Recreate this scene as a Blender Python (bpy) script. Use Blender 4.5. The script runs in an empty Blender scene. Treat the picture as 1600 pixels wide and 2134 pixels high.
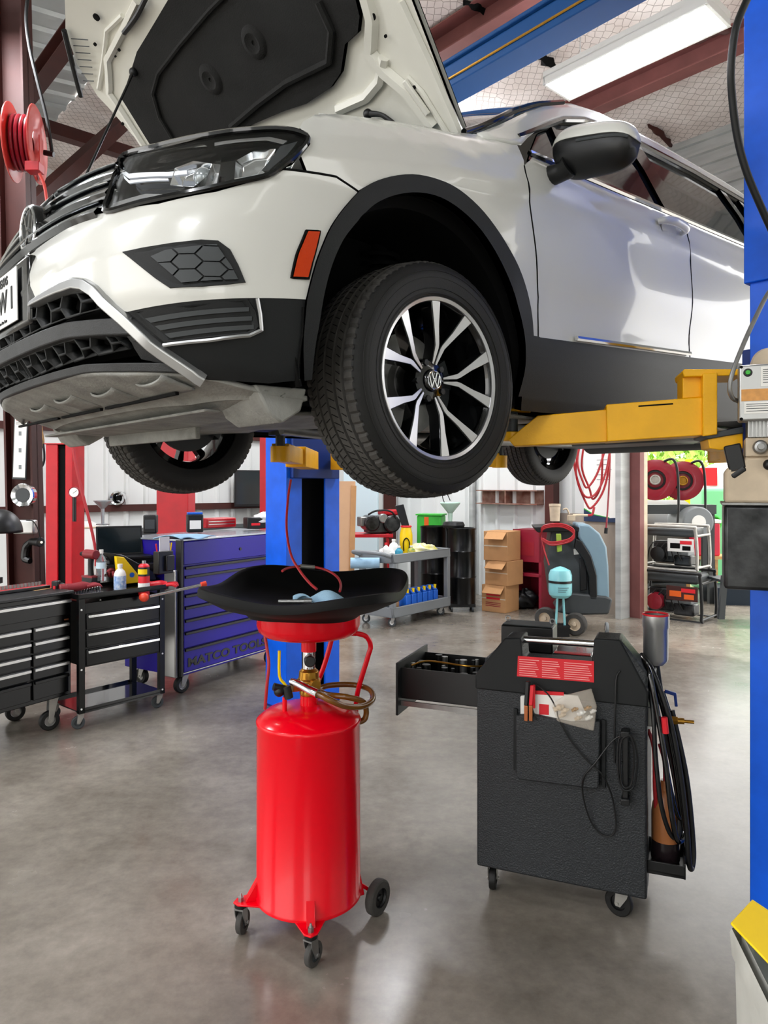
import bpy, bmesh, math, random
import numpy as np
from mathutils import Vector, Matrix, Euler
from mathutils.geometry import tessellate_polygon
random.seed(7)
R = math.radians
scene = bpy.context.scene
COL = scene.collection
# ---------------------------------------------------------------- camera
CH = 1.55; F = 1500.0
cam_d = bpy.data.cameras.new('camera'); cam = bpy.data.objects.new('camera', cam_d); COL.objects.link(cam)
cam_d.sensor_fit = 'HORIZONTAL'; cam_d.sensor_width = 36.0; cam_d.lens = 36.0 * F / 1600.0
cam_d.shift_y = -55.0 / 1600.0; cam_d.clip_end = 300
cam.location = (0, 0, CH); cam.rotation_euler = (R(90), 0, 0)
scene.camera = cam
scene.view_settings.view_transform = 'Standard'; scene.view_settings.look = 'None'
scene.view_settings.gamma = 1.0; scene.view_settings.use_curve_mapping = False
scene.view_settings.exposure = 0.04
# ---------------------------------------------------------------- world and sun
wd = bpy.data.worlds.new('sky'); scene.world = wd; wd.use_nodes = True
bg = wd.node_tree.nodes['Background']; bg.inputs[0].default_value = (1.0, 0.985, 0.955, 1); bg.inputs[1].default_value = 4.0
sun_d = bpy.data.lights.new('sun', 'SUN'); sun_d.energy = 3.0; sun_d.angle = R(3); sun_d.color = (1, .97, .9)
sun = bpy.data.objects.new('sun', sun_d); COL.objects.link(sun); sun.rotation_euler = (R(-20), R(8), 0)
try:
    scene.cycles.max_bounces = 8; scene.cycles.diffuse_bounces = 4; scene.cycles.caustics_reflective = False; scene.cycles.caustics_refractive = False
    scene.cycles.use_denoising = True
except Exception: pass
LAMP = 105
# building frame: corner C, A runs along the left wall towards us, B runs along the back wall to the right
RV = Vector((0.74543601, 0.66634869, 0)).normalized(); LV = Vector((0.66645, -0.74555, 0)).normalized()
CC = Vector((-1.19, 13.11, 0))
def BW(a, b, z=0): return CC - RV * a + LV * b + Vector((0, 0, z))
def at(px, py, d): return Vector(((px - 800) / F * d, d, CH + (1012 - py) / F * d))
def fl(px, py): return at(px, py, F * CH / (py - 1012))
def ceil_z(a): return 5.4 + .12 * a if a < 5 else 6.0 - .12 * (a - 5)
# ---------------------------------------------------------------- materials
def lin(c):
    if isinstance(c, str): c = tuple(int(c[i:i + 2], 16) / 255 for i in (0, 2, 4))
    return tuple(((x / 12.92) if x <= .04045 else ((x + .055) / 1.055) ** 2.4) for x in c) + (1,)
MT = {}
def mat(name, col, rough=.5, metal=0., coat=0., bump=0., bscale=60., var=0., vscale=4., spec=.5, emit=None, estr=0, trans=0., ior=1.45, alpha=1., col2=None, stretch=None):
    m = bpy.data.materials.new(name); m.use_nodes = True; nt = m.node_tree; b = nt.nodes['Principled BSDF']
    c = lin(col); b.inputs['Base Color'].default_value = c
    b.inputs['Roughness'].default_value = rough; b.inputs['Metallic'].default_value = metal
    b.inputs['Coat Weight'].default_value = coat; b.inputs['Coat Roughness'].default_value = .04
    b.inputs['Specular IOR Level'].default_value = spec; b.inputs['IOR'].default_value = ior
    b.inputs['Transmission Weight'].default_value = trans; b.inputs['Alpha'].default_value = alpha
    if emit: b.inputs['Emission Color'].default_value = lin(emit); b.inputs['Emission Strength'].default_value = estr
    tc = nt.nodes.new('ShaderNodeTexCoord'); co = tc.outputs['Object']
    if stretch:
        mp = nt.nodes.new('ShaderNodeMapping'); mp.inputs['Scale'].default_value = stretch; nt.links.new(co, mp.inputs[0]); co = mp.outputs[0]
    if var:
        n = nt.nodes.new('ShaderNodeTexNoise'); n.inputs['Scale'].default_value = vscale; n.inputs['Detail'].default_value = 6
        nt.links.new(co, n.inputs['Vector'])
        cr = nt.nodes.new('ShaderNodeValToRGB'); cr.color_ramp.elements[0].position = .32; cr.color_ramp.elements[1].position = .68
        c2 = lin(col2) if col2 else tuple(x * (1 - var) for x in c[:3]) + (1,)
        cr.color_ramp.elements[0].color = c2; cr.color_ramp.elements[1].color = c
        nt.links.new(n.outputs['Fac'], cr.inputs[0]); nt.links.new(cr.outputs[0], b.inputs['Base Color'])
    if bump:
        n = nt.nodes.new('ShaderNodeTexNoise'); n.inputs['Scale'].default_value = bscale; n.inputs['Detail'].default_value = 3
        nt.links.new(co, n.inputs['Vector'])
        bp = nt.nodes.new('ShaderNodeBump'); bp.inputs['Strength'].default_value = bump; bp.inputs['Distance'].default_value = .004
        nt.links.new(n.outputs['Fac'], bp.inputs['Height']); nt.links.new(bp.outputs[0], b.inputs['Normal'])
    MT[name] = m; return m
M_white = mat('white_paint', 'd6d6d0', .22, 0, .6)
M_inner = mat('inner_white_paint', 'e2e1d8', .3, 0, .3, var=.04, vscale=8)
M_clad = mat('charcoal_plastic', '191b1c', .5, spec=.3, bump=.15, bscale=500)
M_cladd = mat('dusty_charcoal_plastic', '333435', .6, bump=.3, bscale=300, var=.35, vscale=14)
M_under = mat('dusty_grey_plastic', '9a9a95', .7, bump=.5, bscale=120, var=.35, vscale=12)
M_gloss = mat('gloss_black', '08090a', .12, 0, .6)
M_blk = mat('black_plastic', '0e0f10', .42)
M_dark = mat('deep_black', '040404', .8, spec=.2)
M_felt = mat('black_insulation_felt', '1b1b1a', .9, bump=.5, bscale=220, var=.45, vscale=5)
M_rub = mat('rubber', '0b0b0a', .6, bump=.15, bscale=180, var=.2, vscale=10)
M_rubg = mat('worn_rubber', '464441', .8, bump=.3, bscale=160, var=.35, vscale=16)
M_chrome = mat('chrome', 'e6e8ea', .1, 1)
M_silver = mat('satin_silver', 'b3b4b4', .33, .85)
M_mach = mat('machined_alloy', 'c9c9ca', .28, .9)
M_steel = mat('steel', '9a9a98', .38, .85, var=.25, vscale=20)
M_zinc = mat('zinc', 'b0aea8', .42, .7, var=.2, vscale=15)
M_glass = mat('tinted_glass', '14171a', .05, 0, .5)
M_wind = mat('windscreen_glass', '20343c', .04, 0, .6)
M_lens = mat('clear_lens', 'ffffff', .03, 0, 0, trans=1, ior=1.12)
M_amber = mat('amber_lens', 'c83a00', .3, 0, 0, spec=.25, bump=.3, bscale=300)
M_red = mat('red_gloss_paint', 'dc0018', .22, 0, .15, spec=.3)
M_red2 = mat('red_powdercoat', 'bf1020', .35, var=.2, vscale=6)
M_dkred = mat('dark_red_enamel', '8f1a2b', .3, 0, .3)
M_pred = mat('purlin_red_oxide', '8a5552', .6, var=.3, vscale=3)
M_brown = mat('brown_oxide_steel', '451a13', .6, var=.3, vscale=4)
M_blue = mat('blue_lift_paint', '0062ee', .42, 0, 0, var=.18, vscale=9)
M_bluek = mat('dark_blue', '0a2f7a', .45)
M_yel = mat('yellow_lift_paint', 'fcba00', .42, 0, 0, var=.14, vscale=7, bump=.15, bscale=90)
M_tan = mat('tan_plastic', 'd6c3a8', .5, var=.22, vscale=12)
M_alu = mat('aluminium', 'b8b8b6', .35, .8)
M_mblk = mat('mottled_black_metal', '161718', .3, .6, var=.6, vscale=9, bump=.4, bscale=22, col2='4a4b4c')
M_brass = mat('brass', 'b58432', .3, .9, var=.25, vscale=25)
M_oil = mat('amber_hose', '6e4512', .25, 0, .3)
M_purple = mat('purple_enamel', '1e0c8c', .3, 0, 0, spec=.3)
M_beam = mat('steel_blue_beam_paint', '1b4f8c', .5, spec=.3)
M_pan = mat('matt_black_pan', '050505', .6, spec=.22)
M_bench = mat('black_enamel', '050607', .28, 0, 0, spec=.4)
M_blkpl = mat('textured_black_plastic', '272a2d', .5, bump=.9, bscale=170, var=.15, vscale=40)
M_wall = mat('white_siding', 'd9dcda', .5, var=.06, vscale=1.5)
M_galv = mat('galvanised_siding', 'c2c6c5', .4, .35, var=.25, vscale=2, stretch=(1, 1, 6))
M_rag = mat('blue_shop_towel', '9cc0d8', .85, bump=.5, bscale=150, var=.12, vscale=20)
M_card = mat('cardboard', 'b98a5c', .85, var=.12, vscale=8)
M_cardl = mat('pale_cardboard', 'd2a983', .85, var=.08, vscale=5)
M_grey = mat('grey_plastic', '7e8386', .5, var=.08)
M_dgrey = mat('dark_grey_plastic', '3c4042', .5, var=.1)
M_teal = mat('blue_grey_plastic', '7b95a3', .35, var=.08, vscale=5)
M_aqua = mat('aqua_tank_paint', '86c9cf', .3, 0, .2)
M_green = mat('green_plastic', '3cb53c', .4)
M_yellow = mat('yellow_plastic', 'f2cc00', .4)
M_orange = mat('orange_plastic', 'e2611c', .4)
M_wtp = mat('white_plastic', 'e8e8e4', .35)
M_paper = mat('paper', 'f0eee8', .7)
M_redst = mat('red_sticker', 'd8202c', .4)
M_bluep = mat('blue_plastic', '1760c8', .3)
M_wood = mat('wood', 'c79a62', .6, var=.25, vscale=3, stretch=(1, 12, 12))
M_hosered = mat('red_hose_rubber', 'a8242a', .4)
M_maroon = mat('maroon_cloth', '7c2229', .85, bump=.3, bscale=100)
M_ground = mat('outside_concrete', 'b9b5ab', .7, var=.15, vscale=1)
M_screen = mat('dark_screen', '10191d', .12, 0, .4)
M_leaf = mat('bright_foliage', '8fc250', .8, var=.45, vscale=1.6, col2='b9d96a')
M_bark = mat('bark', '5d4a35', .9)
M_bag = mat('clear_bag', 'e6dccd', .15, 0, 0, alpha=.24, bump=1, bscale=40)
M_pet = mat('clear_bottle', 'dfeaf2', .08, trans=.85, ior=1.2)
M_amberfl = mat('amber_fluid_bottle', 'a4673c', .3, alpha=1, var=.15, vscale=8)
M_dkfl = mat('dark_fluid', '1d1518', .25)
M_copper = mat('copper', 'c8794e', .3, .8)
M_lamp = mat('fluorescent_tube', 'ffffff', .5, emit='f4f6ff', estr=16)
M_led = mat('lamp_diffuser', 'ffffff', .5, emit='f6f7ff', estr=3)
# floor: mottled polished concrete
def floor_mat():
    m = bpy.data.materials.new('polished_concrete'); m.use_nodes = True; nt = m.node_tree; b = nt.nodes['Principled BSDF']
    tc = nt.nodes.new('ShaderNodeTexCoord')
    def noise(sc, det, ro=.55):
        n = nt.nodes.new('ShaderNodeTexNoise'); n.inputs['Scale'].default_value = sc; n.inputs['Detail'].default_value = det; n.inputs['Roughness'].default_value = ro
        nt.links.new(tc.outputs['Object'], n.inputs['Vector']); return n.outputs['Fac']
    def ramp(f, p0, c0, p1, c1):
        r = nt.nodes.new('ShaderNodeValToRGB'); e = r.color_ramp.elements; e[0].position = p0; e[0].color = lin(c0); e[1].position = p1; e[1].color = lin(c1)
        nt.links.new(f, r.inputs[0]); return r.outputs[0]
    base = ramp(noise(1.5, 8, .62), .3, '716a60', .7, '989186')
    fine = ramp(noise(14, 8, .7), .3, 'c9c9c9', .75, 'ffffff')
    mx = nt.nodes.new('ShaderNodeMix'); mx.data_type = 'RGBA'; mx.blend_type = 'MULTIPLY'; mx.inputs[0].default_value = .8
    nt.links.new(base, mx.inputs[6]); nt.links.new(fine, mx.inputs[7]); nt.links.new(mx.outputs[2], b.inputs['Base Color'])
    r2 = ramp(noise(3, 5), .3, '747474', .7, '909090'); nt.links.new(r2, b.inputs['Roughness'])
    b.inputs['Specular IOR Level'].default_value = .5
    bp = nt.nodes.new('ShaderNodeBump'); bp.inputs['Strength'].default_value = .06; nt.links.new(noise(60, 4), bp.inputs['Height']); nt.links.new(bp.outputs[0], b.inputs['Normal'])
    return m
M_floor = floor_mat()
def insul_mat():
    m = bpy.data.materials.new('insulation_with_chicken_wire'); m.use_nodes = True; nt = m.node_tree; b = nt.nodes['Principled BSDF']
    tc = nt.nodes.new('ShaderNodeTexCoord')
    mp = nt.nodes.new('ShaderNodeMapping'); mp.inputs['Scale'].default_value = (1, .8, 1); nt.links.new(tc.outputs['Object'], mp.inputs[0])
    v = nt.nodes.new('ShaderNodeTexVoronoi'); v.feature = 'DISTANCE_TO_EDGE'; v.voronoi_dimensions = '2D'; v.inputs['Scale'].default_value = 15; v.inputs['Randomness'].default_value = .35
    nt.links.new(mp.outputs[0], v.inputs['Vector'])
    r = nt.nodes.new('ShaderNodeValToRGB'); e = r.color_ramp.elements; e[0].position = .03; e[0].color = lin('b3aaa4'); e[1].position = .06; e[1].color = lin('efe8e4')
    nt.links.new(v.outputs['Distance'], r.inputs[0])
    n = nt.nodes.new('ShaderNodeTexNoise'); n.inputs['Scale'].default_value = 1.6; n.inputs['Detail'].default_value = 4; nt.links.new(tc.outputs['Object'], n.inputs['Vector'])
    r2 = nt.nodes.new('ShaderNodeValToRGB'); e = r2.color_ramp.elements; e[0].position = .3; e[0].color = lin('dcd4d0'); e[1].position = .6; e[1].color = (1, 1, 1, 1)
    nt.links.new(n.outputs['Fac'], r2.inputs[0])
    mx = nt.nodes.new('ShaderNodeMix'); mx.data_type = 'RGBA'; mx.blend_type = 'MULTIPLY'; mx.inputs[0].default_value = 1
    nt.links.new(r.outputs[0], mx.inputs[6]); nt.links.new(r2.outputs[0], mx.inputs[7]); nt.links.new(mx.outputs[2], b.inputs['Base Color'])
    b.inputs['Roughness'].default_value = .75
    bp = nt.nodes.new('ShaderNodeBump'); bp.inputs['Strength'].default_value = .8; bp.inputs['Distance'].default_value = .08; nt.links.new(n.outputs['Fac'], bp.inputs['Height']); nt.links.new(bp.outputs[0], b.inputs['Normal'])
    return m
M_insul = insul_mat()
# ---------------------------------------------------------------- mesh helpers
class MB:
    """collects shapes; build() links them as one mesh object"""
    def __init__(s): s.bm = bmesh.new()
    def _n(s, vs, fs, smooth=True):
        bv = [s.bm.verts.new(v) for v in vs]
        for f in fs:
            try:
                q = s.bm.faces.new([bv[i] for i in f]); q.smooth = smooth
            except ValueError: pass
        return s
    def box(s, c, d, rot=None, taper=1.0):
        x, y, z = d[0] / 2, d[1] / 2, d[2] / 2; vs = []
        m = rot.to_matrix() if isinstance(rot, Euler) else (Euler(rot).to_matrix() if rot else Matrix.Identity(3))
        for k in (-1, 1):
            t = taper if k > 0 else 1
            for (i, j) in ((-1, -1), (1, -1), (1, 1), (-1, 1)):
                vs.append(Vector(c) + m @ Vector((i * x * t, j * y * t, k * z)))
        return s._n(vs, [(0, 3, 2, 1), (4, 5, 6, 7), (0, 1, 5, 4), (1, 2, 6, 5), (2, 3, 7, 6), (3, 0, 4, 7)], False)
    def b2(s, p, q):  # box from min corner to max corner
        return s.box([(p[i] + q[i]) / 2 for i in range(3)], [abs(q[i] - p[i]) for i in range(3)])
    def bar(s, p, q, w, h, up=(0, 0, 1)):
        p, q = Vector(p), Vector(q); d = (q - p).normalized(); sd = d.cross(Vector(up))
        if sd.length < 1e-4: sd = d.cross(Vector((1, 0, 0)))
        sd.normalize(); u = sd.cross(d); vs = []
        for e in (p, q):
            for (i, j) in ((-1, -1), (1, -1), (1, 1), (-1, 1)): vs.append(e + sd * i * w / 2 + u * j * h / 2)
        return s._n(vs, [(0, 3, 2, 1), (4, 5, 6, 7), (0, 1, 5, 4), (1, 2, 6, 5), (2, 3, 7, 6), (3, 0, 4, 7)], False)
    def cyl(s, p, q, r, r2=None, seg=24, caps=True):
        return s.tube([p, q], [r, r if r2 is None else r2], seg, caps, sm=0)
    def tube(s, pts, r, seg=10, caps=True, sm=6, closed=False):
        P = [Vector(p) for p in pts]; n0 = len(P); rr = list(r) if isinstance(r, (list, tuple)) else [r] * n0
        if sm and n0 > 2:
            Q = []; RR = []
            m = n0 if closed else n0 - 1
            for i in range(m):
                a = P[(i - 1) % n0] if (closed or i > 0) else P[0]; b = P[i]; c = P[(i + 1) % n0]; d = P[(i + 2) % n0] if (closed or i + 2 < n0) else P[-1]
                for k in range(sm):
                    t = k / sm
                    Q.append(.5 * ((2 * b) + (c - a) * t + (2 * a - 5 * b + 4 * c - d) * t * t + (3 * b - a - 3 * c + d) * t ** 3))
                    RR.append(rr[i] * (1 - t) + rr[(i + 1) % n0] * t)
            if not closed: Q.append(P[-1]); RR.append(rr[-1])
            P, rr = Q, RR
        n = len(P); vs = []; T = []
        for i in range(n):
            if closed: t = P[(i + 1) % n] - P[i - 1]
            else: t = P[min(i + 1, n - 1)] - P[max(i - 1, 0)]
            T.append(t.normalized() if t.length > 1e-9 else Vector((0, 0, 1)))
        u = T[0].orthogonal().normalized()
        for i in range(n):
            u = (u - T[i] * u.dot(T[i]));
            if u.length < 1e-6: u = T[i].orthogonal()
            u.normalize(); w = T[i].cross(u)
            for k in range(seg):
                a = 2 * math.pi * k / seg; vs.append(P[i] + (u * math.cos(a) + w * math.sin(a)) * rr[i])
        fs = []
        for i in range(n if closed else n - 1):
            j = (i + 1) % n
            for k in range(seg): fs.append((i * seg + k, i * seg + (k + 1) % seg, j * seg + (k + 1) % seg, j * seg + k))
        s._n(vs, fs)
        if caps and not closed:
            s._n(vs[:seg], [tuple(reversed(range(seg)))], False); s._n(vs[-seg:], [tuple(range(seg))], False)
        return s
    def lathe(s, prof, c=(0, 0, 0), ax='z', seg=32, a0=0, a1=360, fn=None):
        vs = []; c = Vector(c); full = abs(a1 - a0) >= 360; ns = seg if full else seg + 1
        for k in range(ns):
            a = R(a0 + (a1 - a0) * k / seg)
            for pi, (r, h) in enumerate(prof):
                if fn: r, h = fn(k, pi, r, h)
                x, y = r * math.cos(a), r * math.sin(a)
                v = Vector((x, y, h)) if ax == 'z' else (Vector((x, h, y)) if ax == 'y' else Vector((h, x, y)))
                vs.append(c + v)
        n = len(prof); fs = []
        for k in range(seg):
            j = (k + 1) % ns if full else k + 1
            for i in range(n - 1): fs.append((k * n + i, j * n + i, j * n + i + 1, k * n + i + 1))
        return s._n(vs, fs)
    def prism(s, poly, h0, h1, fr=None, smooth=False):
        """poly in 2D, extruded h0..h1 along third axis; fr maps (a,b,h) to a point"""
        fr = fr or (lambda a, b, h: (a, b, h)); n = len(poly)
        vs = [Vector(fr(a, b, h0)) for a, b in poly] + [Vector(fr(a, b, h1)) for a, b in poly]
        s._n(vs, [tuple(reversed(range(n))), tuple(range(n, 2 * n))], False)
        return s._n(vs, [(i, (i + 1) % n, n + (i + 1) % n, n + i) for i in range(n)], smooth)
    def sphere(s, c, r, seg=20, rings=12, sc=(1, 1, 1)):
        prof = [(r * math.sin(math.pi * i / rings), -r * math.cos(math.pi * i / rings)) for i in range(rings + 1)]
        k0 = len(s.bm.verts); s.lathe(prof, (0, 0, 0), 'z', seg)
        s.bm.verts.ensure_lookup_table()
        for v in s.bm.verts[k0:]: v.co = Vector(c) + Vector((v.co.x * sc[0], v.co.y * sc[1], v.co.z * sc[2]))
        return s
    def torus(s, c, R_, r, ax='z', seg=32, rs=10, a0=0, a1=360):
        prof = [(R_ + r * math.cos(2 * math.pi * i / rs), r * math.sin(2 * math.pi * i / rs)) for i in range(rs + 1)]
        return s.lathe(prof, c, ax, seg, a0, a1)
    def grid(s, fn, nu, nv, smooth=True):
        vs = [Vector(fn(i / nu, j / nv)) for i in range(nu + 1) for j in range(nv + 1)]
        return s._n(vs, [(i * (nv + 1) + j, (i + 1) * (nv + 1) + j, (i + 1) * (nv + 1) + j + 1, i * (nv + 1) + j + 1) for i in range(nu) for j in range(nv)], smooth)
    def build(s, name, m, parent=None, bevel=0, solid=0, sub=0, xf=None, ang=35, recalc=True, merge=True):
        if xf is not None:
            for v in s.bm.verts: v.co = xf(v.co)
        if merge: bmesh.ops.remove_doubles(s.bm, verts=s.bm.verts, dist=1e-5)
        if recalc: bmesh.ops.recalc_face_normals(s.bm, faces=s.bm.faces)
        me = bpy.data.meshes.new(name); s.bm.to_mesh(me); s.bm.free()
        o = bpy.data.objects.new(name, me); COL.objects.link(o)
        if isinstance(m, (list, tuple)):
            for q in m: me.materials.append(q)
        else: me.materials.append(m)
        me.set_sharp_from_angle(angle=R(ang))
        if parent: o.parent = parent
        if solid: q = o.modifiers.new('solid', 'SOLIDIFY'); q.thickness = solid; q.offset = 0
        if bevel: q = o.modifiers.new('bevel', 'BEVEL'); q.width = bevel; q.segments = 2; q.limit_method = 'ANGLE'; q.angle_limit = R(40); q.harden_normals = False
        if sub: q = o.modifiers.new('sub', 'SUBSURF'); q.levels = sub; q.render_levels = sub
        return o
def tag(o, label=None, cat=None, group=None, kind=None):
    if label: o['label'] = label
    if cat: o['category'] = cat
    if group: o['group'] = group
    if kind: o['kind'] = kind
    return o
def thing(name, label, cat, loc=(0, 0, 0), rz=0, group=None):
    o = bpy.data.objects.new(name, None); COL.objects.link(o); o.location = loc; o.rotation_euler = (0, 0, rz); o.empty_display_size = .1
    return tag(o, label, cat, group)
def part(name, parent, loc=(0, 0, 0)):
    o = bpy.data.objects.new(name, None); COL.objects.link(o); o.location = loc; o.parent = parent; o.empty_display_size = .05; return o
def copy_tree(o, parent=None):
    c = o.copy(); COL.objects.link(c); c.parent = parent
    for ch in [q for q in bpy.data.objects if q.parent == o]: copy_tree(ch, c)
    return c
def text(name, s, size, m, parent, mtx, depth=.001, bold=0., align='CENTER', sx=1.):
    cu = bpy.data.curves.new(name, 'FONT'); cu.body = s; cu.size = size; cu.extrude = depth; cu.offset = bold; cu.align_x = align; cu.align_y = 'CENTER'
    t = bpy.data.objects.new('tmp', cu); COL.objects.link(t)
    dg = bpy.context.evaluated_depsgraph_get(); me = bpy.data.meshes.new_from_object(t.evaluated_get(dg)); bpy.data.objects.remove(t)
    me.transform(mtx @ Matrix.Diagonal((sx, 1, 1, 1)))
    me.materials.clear(); me.materials.append(m)
    o = bpy.data.objects.new(name, me); COL.objects.link(o)
    if parent: o.parent = parent
    return o
def basis(o, x, y):
    """matrix with origin o, local x and y directions"""
    x = Vector(x).normalized(); y = Vector(y).normalized(); z = x.cross(y)
    return Matrix(((x.x, y.x, z.x, o[0]), (x.y, y.y, z.y, o[1]), (x.z, y.z, z.z, o[2]), (0, 0, 0, 1)))
def struct(o): o['kind'] = 'structure'; return o
# ---------------------------------------------------------------- the building
struct(MB().box((1.5, 4.5, -.05), (26, 26, .1)).build('floor', M_floor))
g = MB(); g.grid(lambda u, v: (-40 + 100 * u, -30 + 110 * v, -.1), 1, 1); g.build('ground', M_ground); struct(bpy.data.objects['ground'])
def ribwall(name, a0, b0, a1, b1, z0, z1, m, n, depth=.03, thick=.03):
    """vertical ribbed sheet between two plan points; ribs stick into the room"""
    p, q = BW(a0, b0), BW(a1, b1); d = (q - p); L = d.length; d.normalize(); nrm = Vector((-d.y, d.x, 0))
    if (nrm.dot(BW(6, 6) - p)) < 0: nrm = -nrm
    pr = []; k = int(L / n)
    for i in range(k):
        x = i * n
        pr += [(x, 0), (x + n * .72, 0), (x + n * .80, depth), (x + n * .92, depth)]
    pr.append((L, 0)); mb = MB()
    fn = lambda x, o, z: p + d * x + nrm * o + Vector((0, 0, z))
    vs = [fn(x, o, z) for (x, o) in pr for z in (z0, z1)]
    mb._n(vs, [(2 * i, 2 * i + 2, 2 * i + 3, 2 * i + 1) for i in range(len(pr) - 1)], False)
    mb._n([fn(0, -thick, z0), fn(L, -thick, z0), fn(L, -thick, z1), fn(0, -thick, z1)], [(0, 1, 2, 3)], False)
    return struct(mb.build(name, m, merge=False))
ribwall('wall_left', 0, 0, 12, 0, 0, 6.05, M_wall, .3)
ribwall('wall_back', 0, 0, 0, 6.26, 0, 5.45, M_wall, .3)
# wall above the bay opening: ribs run level
mb = MB()
pr = []
for i in range(14): pr += [(3.6 + i * .135, 0), (3.6 + i * .135 + .09, 0), (3.6 + i * .135 + .1, .03), (3.6 + i * .135 + .125, .03)]
pr.append((5.5, 0))
vs = [BW(o, b, z) for (z, o) in pr for b in (6.26, 12)]
mb._n(vs, [(2 * i, 2 * i + 1, 2 * i + 3, 2 * i + 2) for i in range(len(pr) - 1)], False)
struct(mb.build('wall_back', M_galv, merge=False)).name = 'wall_right'
# unseen walls behind and beside the camera; bay openings shaped for the light
def baywall(name, f, L, top, doors, h):
    mb = MB(); x = 0
    def pan(x0, x1, z0, z1): mb.bar(f((x0 + x1) / 2, z0), f((x0 + x1) / 2, z1), .06, x1 - x0, up=(f(1, 0) - f(0, 0)))
    for d0, d1 in doors:
        if d0 > x: pan(x, d0, 0, top)
        pan(d0, d1, h, top); x = d1
    if x < L: pan(x, L, 0, top)
    struct(mb.build(name, M_wall))
baywall('wall_near', lambda x, z: BW(12.5, x, z), 14, 5.1, [(.8, 5.4), (6.6, 11.2)], 4.0)
baywall('wall_side', lambda x, z: BW(x, 14, z), 12.5, 5.3, [(10.0, 12.0)], 3.2)
# ceiling: insulated far slope, bare ribbed near slope
mb = MB()
def cpt(u, v): a = -.05 + 5.05 * u; b = 14 * v; return BW(a, b, ceil_z(a) + .02 * math.sin(b * 5.1) * math.sin(a * 4))
mb.grid(cpt, 24, 60)
struct(mb.build('ceiling', M_insul, recalc=False))
mb = MB(); pr = []
k = 0
while k * .3 < 14: pr += [(k * .3, 0), (k * .3 + .2, 0), (k * .3 + .22, -.035), (k * .3 + .28, -.035)]; k += 1
vs = [BW(a, b, ceil_z(a) + o) for (b, o) in pr for a in (5, 12.5)]
mb._n(vs, [(2 * i, 2 * i + 2, 2 * i + 3, 2 * i + 1) for i in range(len(pr) - 1)], False)
struct(mb.build('ceiling', M_galv, merge=False))
# ================================================================= the car (x back from the front axle, y to the driver's side, z up from the hub)
CO = Vector((-0.42385845, 2.7788133, 1.86334613)); CR = Vector((0.74543601, 0.66634869, 0.01745241)); CL = Vector((0.66645019, -0.74554956, 0)); CU = Vector((-0.01301163, -0.01163116, 0.9998477))
car = bpy.data.objects.new('car', None); COL.objects.link(car)
car.matrix_world = Matrix(((-CR.x, CL.x, CU.x, CO.x), (-CR.y, CL.y, CU.y, CO.y), (-CR.z, CL.z, CU.z, CO.z), (0, 0, 0, 1)))
tag(car, 'white compact SUV raised on the blue lift with its hood open and plastic undertray showing', 'car')
FX = lambda v: Vector((-v[0], v[1], v[2]))
def ip(x, xs, ys): return float(np.interp(x, xs, ys))
XS = -.33
def zb(x): return ip(x, [-.95, -.6, -.3, 0, .35, 1.2, 2.2, 3.0, 3.7], [.56, .60, .67, .735, .785, .81, .84, .87, .90])
def xf(z): return ip(z, [-.14, -.08, -.03, .05, .15, .25, .33, .42, .5, .58, .7], [-.68, -.76, -.83, -.90, -.94, -.95, -.93, -.875, -.84, -.80, -.70])
def ww(z): return ip(z, [-.2, -.14, -.08, -.03, .05, .15, .3, .45, .6, .72, 1.0], [.80, .835, .865, .88, .895, .91, .922, .925, .92, .915, .91])
def tum(h, x):
    g = min(1, max(0, (x - .1) / .35)); g = g * g * (3 - 2 * g)
    a = ip(h, [-.2, -.12, -.06, 0, .03, .06, .1, .3], [0, -.002, -.014, -.05, -.09, -.15, -.25, -.6])
    b = ip(h, [-.2, -.12, -.04, 0, .04, .2, .42, .5, .6], [0, -.0, -.008, -.03, -.048, -.108, -.215, -.27, -.36])
    return a * (1 - g) + b * g
_t = np.linspace(0, math.pi / 2, 400); _n = 3.0
_x = -.62 * np.sin(_t) ** (2 / _n); _y = .92 * np.cos(_t) ** (2 / _n)
_s = np.concatenate([[0], np.cumsum(np.hypot(np.diff(_x), np.diff(_y)))])
ULEN = float(_s[-1])     # u runs from XS back along the side (u=x) and forward round the corner down to XS-ULEN at the centre line
def P(u, z, off=0.):
    def q(u, z):
        if u >= XS: x = u; f = 1.0
        else:
            t = ip(min(XS - u, ULEN), _s, _t); x = XS - (XS - xf(z)) * math.sin(t) ** (2 / _n); f = max(0, math.cos(t)) ** (2 / _n)
        rear = ip(x, [2.6, 3.3, 3.75, 3.95], [0, -.03, -.12, -.22])
        # soft crease along the flanks and a hollow above the sill
        w = ww(z) + tum(z - zb(x), x) + rear
        if x > .3: w -= .018 * math.exp(-((z - .30) / .1) ** 2) * min(1, (x - .3) / .2)
        w += .006 * math.exp(-((z - zb(x) + .14) / .03) ** 2) * min(1, max(0, (x + .2) / .4))
        return Vector((x, w * f, z))
    p = q(u, z)
    e = .004; du = (q(u + e, z) - q(max(u - e, XS - ULEN), z)); dz = q(u, z + e) - q(u, z - e)
    n = dz.cross(du)
    if n.length < 1e-9: n = Vector((-1, 0, 0))
    n.normalize()
    if u >= XS and n.y < 0 or (u < XS and n.y < 0 and n.x > 0): n.negate()
    if u < XS - ULEN * .6 and n.x > 0: n.negate()
    return p + n * off, n
def toW(v): return CO + CR * v[0] + CL * v[1] + CU * v[2]
def pix(v): w = toW(v); return (800 + F * w.x / w.y, 1012 - F * (w.z - CH) / w.y)
_G = []
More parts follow.
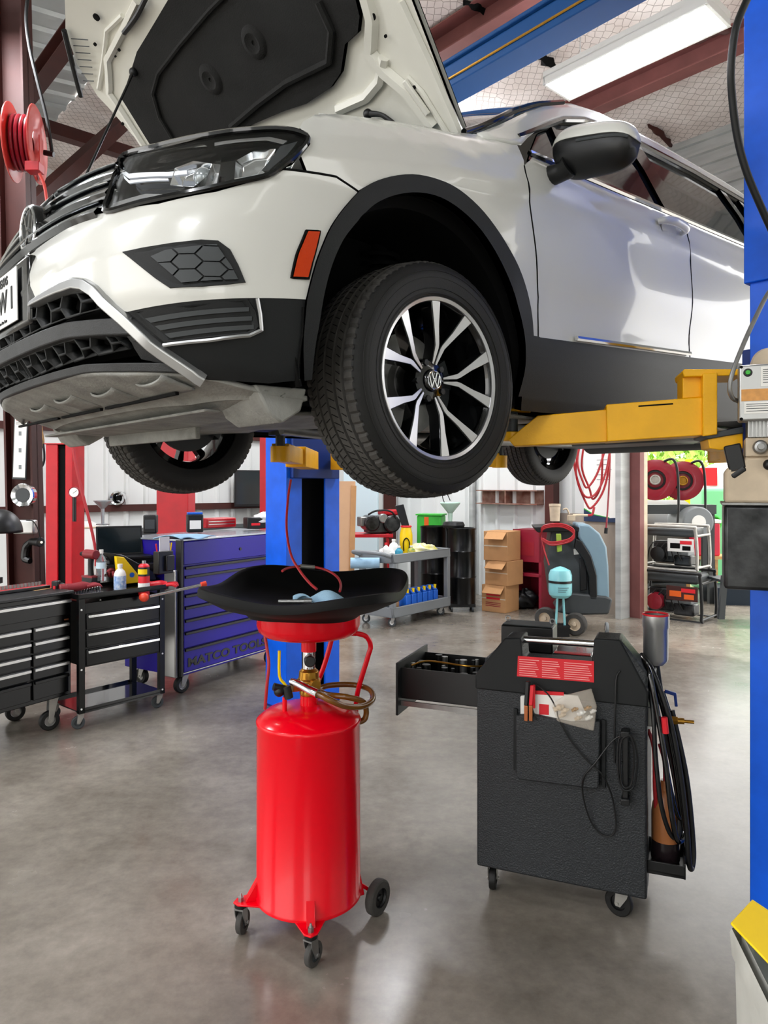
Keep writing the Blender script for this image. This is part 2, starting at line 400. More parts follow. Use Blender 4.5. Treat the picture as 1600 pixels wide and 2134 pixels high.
for i in range(-40, 100):
    for j in range(-6, 50):
        u = i * .04; z = j * .03
        if u < XS - ULEN: continue
        p, n = P(u, z); w = toW(p)
        nw = CR * n.x + CL * n.y + CU * n.z
        if nw.dot(Vector((0, 0, CH)) - w) > -.05: _G.append((u, z) + pix(p))
_G = np.array(_G)
def S(px, py):
    k = int(np.argmin((_G[:, 2] - px) ** 2 + (_G[:, 3] - py) ** 2)); u, z = float(_G[k, 0]), float(_G[k, 1])
    for it in range(8):
        a = pix(P(u, z)[0]); e = 1e-3; b = pix(P(u + e, z)[0]); c = pix(P(u, z + e)[0])
        J = np.array([[(b[0] - a[0]) / e, (c[0] - a[0]) / e], [(b[1] - a[1]) / e, (c[1] - a[1]) / e]])
        try: d = np.linalg.solve(J, [px - a[0], py - a[1]])
        except Exception: break
        d = np.clip(d, -.1, .1); u += float(d[0]); z += float(d[1]); u = max(u, XS - ULEN)
    return (u, z)
def SS(*pts): return [S(*p) if p[0] != 'uz' else (p[1], p[2]) for p in pts]
def smooth_poly(pts, n=4):
    out = []; N = len(pts)
    for i in range(N):
        a, b, c, d = [Vector(pts[(i + k) % N]) for k in (-1, 0, 1, 2)]
        for k in range(n):
            t = k / n; q = .5 * ((2 * b) + (c - a) * t + (2 * a - 5 * b + 4 * c - d) * t * t + (3 * b - a - 3 * c + d) * t ** 3); out.append((q.x, q.y))
    return out
def shell(name, poly, m, off=0., th=.014, step=.035, parent=None, surf=P, flip=False, mirror=False, xform=None, both=True):
    """a panel cut to an outline on the body surface, with real thickness and smooth normals"""
    bm = bmesh.new(); bv = [bm.verts.new((a, b, 0)) for a, b in poly]
    for t in tessellate_polygon([[Vector((a, b, 0)) for a, b in poly]]):
        try: bm.faces.new([bv[i] for i in t])
        except ValueError: pass
    for ax in (0, 1):
        lo = min(p[ax] for p in poly); hi = max(p[ax] for p in poly); k = math.ceil(lo / step)
        while k * step < hi:
            co = [0, 0, 0]; co[ax] = k * step; no = [0, 0, 0]; no[ax] = 1
            bmesh.ops.bisect_plane(bm, geom=bm.verts[:] + bm.edges[:] + bm.faces[:], plane_co=co, plane_no=no, dist=1e-6); k += 1
    bmesh.ops.remove_doubles(bm, verts=bm.verts, dist=1e-5)
    bm.verts.ensure_lookup_table(); bm.faces.ensure_lookup_table()
    V0 = [(v.co.x, v.co.y) for v in bm.verts]; F0 = [tuple(v.index for v in f.verts) for f in bm.faces]
    E0 = [tuple(v.index for v in e.verts) for e in bm.edges if len(e.link_faces) == 1]; bm.free()
    top = [surf(a, b, off) for a, b in V0]; bot = [surf(a, b, off - th)[0] for a, b in V0]; n = len(V0)
    sy = -1 if mirror else 1
    def X(v): return Vector((-v.x, v.y * sy, v.z))
    vs = [X(t[0]) for t in top]; ns = [X(t[1]) for t in top]; fs = []
    def orient(f, vv, nn):
        a = (vv[f[1]] - vv[f[0]]).cross(vv[f[2]] - vv[f[0]]); return f if a.dot(nn[f[0]]) >= 0 else tuple(reversed(f))
    fs += [orient(f, vs, ns) for f in F0]
    vs += [X(b) for b in bot]; ns += [-q for q in ns[:n]]
    fs += [orient(tuple(i + n for i in f), vs, ns) for f in F0]
    for a, b in E0:
        k = len(vs); e = (vs[b] - vs[a]); sn = e.cross(ns[a])
        if sn.length < 1e-9: continue
        sn.normalize(); vs += [vs[a], vs[b], vs[n + b], vs[n + a]]; ns += [sn] * 4; fs.append((k, k + 1, k + 2, k + 3))
    me = bpy.data.meshes.new(name); me.from_pydata([tuple(v) for v in vs], [], fs); me.materials.append(m)
    me.polygons.foreach_set('use_smooth', [True] * len(fs)); me.normals_split_custom_set_from_vertices([tuple(q) for q in ns]); me.update()
    o = bpy.data.objects.new(name, me); COL.objects.link(o); o.parent = parent or car
    return o
def shell2(*a, **k):
    o = shell(*a, **k); k['mirror'] = True; shell(*a, **k); return o
def line(name, pts, w, m, off=.001, parent=None, mirror=False, h=None, surf=P):
    mb = MB(); Q = []
    for i in range(len(pts) - 1):
        for k in range(6): t = k / 6; Q.append((pts[i][0] * (1 - t) + pts[i + 1][0] * t, pts[i][1] * (1 - t) + pts[i + 1][1] * t))
    Q.append(pts[-1]); mb.tube([surf(a, b, off)[0] for a, b in Q], w / 2, 6, sm=0)
    return mb.build(name, m, parent or car, xf=FX)
# outlines on the flank (wheel arch traced once, used by every panel that meets it)
ARO = SS((637, 624), (649, 575), (675, 500), (705, 447), (746, 399), (795, 374), (855, 365), (911, 376), (956, 399), (1005, 444), (1050, 507), (1084, 575), (1102, 642), (1108, 700))
ARI = SS((647, 790), (660, 687), (671, 620), (686, 560), (712, 500), (750, 451), (787, 421), (840, 404), (892, 406), (937, 425), (982, 462), (1020, 511), (1050, 567), (1072, 627), (1087, 687), (1091, 762), (1076, 826))
def smooth_open(pts, n=4):
    out = []; N = len(pts)
    for i in range(N - 1):
        a, b, c, d = [Vector(pts[min(max(i + k, 0), N - 1)]) for k in (-1, 0, 1, 2)]
        for k in range(n):
            t = k / n; q = .5 * ((2 * b) + (c - a) * t + (2 * a - 5 * b + 4 * c - d) * t * t + (3 * b - a - 3 * c + d) * t ** 3); out.append((q.x, q.y))
    out.append(tuple(pts[-1])); return out
ARO = smooth_open(ARO, 4); ARI = smooth_open(ARI, 4)
UE = XS - ULEN
HTOP = lambda x: zb(x) + ip(x, [-.5, -.2, .2], [.018, .032, .05])
# front fender: from the bumper seam over the arch back to the door
seam_f = SS((640, 358), (700, 368), (746, 399))
door_f = SS((1092, 345), (1103, 420), (1116, 520), (1121, 620), (1121, 703))
head_tip = S(642, 285)
fen = [seam_f[0], seam_f[1]] + ARO[16:] + list(reversed(door_f)) + [(.40, HTOP(.4)), (.2, HTOP(.2)), (0, HTOP(0)), (-.2, HTOP(-.2)), (-.35, HTOP(-.35)), (-.47, .648), (-.53, .608), (-.545, .583), head_tip, (-.515, .54), (-.545, .50)]
shell2('front_fender', fen, M_white)
# bumper: white upper skin
wb = SS((75, 520), (95, 505), (200, 447), (225, 443), (330, 425), (450, 400), (530, 378), (590, 355), (640, 358), (700, 368)) + list(reversed(ARO[:17])) + SS((530, 621), (265, 650), (225, 640), (190, 598), (165, 590), (130, 603), (78, 630))
shell2('front_bumper', wb, M_white)
# charcoal lower bumper
lb = SS((530, 621), (637, 624), (632, 700), (625, 793), (560, 800), (430, 793), (340, 720), (265, 650))
shell2('lower_bumper', lb, M_clad, off=-.002)
# wheel arch cladding
ac = ARO + SS((1121, 703), (1119, 790), (1085, 826)) + list(reversed(ARI)) + SS((632, 792), (630, 700))
shell2('wheel_arch_trim', ac, M_clad, off=.008, th=.03)
# doors
sill_f = S(1121, 703); sill_r = S(1437, 745)
bl = lambda x: zb(x) - .012
wz = lambda x: ip(x, [.45, .6, .8, 1.0, 1.3, 2.0, 2.6, 3.0, 3.3], [.84, .94, 1.05, 1.125, 1.175, 1.20, 1.185, 1.155, 1.10])
xd = sill_r[0]
fd = list(door_f) + [(.9, sill_f[1] * .6 + sill_r[1] * .4), sill_r, (xd - .01, .5), (xd - .03, bl(xd)), (1.2, bl(1.2)), (.8, bl(.8)), (.45, bl(.45))]
shell2('front_door', fd, M_white)
rd = [(xd + .006, sill_r[1]), (2.1, sill_r[1] + .02), (2.28, .35), (2.42, .52), (2.5, bl(2.5)), (2.0, bl(2.0)), (xd - .024, bl(xd)), (xd - .004, .5)]
shell2('rear_door', rd, M_white)
qp = [(2.13, sill_r[1] + .03), (2.29, .36), (2.43, .53), (2.51, bl(2.5)), (3.0, bl(3)), (3.6, bl(3.6)), (3.72, .7), (3.72, .25), (3.35, .22), (3.27, .36), (3.1, .50), (2.85, .56), (2.6, .52), (2.42, .42), (2.32, .30), (2.26, .2)]
shell2('rear_quarter_panel', qp, M_white)
# sill cladding
sc = [sill_f, (.9, sill_f[1] * .6 + sill_r[1] * .4), sill_r, (2.2, sill_r[1] + .03), (2.3, -.02), (1.5, -.07), (.4, -.07)] + SS((1085, 826))
shell2('sill_trim', sc, M_clad, off=.004, th=.03)
line('sill_trim', SS((1195, 706), (1330, 724), (1432, 738)), .018, M_chrome, .012).name = 'chrome_strip'
# seams
for pts in (door_f, [(xd + .002, sill_r[1]), (xd - .007, .5), (xd - .027, bl(xd))], SS((590, 352), (640, 358), (700, 368), (746, 399))):
    line('panel_gap', pts, .007, M_dark, -.001)
line('panel_gap', SS((632, 640), (630, 700), (620, 793)), .006, M_dark, .001)
# greenhouse: window glass, pillars, roof rail
gw = [(.46, bl(.46) + .012), (1.0, bl(1.0) + .012), (1.6, bl(1.6) + .012), (2.2, bl(2.2) + .012), (3.2, bl(3.2) + .012), (3.3, wz(3.3)), (3.0, wz(3.0)), (2.6, wz(2.6)), (2.0, wz(2.0)), (1.3, wz(1.3)), (1.0, wz(1.0)), (.8, wz(.8)), (.6, wz(.6))]
shell2('side_window', gw, M_glass, off=-.018, th=.01)
line('window_trim', [(x, bl(x) + .012) for x in (.44, .8, 1.2, 1.8, 2.4, 3.2)], .02, M_chrome, .004)
line('window_trim', [(x, wz(x) + .008) for x in (.42, .6, .8, 1.0, 1.15, 1.3, 1.65, 2.0, 2.6, 3.0, 3.3)], .022, M_gloss, .0)
def pillar(x0, x1, w0, w1, m, off=-.004): shell2('pillar', [(x0, bl(x0) + .02), (x0 + w0, bl(x0) + .02), (x1 + w1, wz(x1)), (x1, wz(x1))], m, off=off, th=.02)
pillar(.70, .69, .025, .025, M_gloss); pillar(1.42, 1.33, .15, .15, M_gloss); pillar(2.42, 2.28, .07, .06, M_gloss); pillar(2.62, 2.5, .04, .04, M_gloss)
zr = lambda x: ip(x, [.22, .35, .5, .7, .95, 1.2, 1.7, 2.4, 3.0, 3.5, 3.78], [.80, .87, .965, 1.075, 1.185, 1.24, 1.275, 1.265, 1.22, 1.13, .95])
wz2 = lambda x: ip(x, [.25, .40, .46, .6, .8, 1.0, 1.3, 2.0, 2.6, 3.0, 3.3, 3.6], [.795, .80, .85, .95, 1.06, 1.135, 1.185, 1.21, 1.195, 1.165, 1.11, 1.0])
mb = MB()
def rail(u, v):
    x = .25 + 3.3 * u; p = P(x, wz2(x) * (1 - v) + zr(x) * v)[0]
    return p
mb.grid(rail, 60, 4); o = mb.build('roof_rail_panel', M_white, car, solid=.01, xf=FX)
mb = MB(); mb.grid(lambda u, v: Vector((rail(u, v).x, -rail(u, v).y, rail(u, v).z)), 60, 4); mb.build('roof_rail_panel', M_white, car, solid=.01, xf=FX)
def roofpt(x, t, cr=.075):
    e = P(x, zr(x))[0]; bow = ip(x, [.2, .9, 1.6, 3.0, 3.7], [.26, .2, .05, 0, -.12]); k = 1 - t * t
    c = ip(x, [.2, .9, 1.6, 3.2, 3.7], [.05, .07, .085, .08, .04]); fall = ip(x, [.2, .9, 1.3], [.5, .35, 0])
    return Vector((x - bow * k, e.y * t, e.z + c * (1 - abs(t) ** 2.6) - 0 * fall))
mb = MB(); mb.grid(lambda u, v: roofpt(.95 + 2.75 * u, -1 + 2 * v), 40, 24); mb.build('roof', M_white, car, solid=.012, xf=FX)
mb = MB(); mb.grid(lambda u, v: roofpt(.24 + .70 * u, -.99 + 1.98 * v), 20, 24); mb.build('windshield', M_wind, car, solid=.006, xf=FX)
mb = MB(); mb.tube([roofpt(.24 + .70 * k / 8, .97) + Vector((-.01, 0, .006)) for k in range(9)], .012, 8); mb.build('windshield_seal', M_gloss, car, xf=FX)
mb = MB(); mb.grid(lambda u, v: Vector((3.78 + .1 * math.sin(math.pi * u), (-1 + 2 * v) * (.86 - .25 * max(0, u - .55)), .2 + .85 * u)), 12, 12); mb.build('tailgate', M_white, car, solid=.02, xf=FX)
# door handle
hu, hz = S(1393, 474)
def hp(a, b): return P(hu + a, hz + b)[0]
mb = MB(); n = P(hu, hz)[1]
mb.tube([hp(-.10, 0) + n * .006, hp(-.085, 0) + n * .03, hp(-.03, .002) + n * .042, hp(.05, 0) + n * .042, hp(.09, -.002) + n * .03, hp(.11, -.003) + n * .006], [.012, .016, .018, .018, .016, .012], 12)
hd = mb.build('door_handle', M_white, car, xf=FX)
mb = MB(); mb.lathe([(.0, .001), (.035, .001), (.04, .004)], (0, 0, 0), 'y', 20); mb.build('handle_recess', M_inner, hd, xf=lambda v: FX(hp(-.01, -.01) + Vector((v.x * 1.6, v.y + .002, v.z))))
# hub origin on the far side handled by mirrored panels; grille, lamps
def surf_flat(px_list): return SS(*px_list)
hl = smooth_poly(SS((262, 326), (330, 308), (420, 288), (500, 276), (575, 272), (620, 278), (640, 290), (625, 315), (590, 345), (555, 368), (480, 385), (400, 403), (300, 424), (222, 443), (235, 395), (248, 355)), 3)
# ---- front end: lamps, grille, badge, plate, fog recesses, skid stripe, undertray
def lampunit(mirror):
    sy = -1 if mirror else 1
    X = lambda v: Vector((-v[0], v[1] * sy, v[2]))
    base = shell('headlight', hl, M_gloss, off=-.034, th=.01, mirror=mirror)
    for k_ in (0,):
        mb = MB(); vs = [P(a, b, .0)[0] for a, b in hl] + [P(a, b, -.036)[0] for a, b in hl]; nn_ = len(hl); mb._n(vs, [(i, (i + 1) % nn_, nn_ + (i + 1) % nn_, nn_ + i) for i in range(nn_)]); mb.build('lamp_body', M_gloss, base, xf=X)
    bl_ = [(a, b) for a, b in hl]; cx = sum(a for a, b in hl) / len(hl); cy = sum(b for a, b in hl) / len(hl)
    # rim line, chrome daytime strips, reflector bowls, glass cover
    mb = MB(); mb.tube([P(a, b, .006)[0] for a, b in hl], .007, 6, sm=0, closed=True); mb.build('lamp_rim', M_gloss, base, xf=X)
    def pl(name, poly, m, off, th=.006): shell(name, poly, m, off=off, th=th, mirror=mirror, parent=base)
    pl('daytime_strip', SS((280, 323), (420, 296), (430, 301), (277, 331)), M_chrome, -.006)
    pl('daytime_strip', SS((445, 293), (560, 281), (600, 290), (590, 297), (555, 289), (445, 300)), M_silver, -.006)
    pl('daytime_strip', SS((232, 420), (300, 400), (350, 402), (440, 382), (530, 368), (545, 352), (552, 356), (535, 376), (440, 390), (350, 410), (300, 408), (230, 429)), M_silver, -.006)
    pl('light_blade', SS((245, 344), (262, 356), (345, 352), (385, 349), (385, 357), (345, 361), (262, 366), (246, 354)), M_lampw, -.010, .006)
    pl('light_blade', SS((250, 358), (262, 370), (345, 366), (345, 370), (262, 376), (252, 366)), M_lampw, -.010, .004)
    def bowl(name, pts, m, depth):
        q = SS(*pts); mb = MB(); n = len(q); out = [P(a, b, -.008)[0] for a, b in q]
        c = sum(out, Vector()) / n; nn = P(sum(a for a, b in q) / n, sum(b for a, b in q) / n)[1]
        inn = [c + (v - c) * .6 - nn * depth for v in out]
        mb._n(out + inn, [(i, (i + 1) % n, n + (i + 1) % n, n + i) for i in range(n)] + [tuple(range(n, 2 * n))], False)
        return mb.build(name, m, base, xf=X, recalc=False, bevel=.002)
    bowl('reflector', [(360, 345), (400, 330), (440, 336), (430, 362), (400, 385), (350, 382)], M_chrome, .022)
    bowl('reflector', [(440, 336), (458, 338), (450, 378), (425, 382)], M_silver, .02)
    bowl('reflector', [(490, 330), (530, 308), (575, 305), (570, 330), (540, 360), (487, 370)], M_chrome, .022)
    q = SS((415, 355))[0]; mb = MB(); mb.sphere(P(*q, -.03)[0], .026, 16, 10); mb.build('projector_lens', M_glassd, base, xf=X)
    shell('lens_cover', hl, M_cover, off=.004, th=.003, mirror=mirror, parent=base)
    # side marker reflector strip near the tip
    pl('side_reflector', SS((545, 352), (585, 300), (622, 290), (600, 318), (560, 352)), M_dgrey, -.008)
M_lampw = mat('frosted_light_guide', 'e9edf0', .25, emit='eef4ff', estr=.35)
M_glassd = mat('projector_glass', '9aa2a6', .05, .3, .5)
def cover_mat():
    m = bpy.data.materials.new('clear_polycarbonate'); m.use_nodes = True; nt = m.node_tree; nt.nodes.remove(nt.nodes['Principled BSDF'])
    t = nt.nodes.new('ShaderNodeBsdfTransparent'); g = nt.nodes.new('ShaderNodeBsdfGlossy'); g.inputs['Roughness'].default_value = .02
    f = nt.nodes.new('ShaderNodeMath'); lw = nt.nodes.new('ShaderNodeLayerWeight'); pw_ = nt.nodes.new('ShaderNodeMath'); pw_.operation = 'POWER'; pw_.inputs[1].default_value = 4; nt.links.new(lw.outputs['Facing'], pw_.inputs[0]); f.operation = 'MULTIPLY_ADD'; f.inputs[1].default_value = .5; f.inputs[2].default_value = .035; nt.links.new(pw_.outputs[0], f.inputs[0]); mx = nt.nodes.new('ShaderNodeMixShader')
    nt.links.new(f.outputs[0], mx.inputs[0]); nt.links.new(t.outputs[0], mx.inputs[1]); nt.links.new(g.outputs[0], mx.inputs[2]); nt.links.new(mx.outputs[0], nt.nodes['Material Output'].inputs[0]); return m
M_cover = cover_mat()
lampunit(False); lampunit(True)
# side markers
shell2('side_marker', SS((640, 483), (664, 484), (653, 530), (640, 578), (609, 577), (622, 525)), M_amber, off=.006, th=.012)
line('panel_gap', SS((637, 481), (666, 482), (655, 530), (642, 581), (606, 579), (619, 525), (637, 481)), .006, M_dark, .002)
# upper grille: dark recess with chrome-edged bars running round to the lamps
UC = UE
lampU = S(235, 395)[0]
def zg(u, k):  # grille band from bumper top to bonnet line
    t = (u - UC) / (lampU - UC); lo = .435 * (1 - t) + .365 * t; lo = .36 + .03 * (1 - t); hi = .60 * (1 - t) + .525 * t; return lo + (hi - lo) * k
gp = [(UC + (lampU - UC) * k / 8, zg(UC + (lampU - UC) * k / 8, 0)) for k in range(9)] + [(UC + (lampU - UC) * k / 8, zg(UC + (lampU - UC) * k / 8, 1)) for k in range(8, -1, -1)]
gr = shell('upper_grille', gp, M_gloss, off=-.012, th=.03); shell('upper_grille', gp, M_gloss, off=-.012, th=.03, mirror=True)
def bandbar(name, k, wdt, m, off, u0=0, u1=1, par=None):
    par = par or gr
    pts = [P(UC + (lampU - UC) * (u0 + (u1 - u0) * j / 16), zg(UC + (lampU - UC) * (u0 + (u1 - u0) * j / 16), k), off)[0] for j in range(17)]
    full = [Vector((p.x, -p.y, p.z)) for p in reversed(pts[1:])] + pts if u0 == 0 else pts
    mb = MB(); vs = []
    for p in full: vs += [p + Vector((-.004, 0, wdt / 2)), p + Vector((-.014, 0, 0)), p + Vector((-.004, 0, -wdt / 2)), p + Vector((.02, 0, -wdt / 2)), p + Vector((.02, 0, wdt / 2))]
    mb._n(vs, [(5 * i + a, 5 * i + (a + 1) % 5, 5 * i + 5 + (a + 1) % 5, 5 * i + 5 + a) for i in range(len(full) - 1) for a in range(5)], True)
    mb.build(name, m, par, xf=FX, ang=50)
for k, w in ((.98, .012), (.64, .012), (.30, .012)): bandbar('chrome_bar', k, w, M_chrome, .008)
for k in (.82, .48, .14): bandbar('grille_bar', k, .028, M_gloss, .002)
# bonnet slam panel visible through the open front, and far-side bumper halves are mirrored panels
# badge
bz = .475; bx_ = -.862
bd = MB(); bd.lathe([(.0, .012), (.078, .012), (.082, .006), (.082, -.02)], (0, 0, 0), 'y', 40); bdg = bd.build('front_badge', M_gloss, car, xf=lambda v: FX((bx_ - v.y, v.x, bz + v.z)))
def vwlogo(parent, mk, r, m, w=None):
    """ring with stacked V and W strokes; mk maps local (a,b,h)"""
    w = w or r * .12
    mb = MB(); mb.torus((0, 0, 0), r, w * .55, 'z', 40, 8)
    for (x0, y0, x1, y1) in ((-.42, .84, -.13, .12), (.42, .84, .13, .12), (-.13, .12, .13, .12), (-.78, .46, -.42, -.82), (-.42, -.82, -.07, -.06), (-.07, -.06, .07, -.06), (.07, -.06, .42, -.82), (.42, -.82, .78, .46)):
        mb.bar((x0 * r, y0 * r, 0), (x1 * r, y1 * r, 0), w, w * .6)
    return mb.build('badge_emblem', m, parent, xf=lambda v: Vector(mk(v.x, v.y, v.z)))
vwlogo(bdg, lambda a, b, h: FX((bx_ - .014 - h, a, bz + b)), .072, M_chrome)
# front face bits from the centre line to the corner
cb = shell('front_bumper', [(UE, .30), (S(75, 520)[0], .34), (S(78, 630)[0], .20), (UE, .20)], M_gloss, off=-.004); shell('front_bumper', [(UE, .30), (S(75, 520)[0], .34), (S(78, 630)[0], .20), (UE, .20)], M_gloss, off=-.004, mirror=True)
shell2('front_bumper', [(UE, .375), (S(95, 505)[0], .365), (S(75, 520)[0], .335), (UE, .335)], M_white)
# plate bracket, plate
pc = Vector((-.94, .0, .247))
mb = MB(); mb.box(pc + Vector((.012, 0, 0)), (.03, .46, .19)); pb = mb.build('plate_bracket', M_gloss, car, bevel=.01, xf=FX)
mb = MB(); mb.box(pc + Vector((-.010, 0, 0)), (.004, .305, .152)); lp = mb.build('license_plate', mat('plate_white', 'eeeeec', .35), car, bevel=.001, xf=FX)
# car forward is local +x: text faces +x, reads along +y
def ptext(s, size, dy, dz, bold=0): return text('plate_lettering', s, size, M_blk, lp, basis(FX(pc) + Vector((.0135, dy, dz)), (0, 1, 0), (0, 0, 1)), .0006, bold)
ptext('TEXAS', .034, .02, .052, .001); ptext('PTW 1', .088, .0, -.008, .002); ptext('The Lone Star State', .014, 0, -.062)
mb = MB(); mb.lathe([(0, 0), (.012, 0), (.012, .001)], (0, 0, 0), 'y', 16); mb.build('plate_lettering', M_blk, lp, xf=lambda v: FX(pc) + Vector((.0135, -.1 + v.x, .05 + v.z)))
# fog lamp blank with hexagon relief
def recess(name, pts, depth, rimw, surf_m, rim_m=M_clad):
    q = SS(*pts); n = len(q); base = shell(name, q, rim_m, off=-depth, th=.012); shell(name, q, rim_m, off=-depth, th=.012, mirror=True)
    for sy in (1, -1):
        mb = MB(); vs = []; c = (sum(a for a, b in q) / n, sum(b for a, b in q) / n)
        for a, b in q: vs += [P(a, b, .006)[0], P(a + (c[0] - a) * rimw, b + (c[1] - b) * rimw, .004)[0], P(a + (c[0] - a) * rimw * 1.5, b + (c[1] - b) * rimw * 1.5, -depth)[0], P(a - (c[0] - a) * .03, b - (c[1] - b) * .03, -.004)[0]]
        mb._n(vs, [(4 * i + a, 4 * ((i + 1) % n) + a, 4 * ((i + 1) % n) + (a + 1) % 4, 4 * i + (a + 1) % 4) for i in range(n) for a in range(4)], False)
        mb.build('bezel', rim_m, base, xf=lambda v: Vector((-v.x, v.y * sy, v.z)))
    return base, q
fogpts = [(258, 527), (300, 518), (360, 508), (420, 501), (455, 503), (478, 520), (495, 552), (510, 588), (470, 593), (420, 597), (355, 600), (325, 580), (290, 552)]
fb, q = recess('fog_lamp_blank', fogpts, -.003, .12, M_clad)
def hexpanel(cx, cy, rx, ry):
    return [(cx + rx * math.cos(R(a)), cy + ry * math.sin(R(a))) for a in (0, 60, 120, 180, 240, 300)]
from mathutils.geometry import intersect_point_tri_2d
def inside(p, poly):
    c = False; n = len(poly)
    for i in range(n):
        a, b = poly[i], poly[(i + 1) % n]
        if (a[1] > p[1]) != (b[1] > p[1]) and p[0] < (b[0] - a[0]) * (p[1] - a[1]) / (b[1] - a[1]) + a[0]: c = not c
    return c
def clipconvex(poly, clip):
    """clip poly against a convex-ish outline (Sutherland-Hodgman)"""
    area = sum(clip[i][0] * clip[(i + 1) % len(clip)][1] - clip[(i + 1) % len(clip)][0] * clip[i][1] for i in range(len(clip)))
    out = poly
    for i in range(len(clip)):
        a, b = clip[i], clip[(i + 1) % len(clip)]; s_ = 1 if area > 0 else -1
        side = lambda p: s_ * ((b[0] - a[0]) * (p[1] - a[1]) - (b[1] - a[1]) * (p[0] - a[0])); inp = out; out = []
        for k in range(len(inp)):
            p, q_ = inp[k], inp[(k + 1) % len(inp)]; sp, sq = side(p), side(q_)
            if sp >= 0: out.append(p)
            if sp * sq < 0: t = sp / (sp - sq); out.append((p[0] + (q_[0] - p[0]) * t, p[1] + (q_[1] - p[1]) * t))
        if len(out) < 3: return []
    return out
c_ = (sum(a for a, b in q) / len(q), sum(b for a, b in q) / len(q)); inner = [(a + (c_[0] - a) * .04, b + (c_[1] - b) * .04) for a, b in SS((315, 535), (345, 522), (455, 510), (485, 555), (500, 585), (380, 592))]
for i in range(-4, 5):
    for j in range(-4, 5):
        cx = c_[0] + i * .056; cy = c_[1] + (j + (.5 if i % 2 else 0)) * .034
        hx = clipconvex(hexpanel(cx, cy, .0345, .0182), inner)
        if len(hx) >= 3: shell('hexagon_relief', hx, M_dgrey, off=.009, th=.008, parent=fb, step=.2)
# lower fog recess with three louvres
lowpts = [(272, 650), (400, 636), (515, 624), (532, 650), (538, 680), (525, 694), (440, 702), (345, 712), (330, 700)]
lf, q2 = recess('air_louvre', lowpts, -.001, .08, M_clad)
for k, (x0, y0, x1, y1) in enumerate(((305, 663, 518, 640), (325, 679, 524, 659), (345, 695, 528, 677))):
    shell('louvre_blade', SS((x0, y0), (x1, y1), (x1, y1 + 9), (x0 + 12, y0 + 9)), M_dgrey, off=.006, th=.02, parent=lf)
line('louvre_frame', SS((535, 622), (541, 655), (544, 688), (520, 699), (440, 708), (342, 718)), .010, M_silver, .004)
# silver skid stripe
def stripe(pts, w, m):
    for sy in (1, -1):
        mb = MB(); Q = []
        for i in range(len(pts) - 1):
            for k in range(8): t = k / 8; Q.append((pts[i][0] * (1 - t) + pts[i + 1][0] * t, pts[i][1] * (1 - t) + pts[i + 1][1] * t))
        Q.append(pts[-1]); vs = []; n = len(Q)
        for i, (a, b) in enumerate(Q):
            p, nn = P(a, b, 0); p2 = P(*Q[min(i + 1, n - 1)])[0]; p0 = P(*Q[max(i - 1, 0)])[0]; t = (p2 - p0).normalized(); s_ = t.cross(nn).normalized(); ww_ = w * (.55 + .45 * min(1, i / 10)) if i < 60 else w
            vs += [p + s_ * ww_ / 2 - nn * .01, p + s_ * ww_ * .4 + nn * .014, p - s_ * ww_ * .3 + nn * .02, p - s_ * ww_ / 2 - nn * .01]
        mb._n(vs, [(4 * i + a, 4 * i + (a + 1) % 4, 4 * i + 4 + (a + 1) % 4, 4 * i + 4 + a) for i in range(n - 1) for a in range(4)], False)
        mb.build('skid_trim', m, car, xf=lambda v: Vector((-v.x, v.y * sy, v.z)), bevel=.003)
spts = SS((72, 634), (130, 603), (160, 592), (180, 595), (200, 608), (260, 665), (340, 735), (425, 792))
stripe(spts, .036, M_silver)
# lower fascia between the stripe and the chin: two hexagon mesh intakes with a lip between
fz = lambda px, py: S(px, py)
low1 = [(UE, .20)] + SS((80, 640), (130, 615), (165, 603), (190, 612), (245, 665)) + [(S(245, 665)[0], .10), (S(165, 640)[0], .115), (UE, .115)]
def Pin(u, z, off=0.): return P(u, z, off)
shell2('lower_intake', [(UE, .21), (-1.20, .21), (-1.05, .19), (-.93, .10), (-.88, .02), (-.9, .0), (UE, .0)], M_dark, off=-.06, th=.01)
def lipbar(zf, u1, w, h, m, name, o=.0):
    for sy in (1, -1):
        mb = MB(); vs = []; n = 24
        for i in range(n + 1):
            u = UE + (u1 - UE) * i / n; z = zf(u); p, nn = P(u, z); d = Vector((p.x - XS, p.y, 0)).normalized() if True else nn
            k = Vector((-1, 0, 0)) if i == 0 else Vector((nn.x, nn.y, 0)).normalized()
            if i == 0: k = Vector((-1, 0, 0))
            vs += [p - k * w + Vector((0, 0, h / 2)), p + k * o + Vector((0, 0, h / 2)), p + k * o * .6 + Vector((0, 0, -h / 2)), p - k * w + Vector((0, 0, -h / 2))]
        mb._n(vs, [(4 * i + a, 4 * i + (a + 1) % 4, 4 * i + 4 + (a + 1) % 4, 4 * i + 4 + a) for i in range(n) for a in range(4)], False)
        mb.build(name, m, car, xf=lambda v: Vector((-v.x, v.y * sy, v.z)), bevel=.003)
lipbar(lambda u: ip(u, [UE, -1.2, -.95], [.103, .103, .085]), -.95, .09, .04, M_cladd, 'bumper_lip', .012)
lipbar(lambda u: ip(u, [UE, -1.2, -.8], [.012, .010, -.02]), -.86, .05, .022, M_cladd, 'chin_spoiler', .018)
lipbar(lambda u: ip(u, [UE, -1.2, -.95], [.20, .20, .175]), -1.02, .05, .02, M_clad, 'intake_edge', -.004)
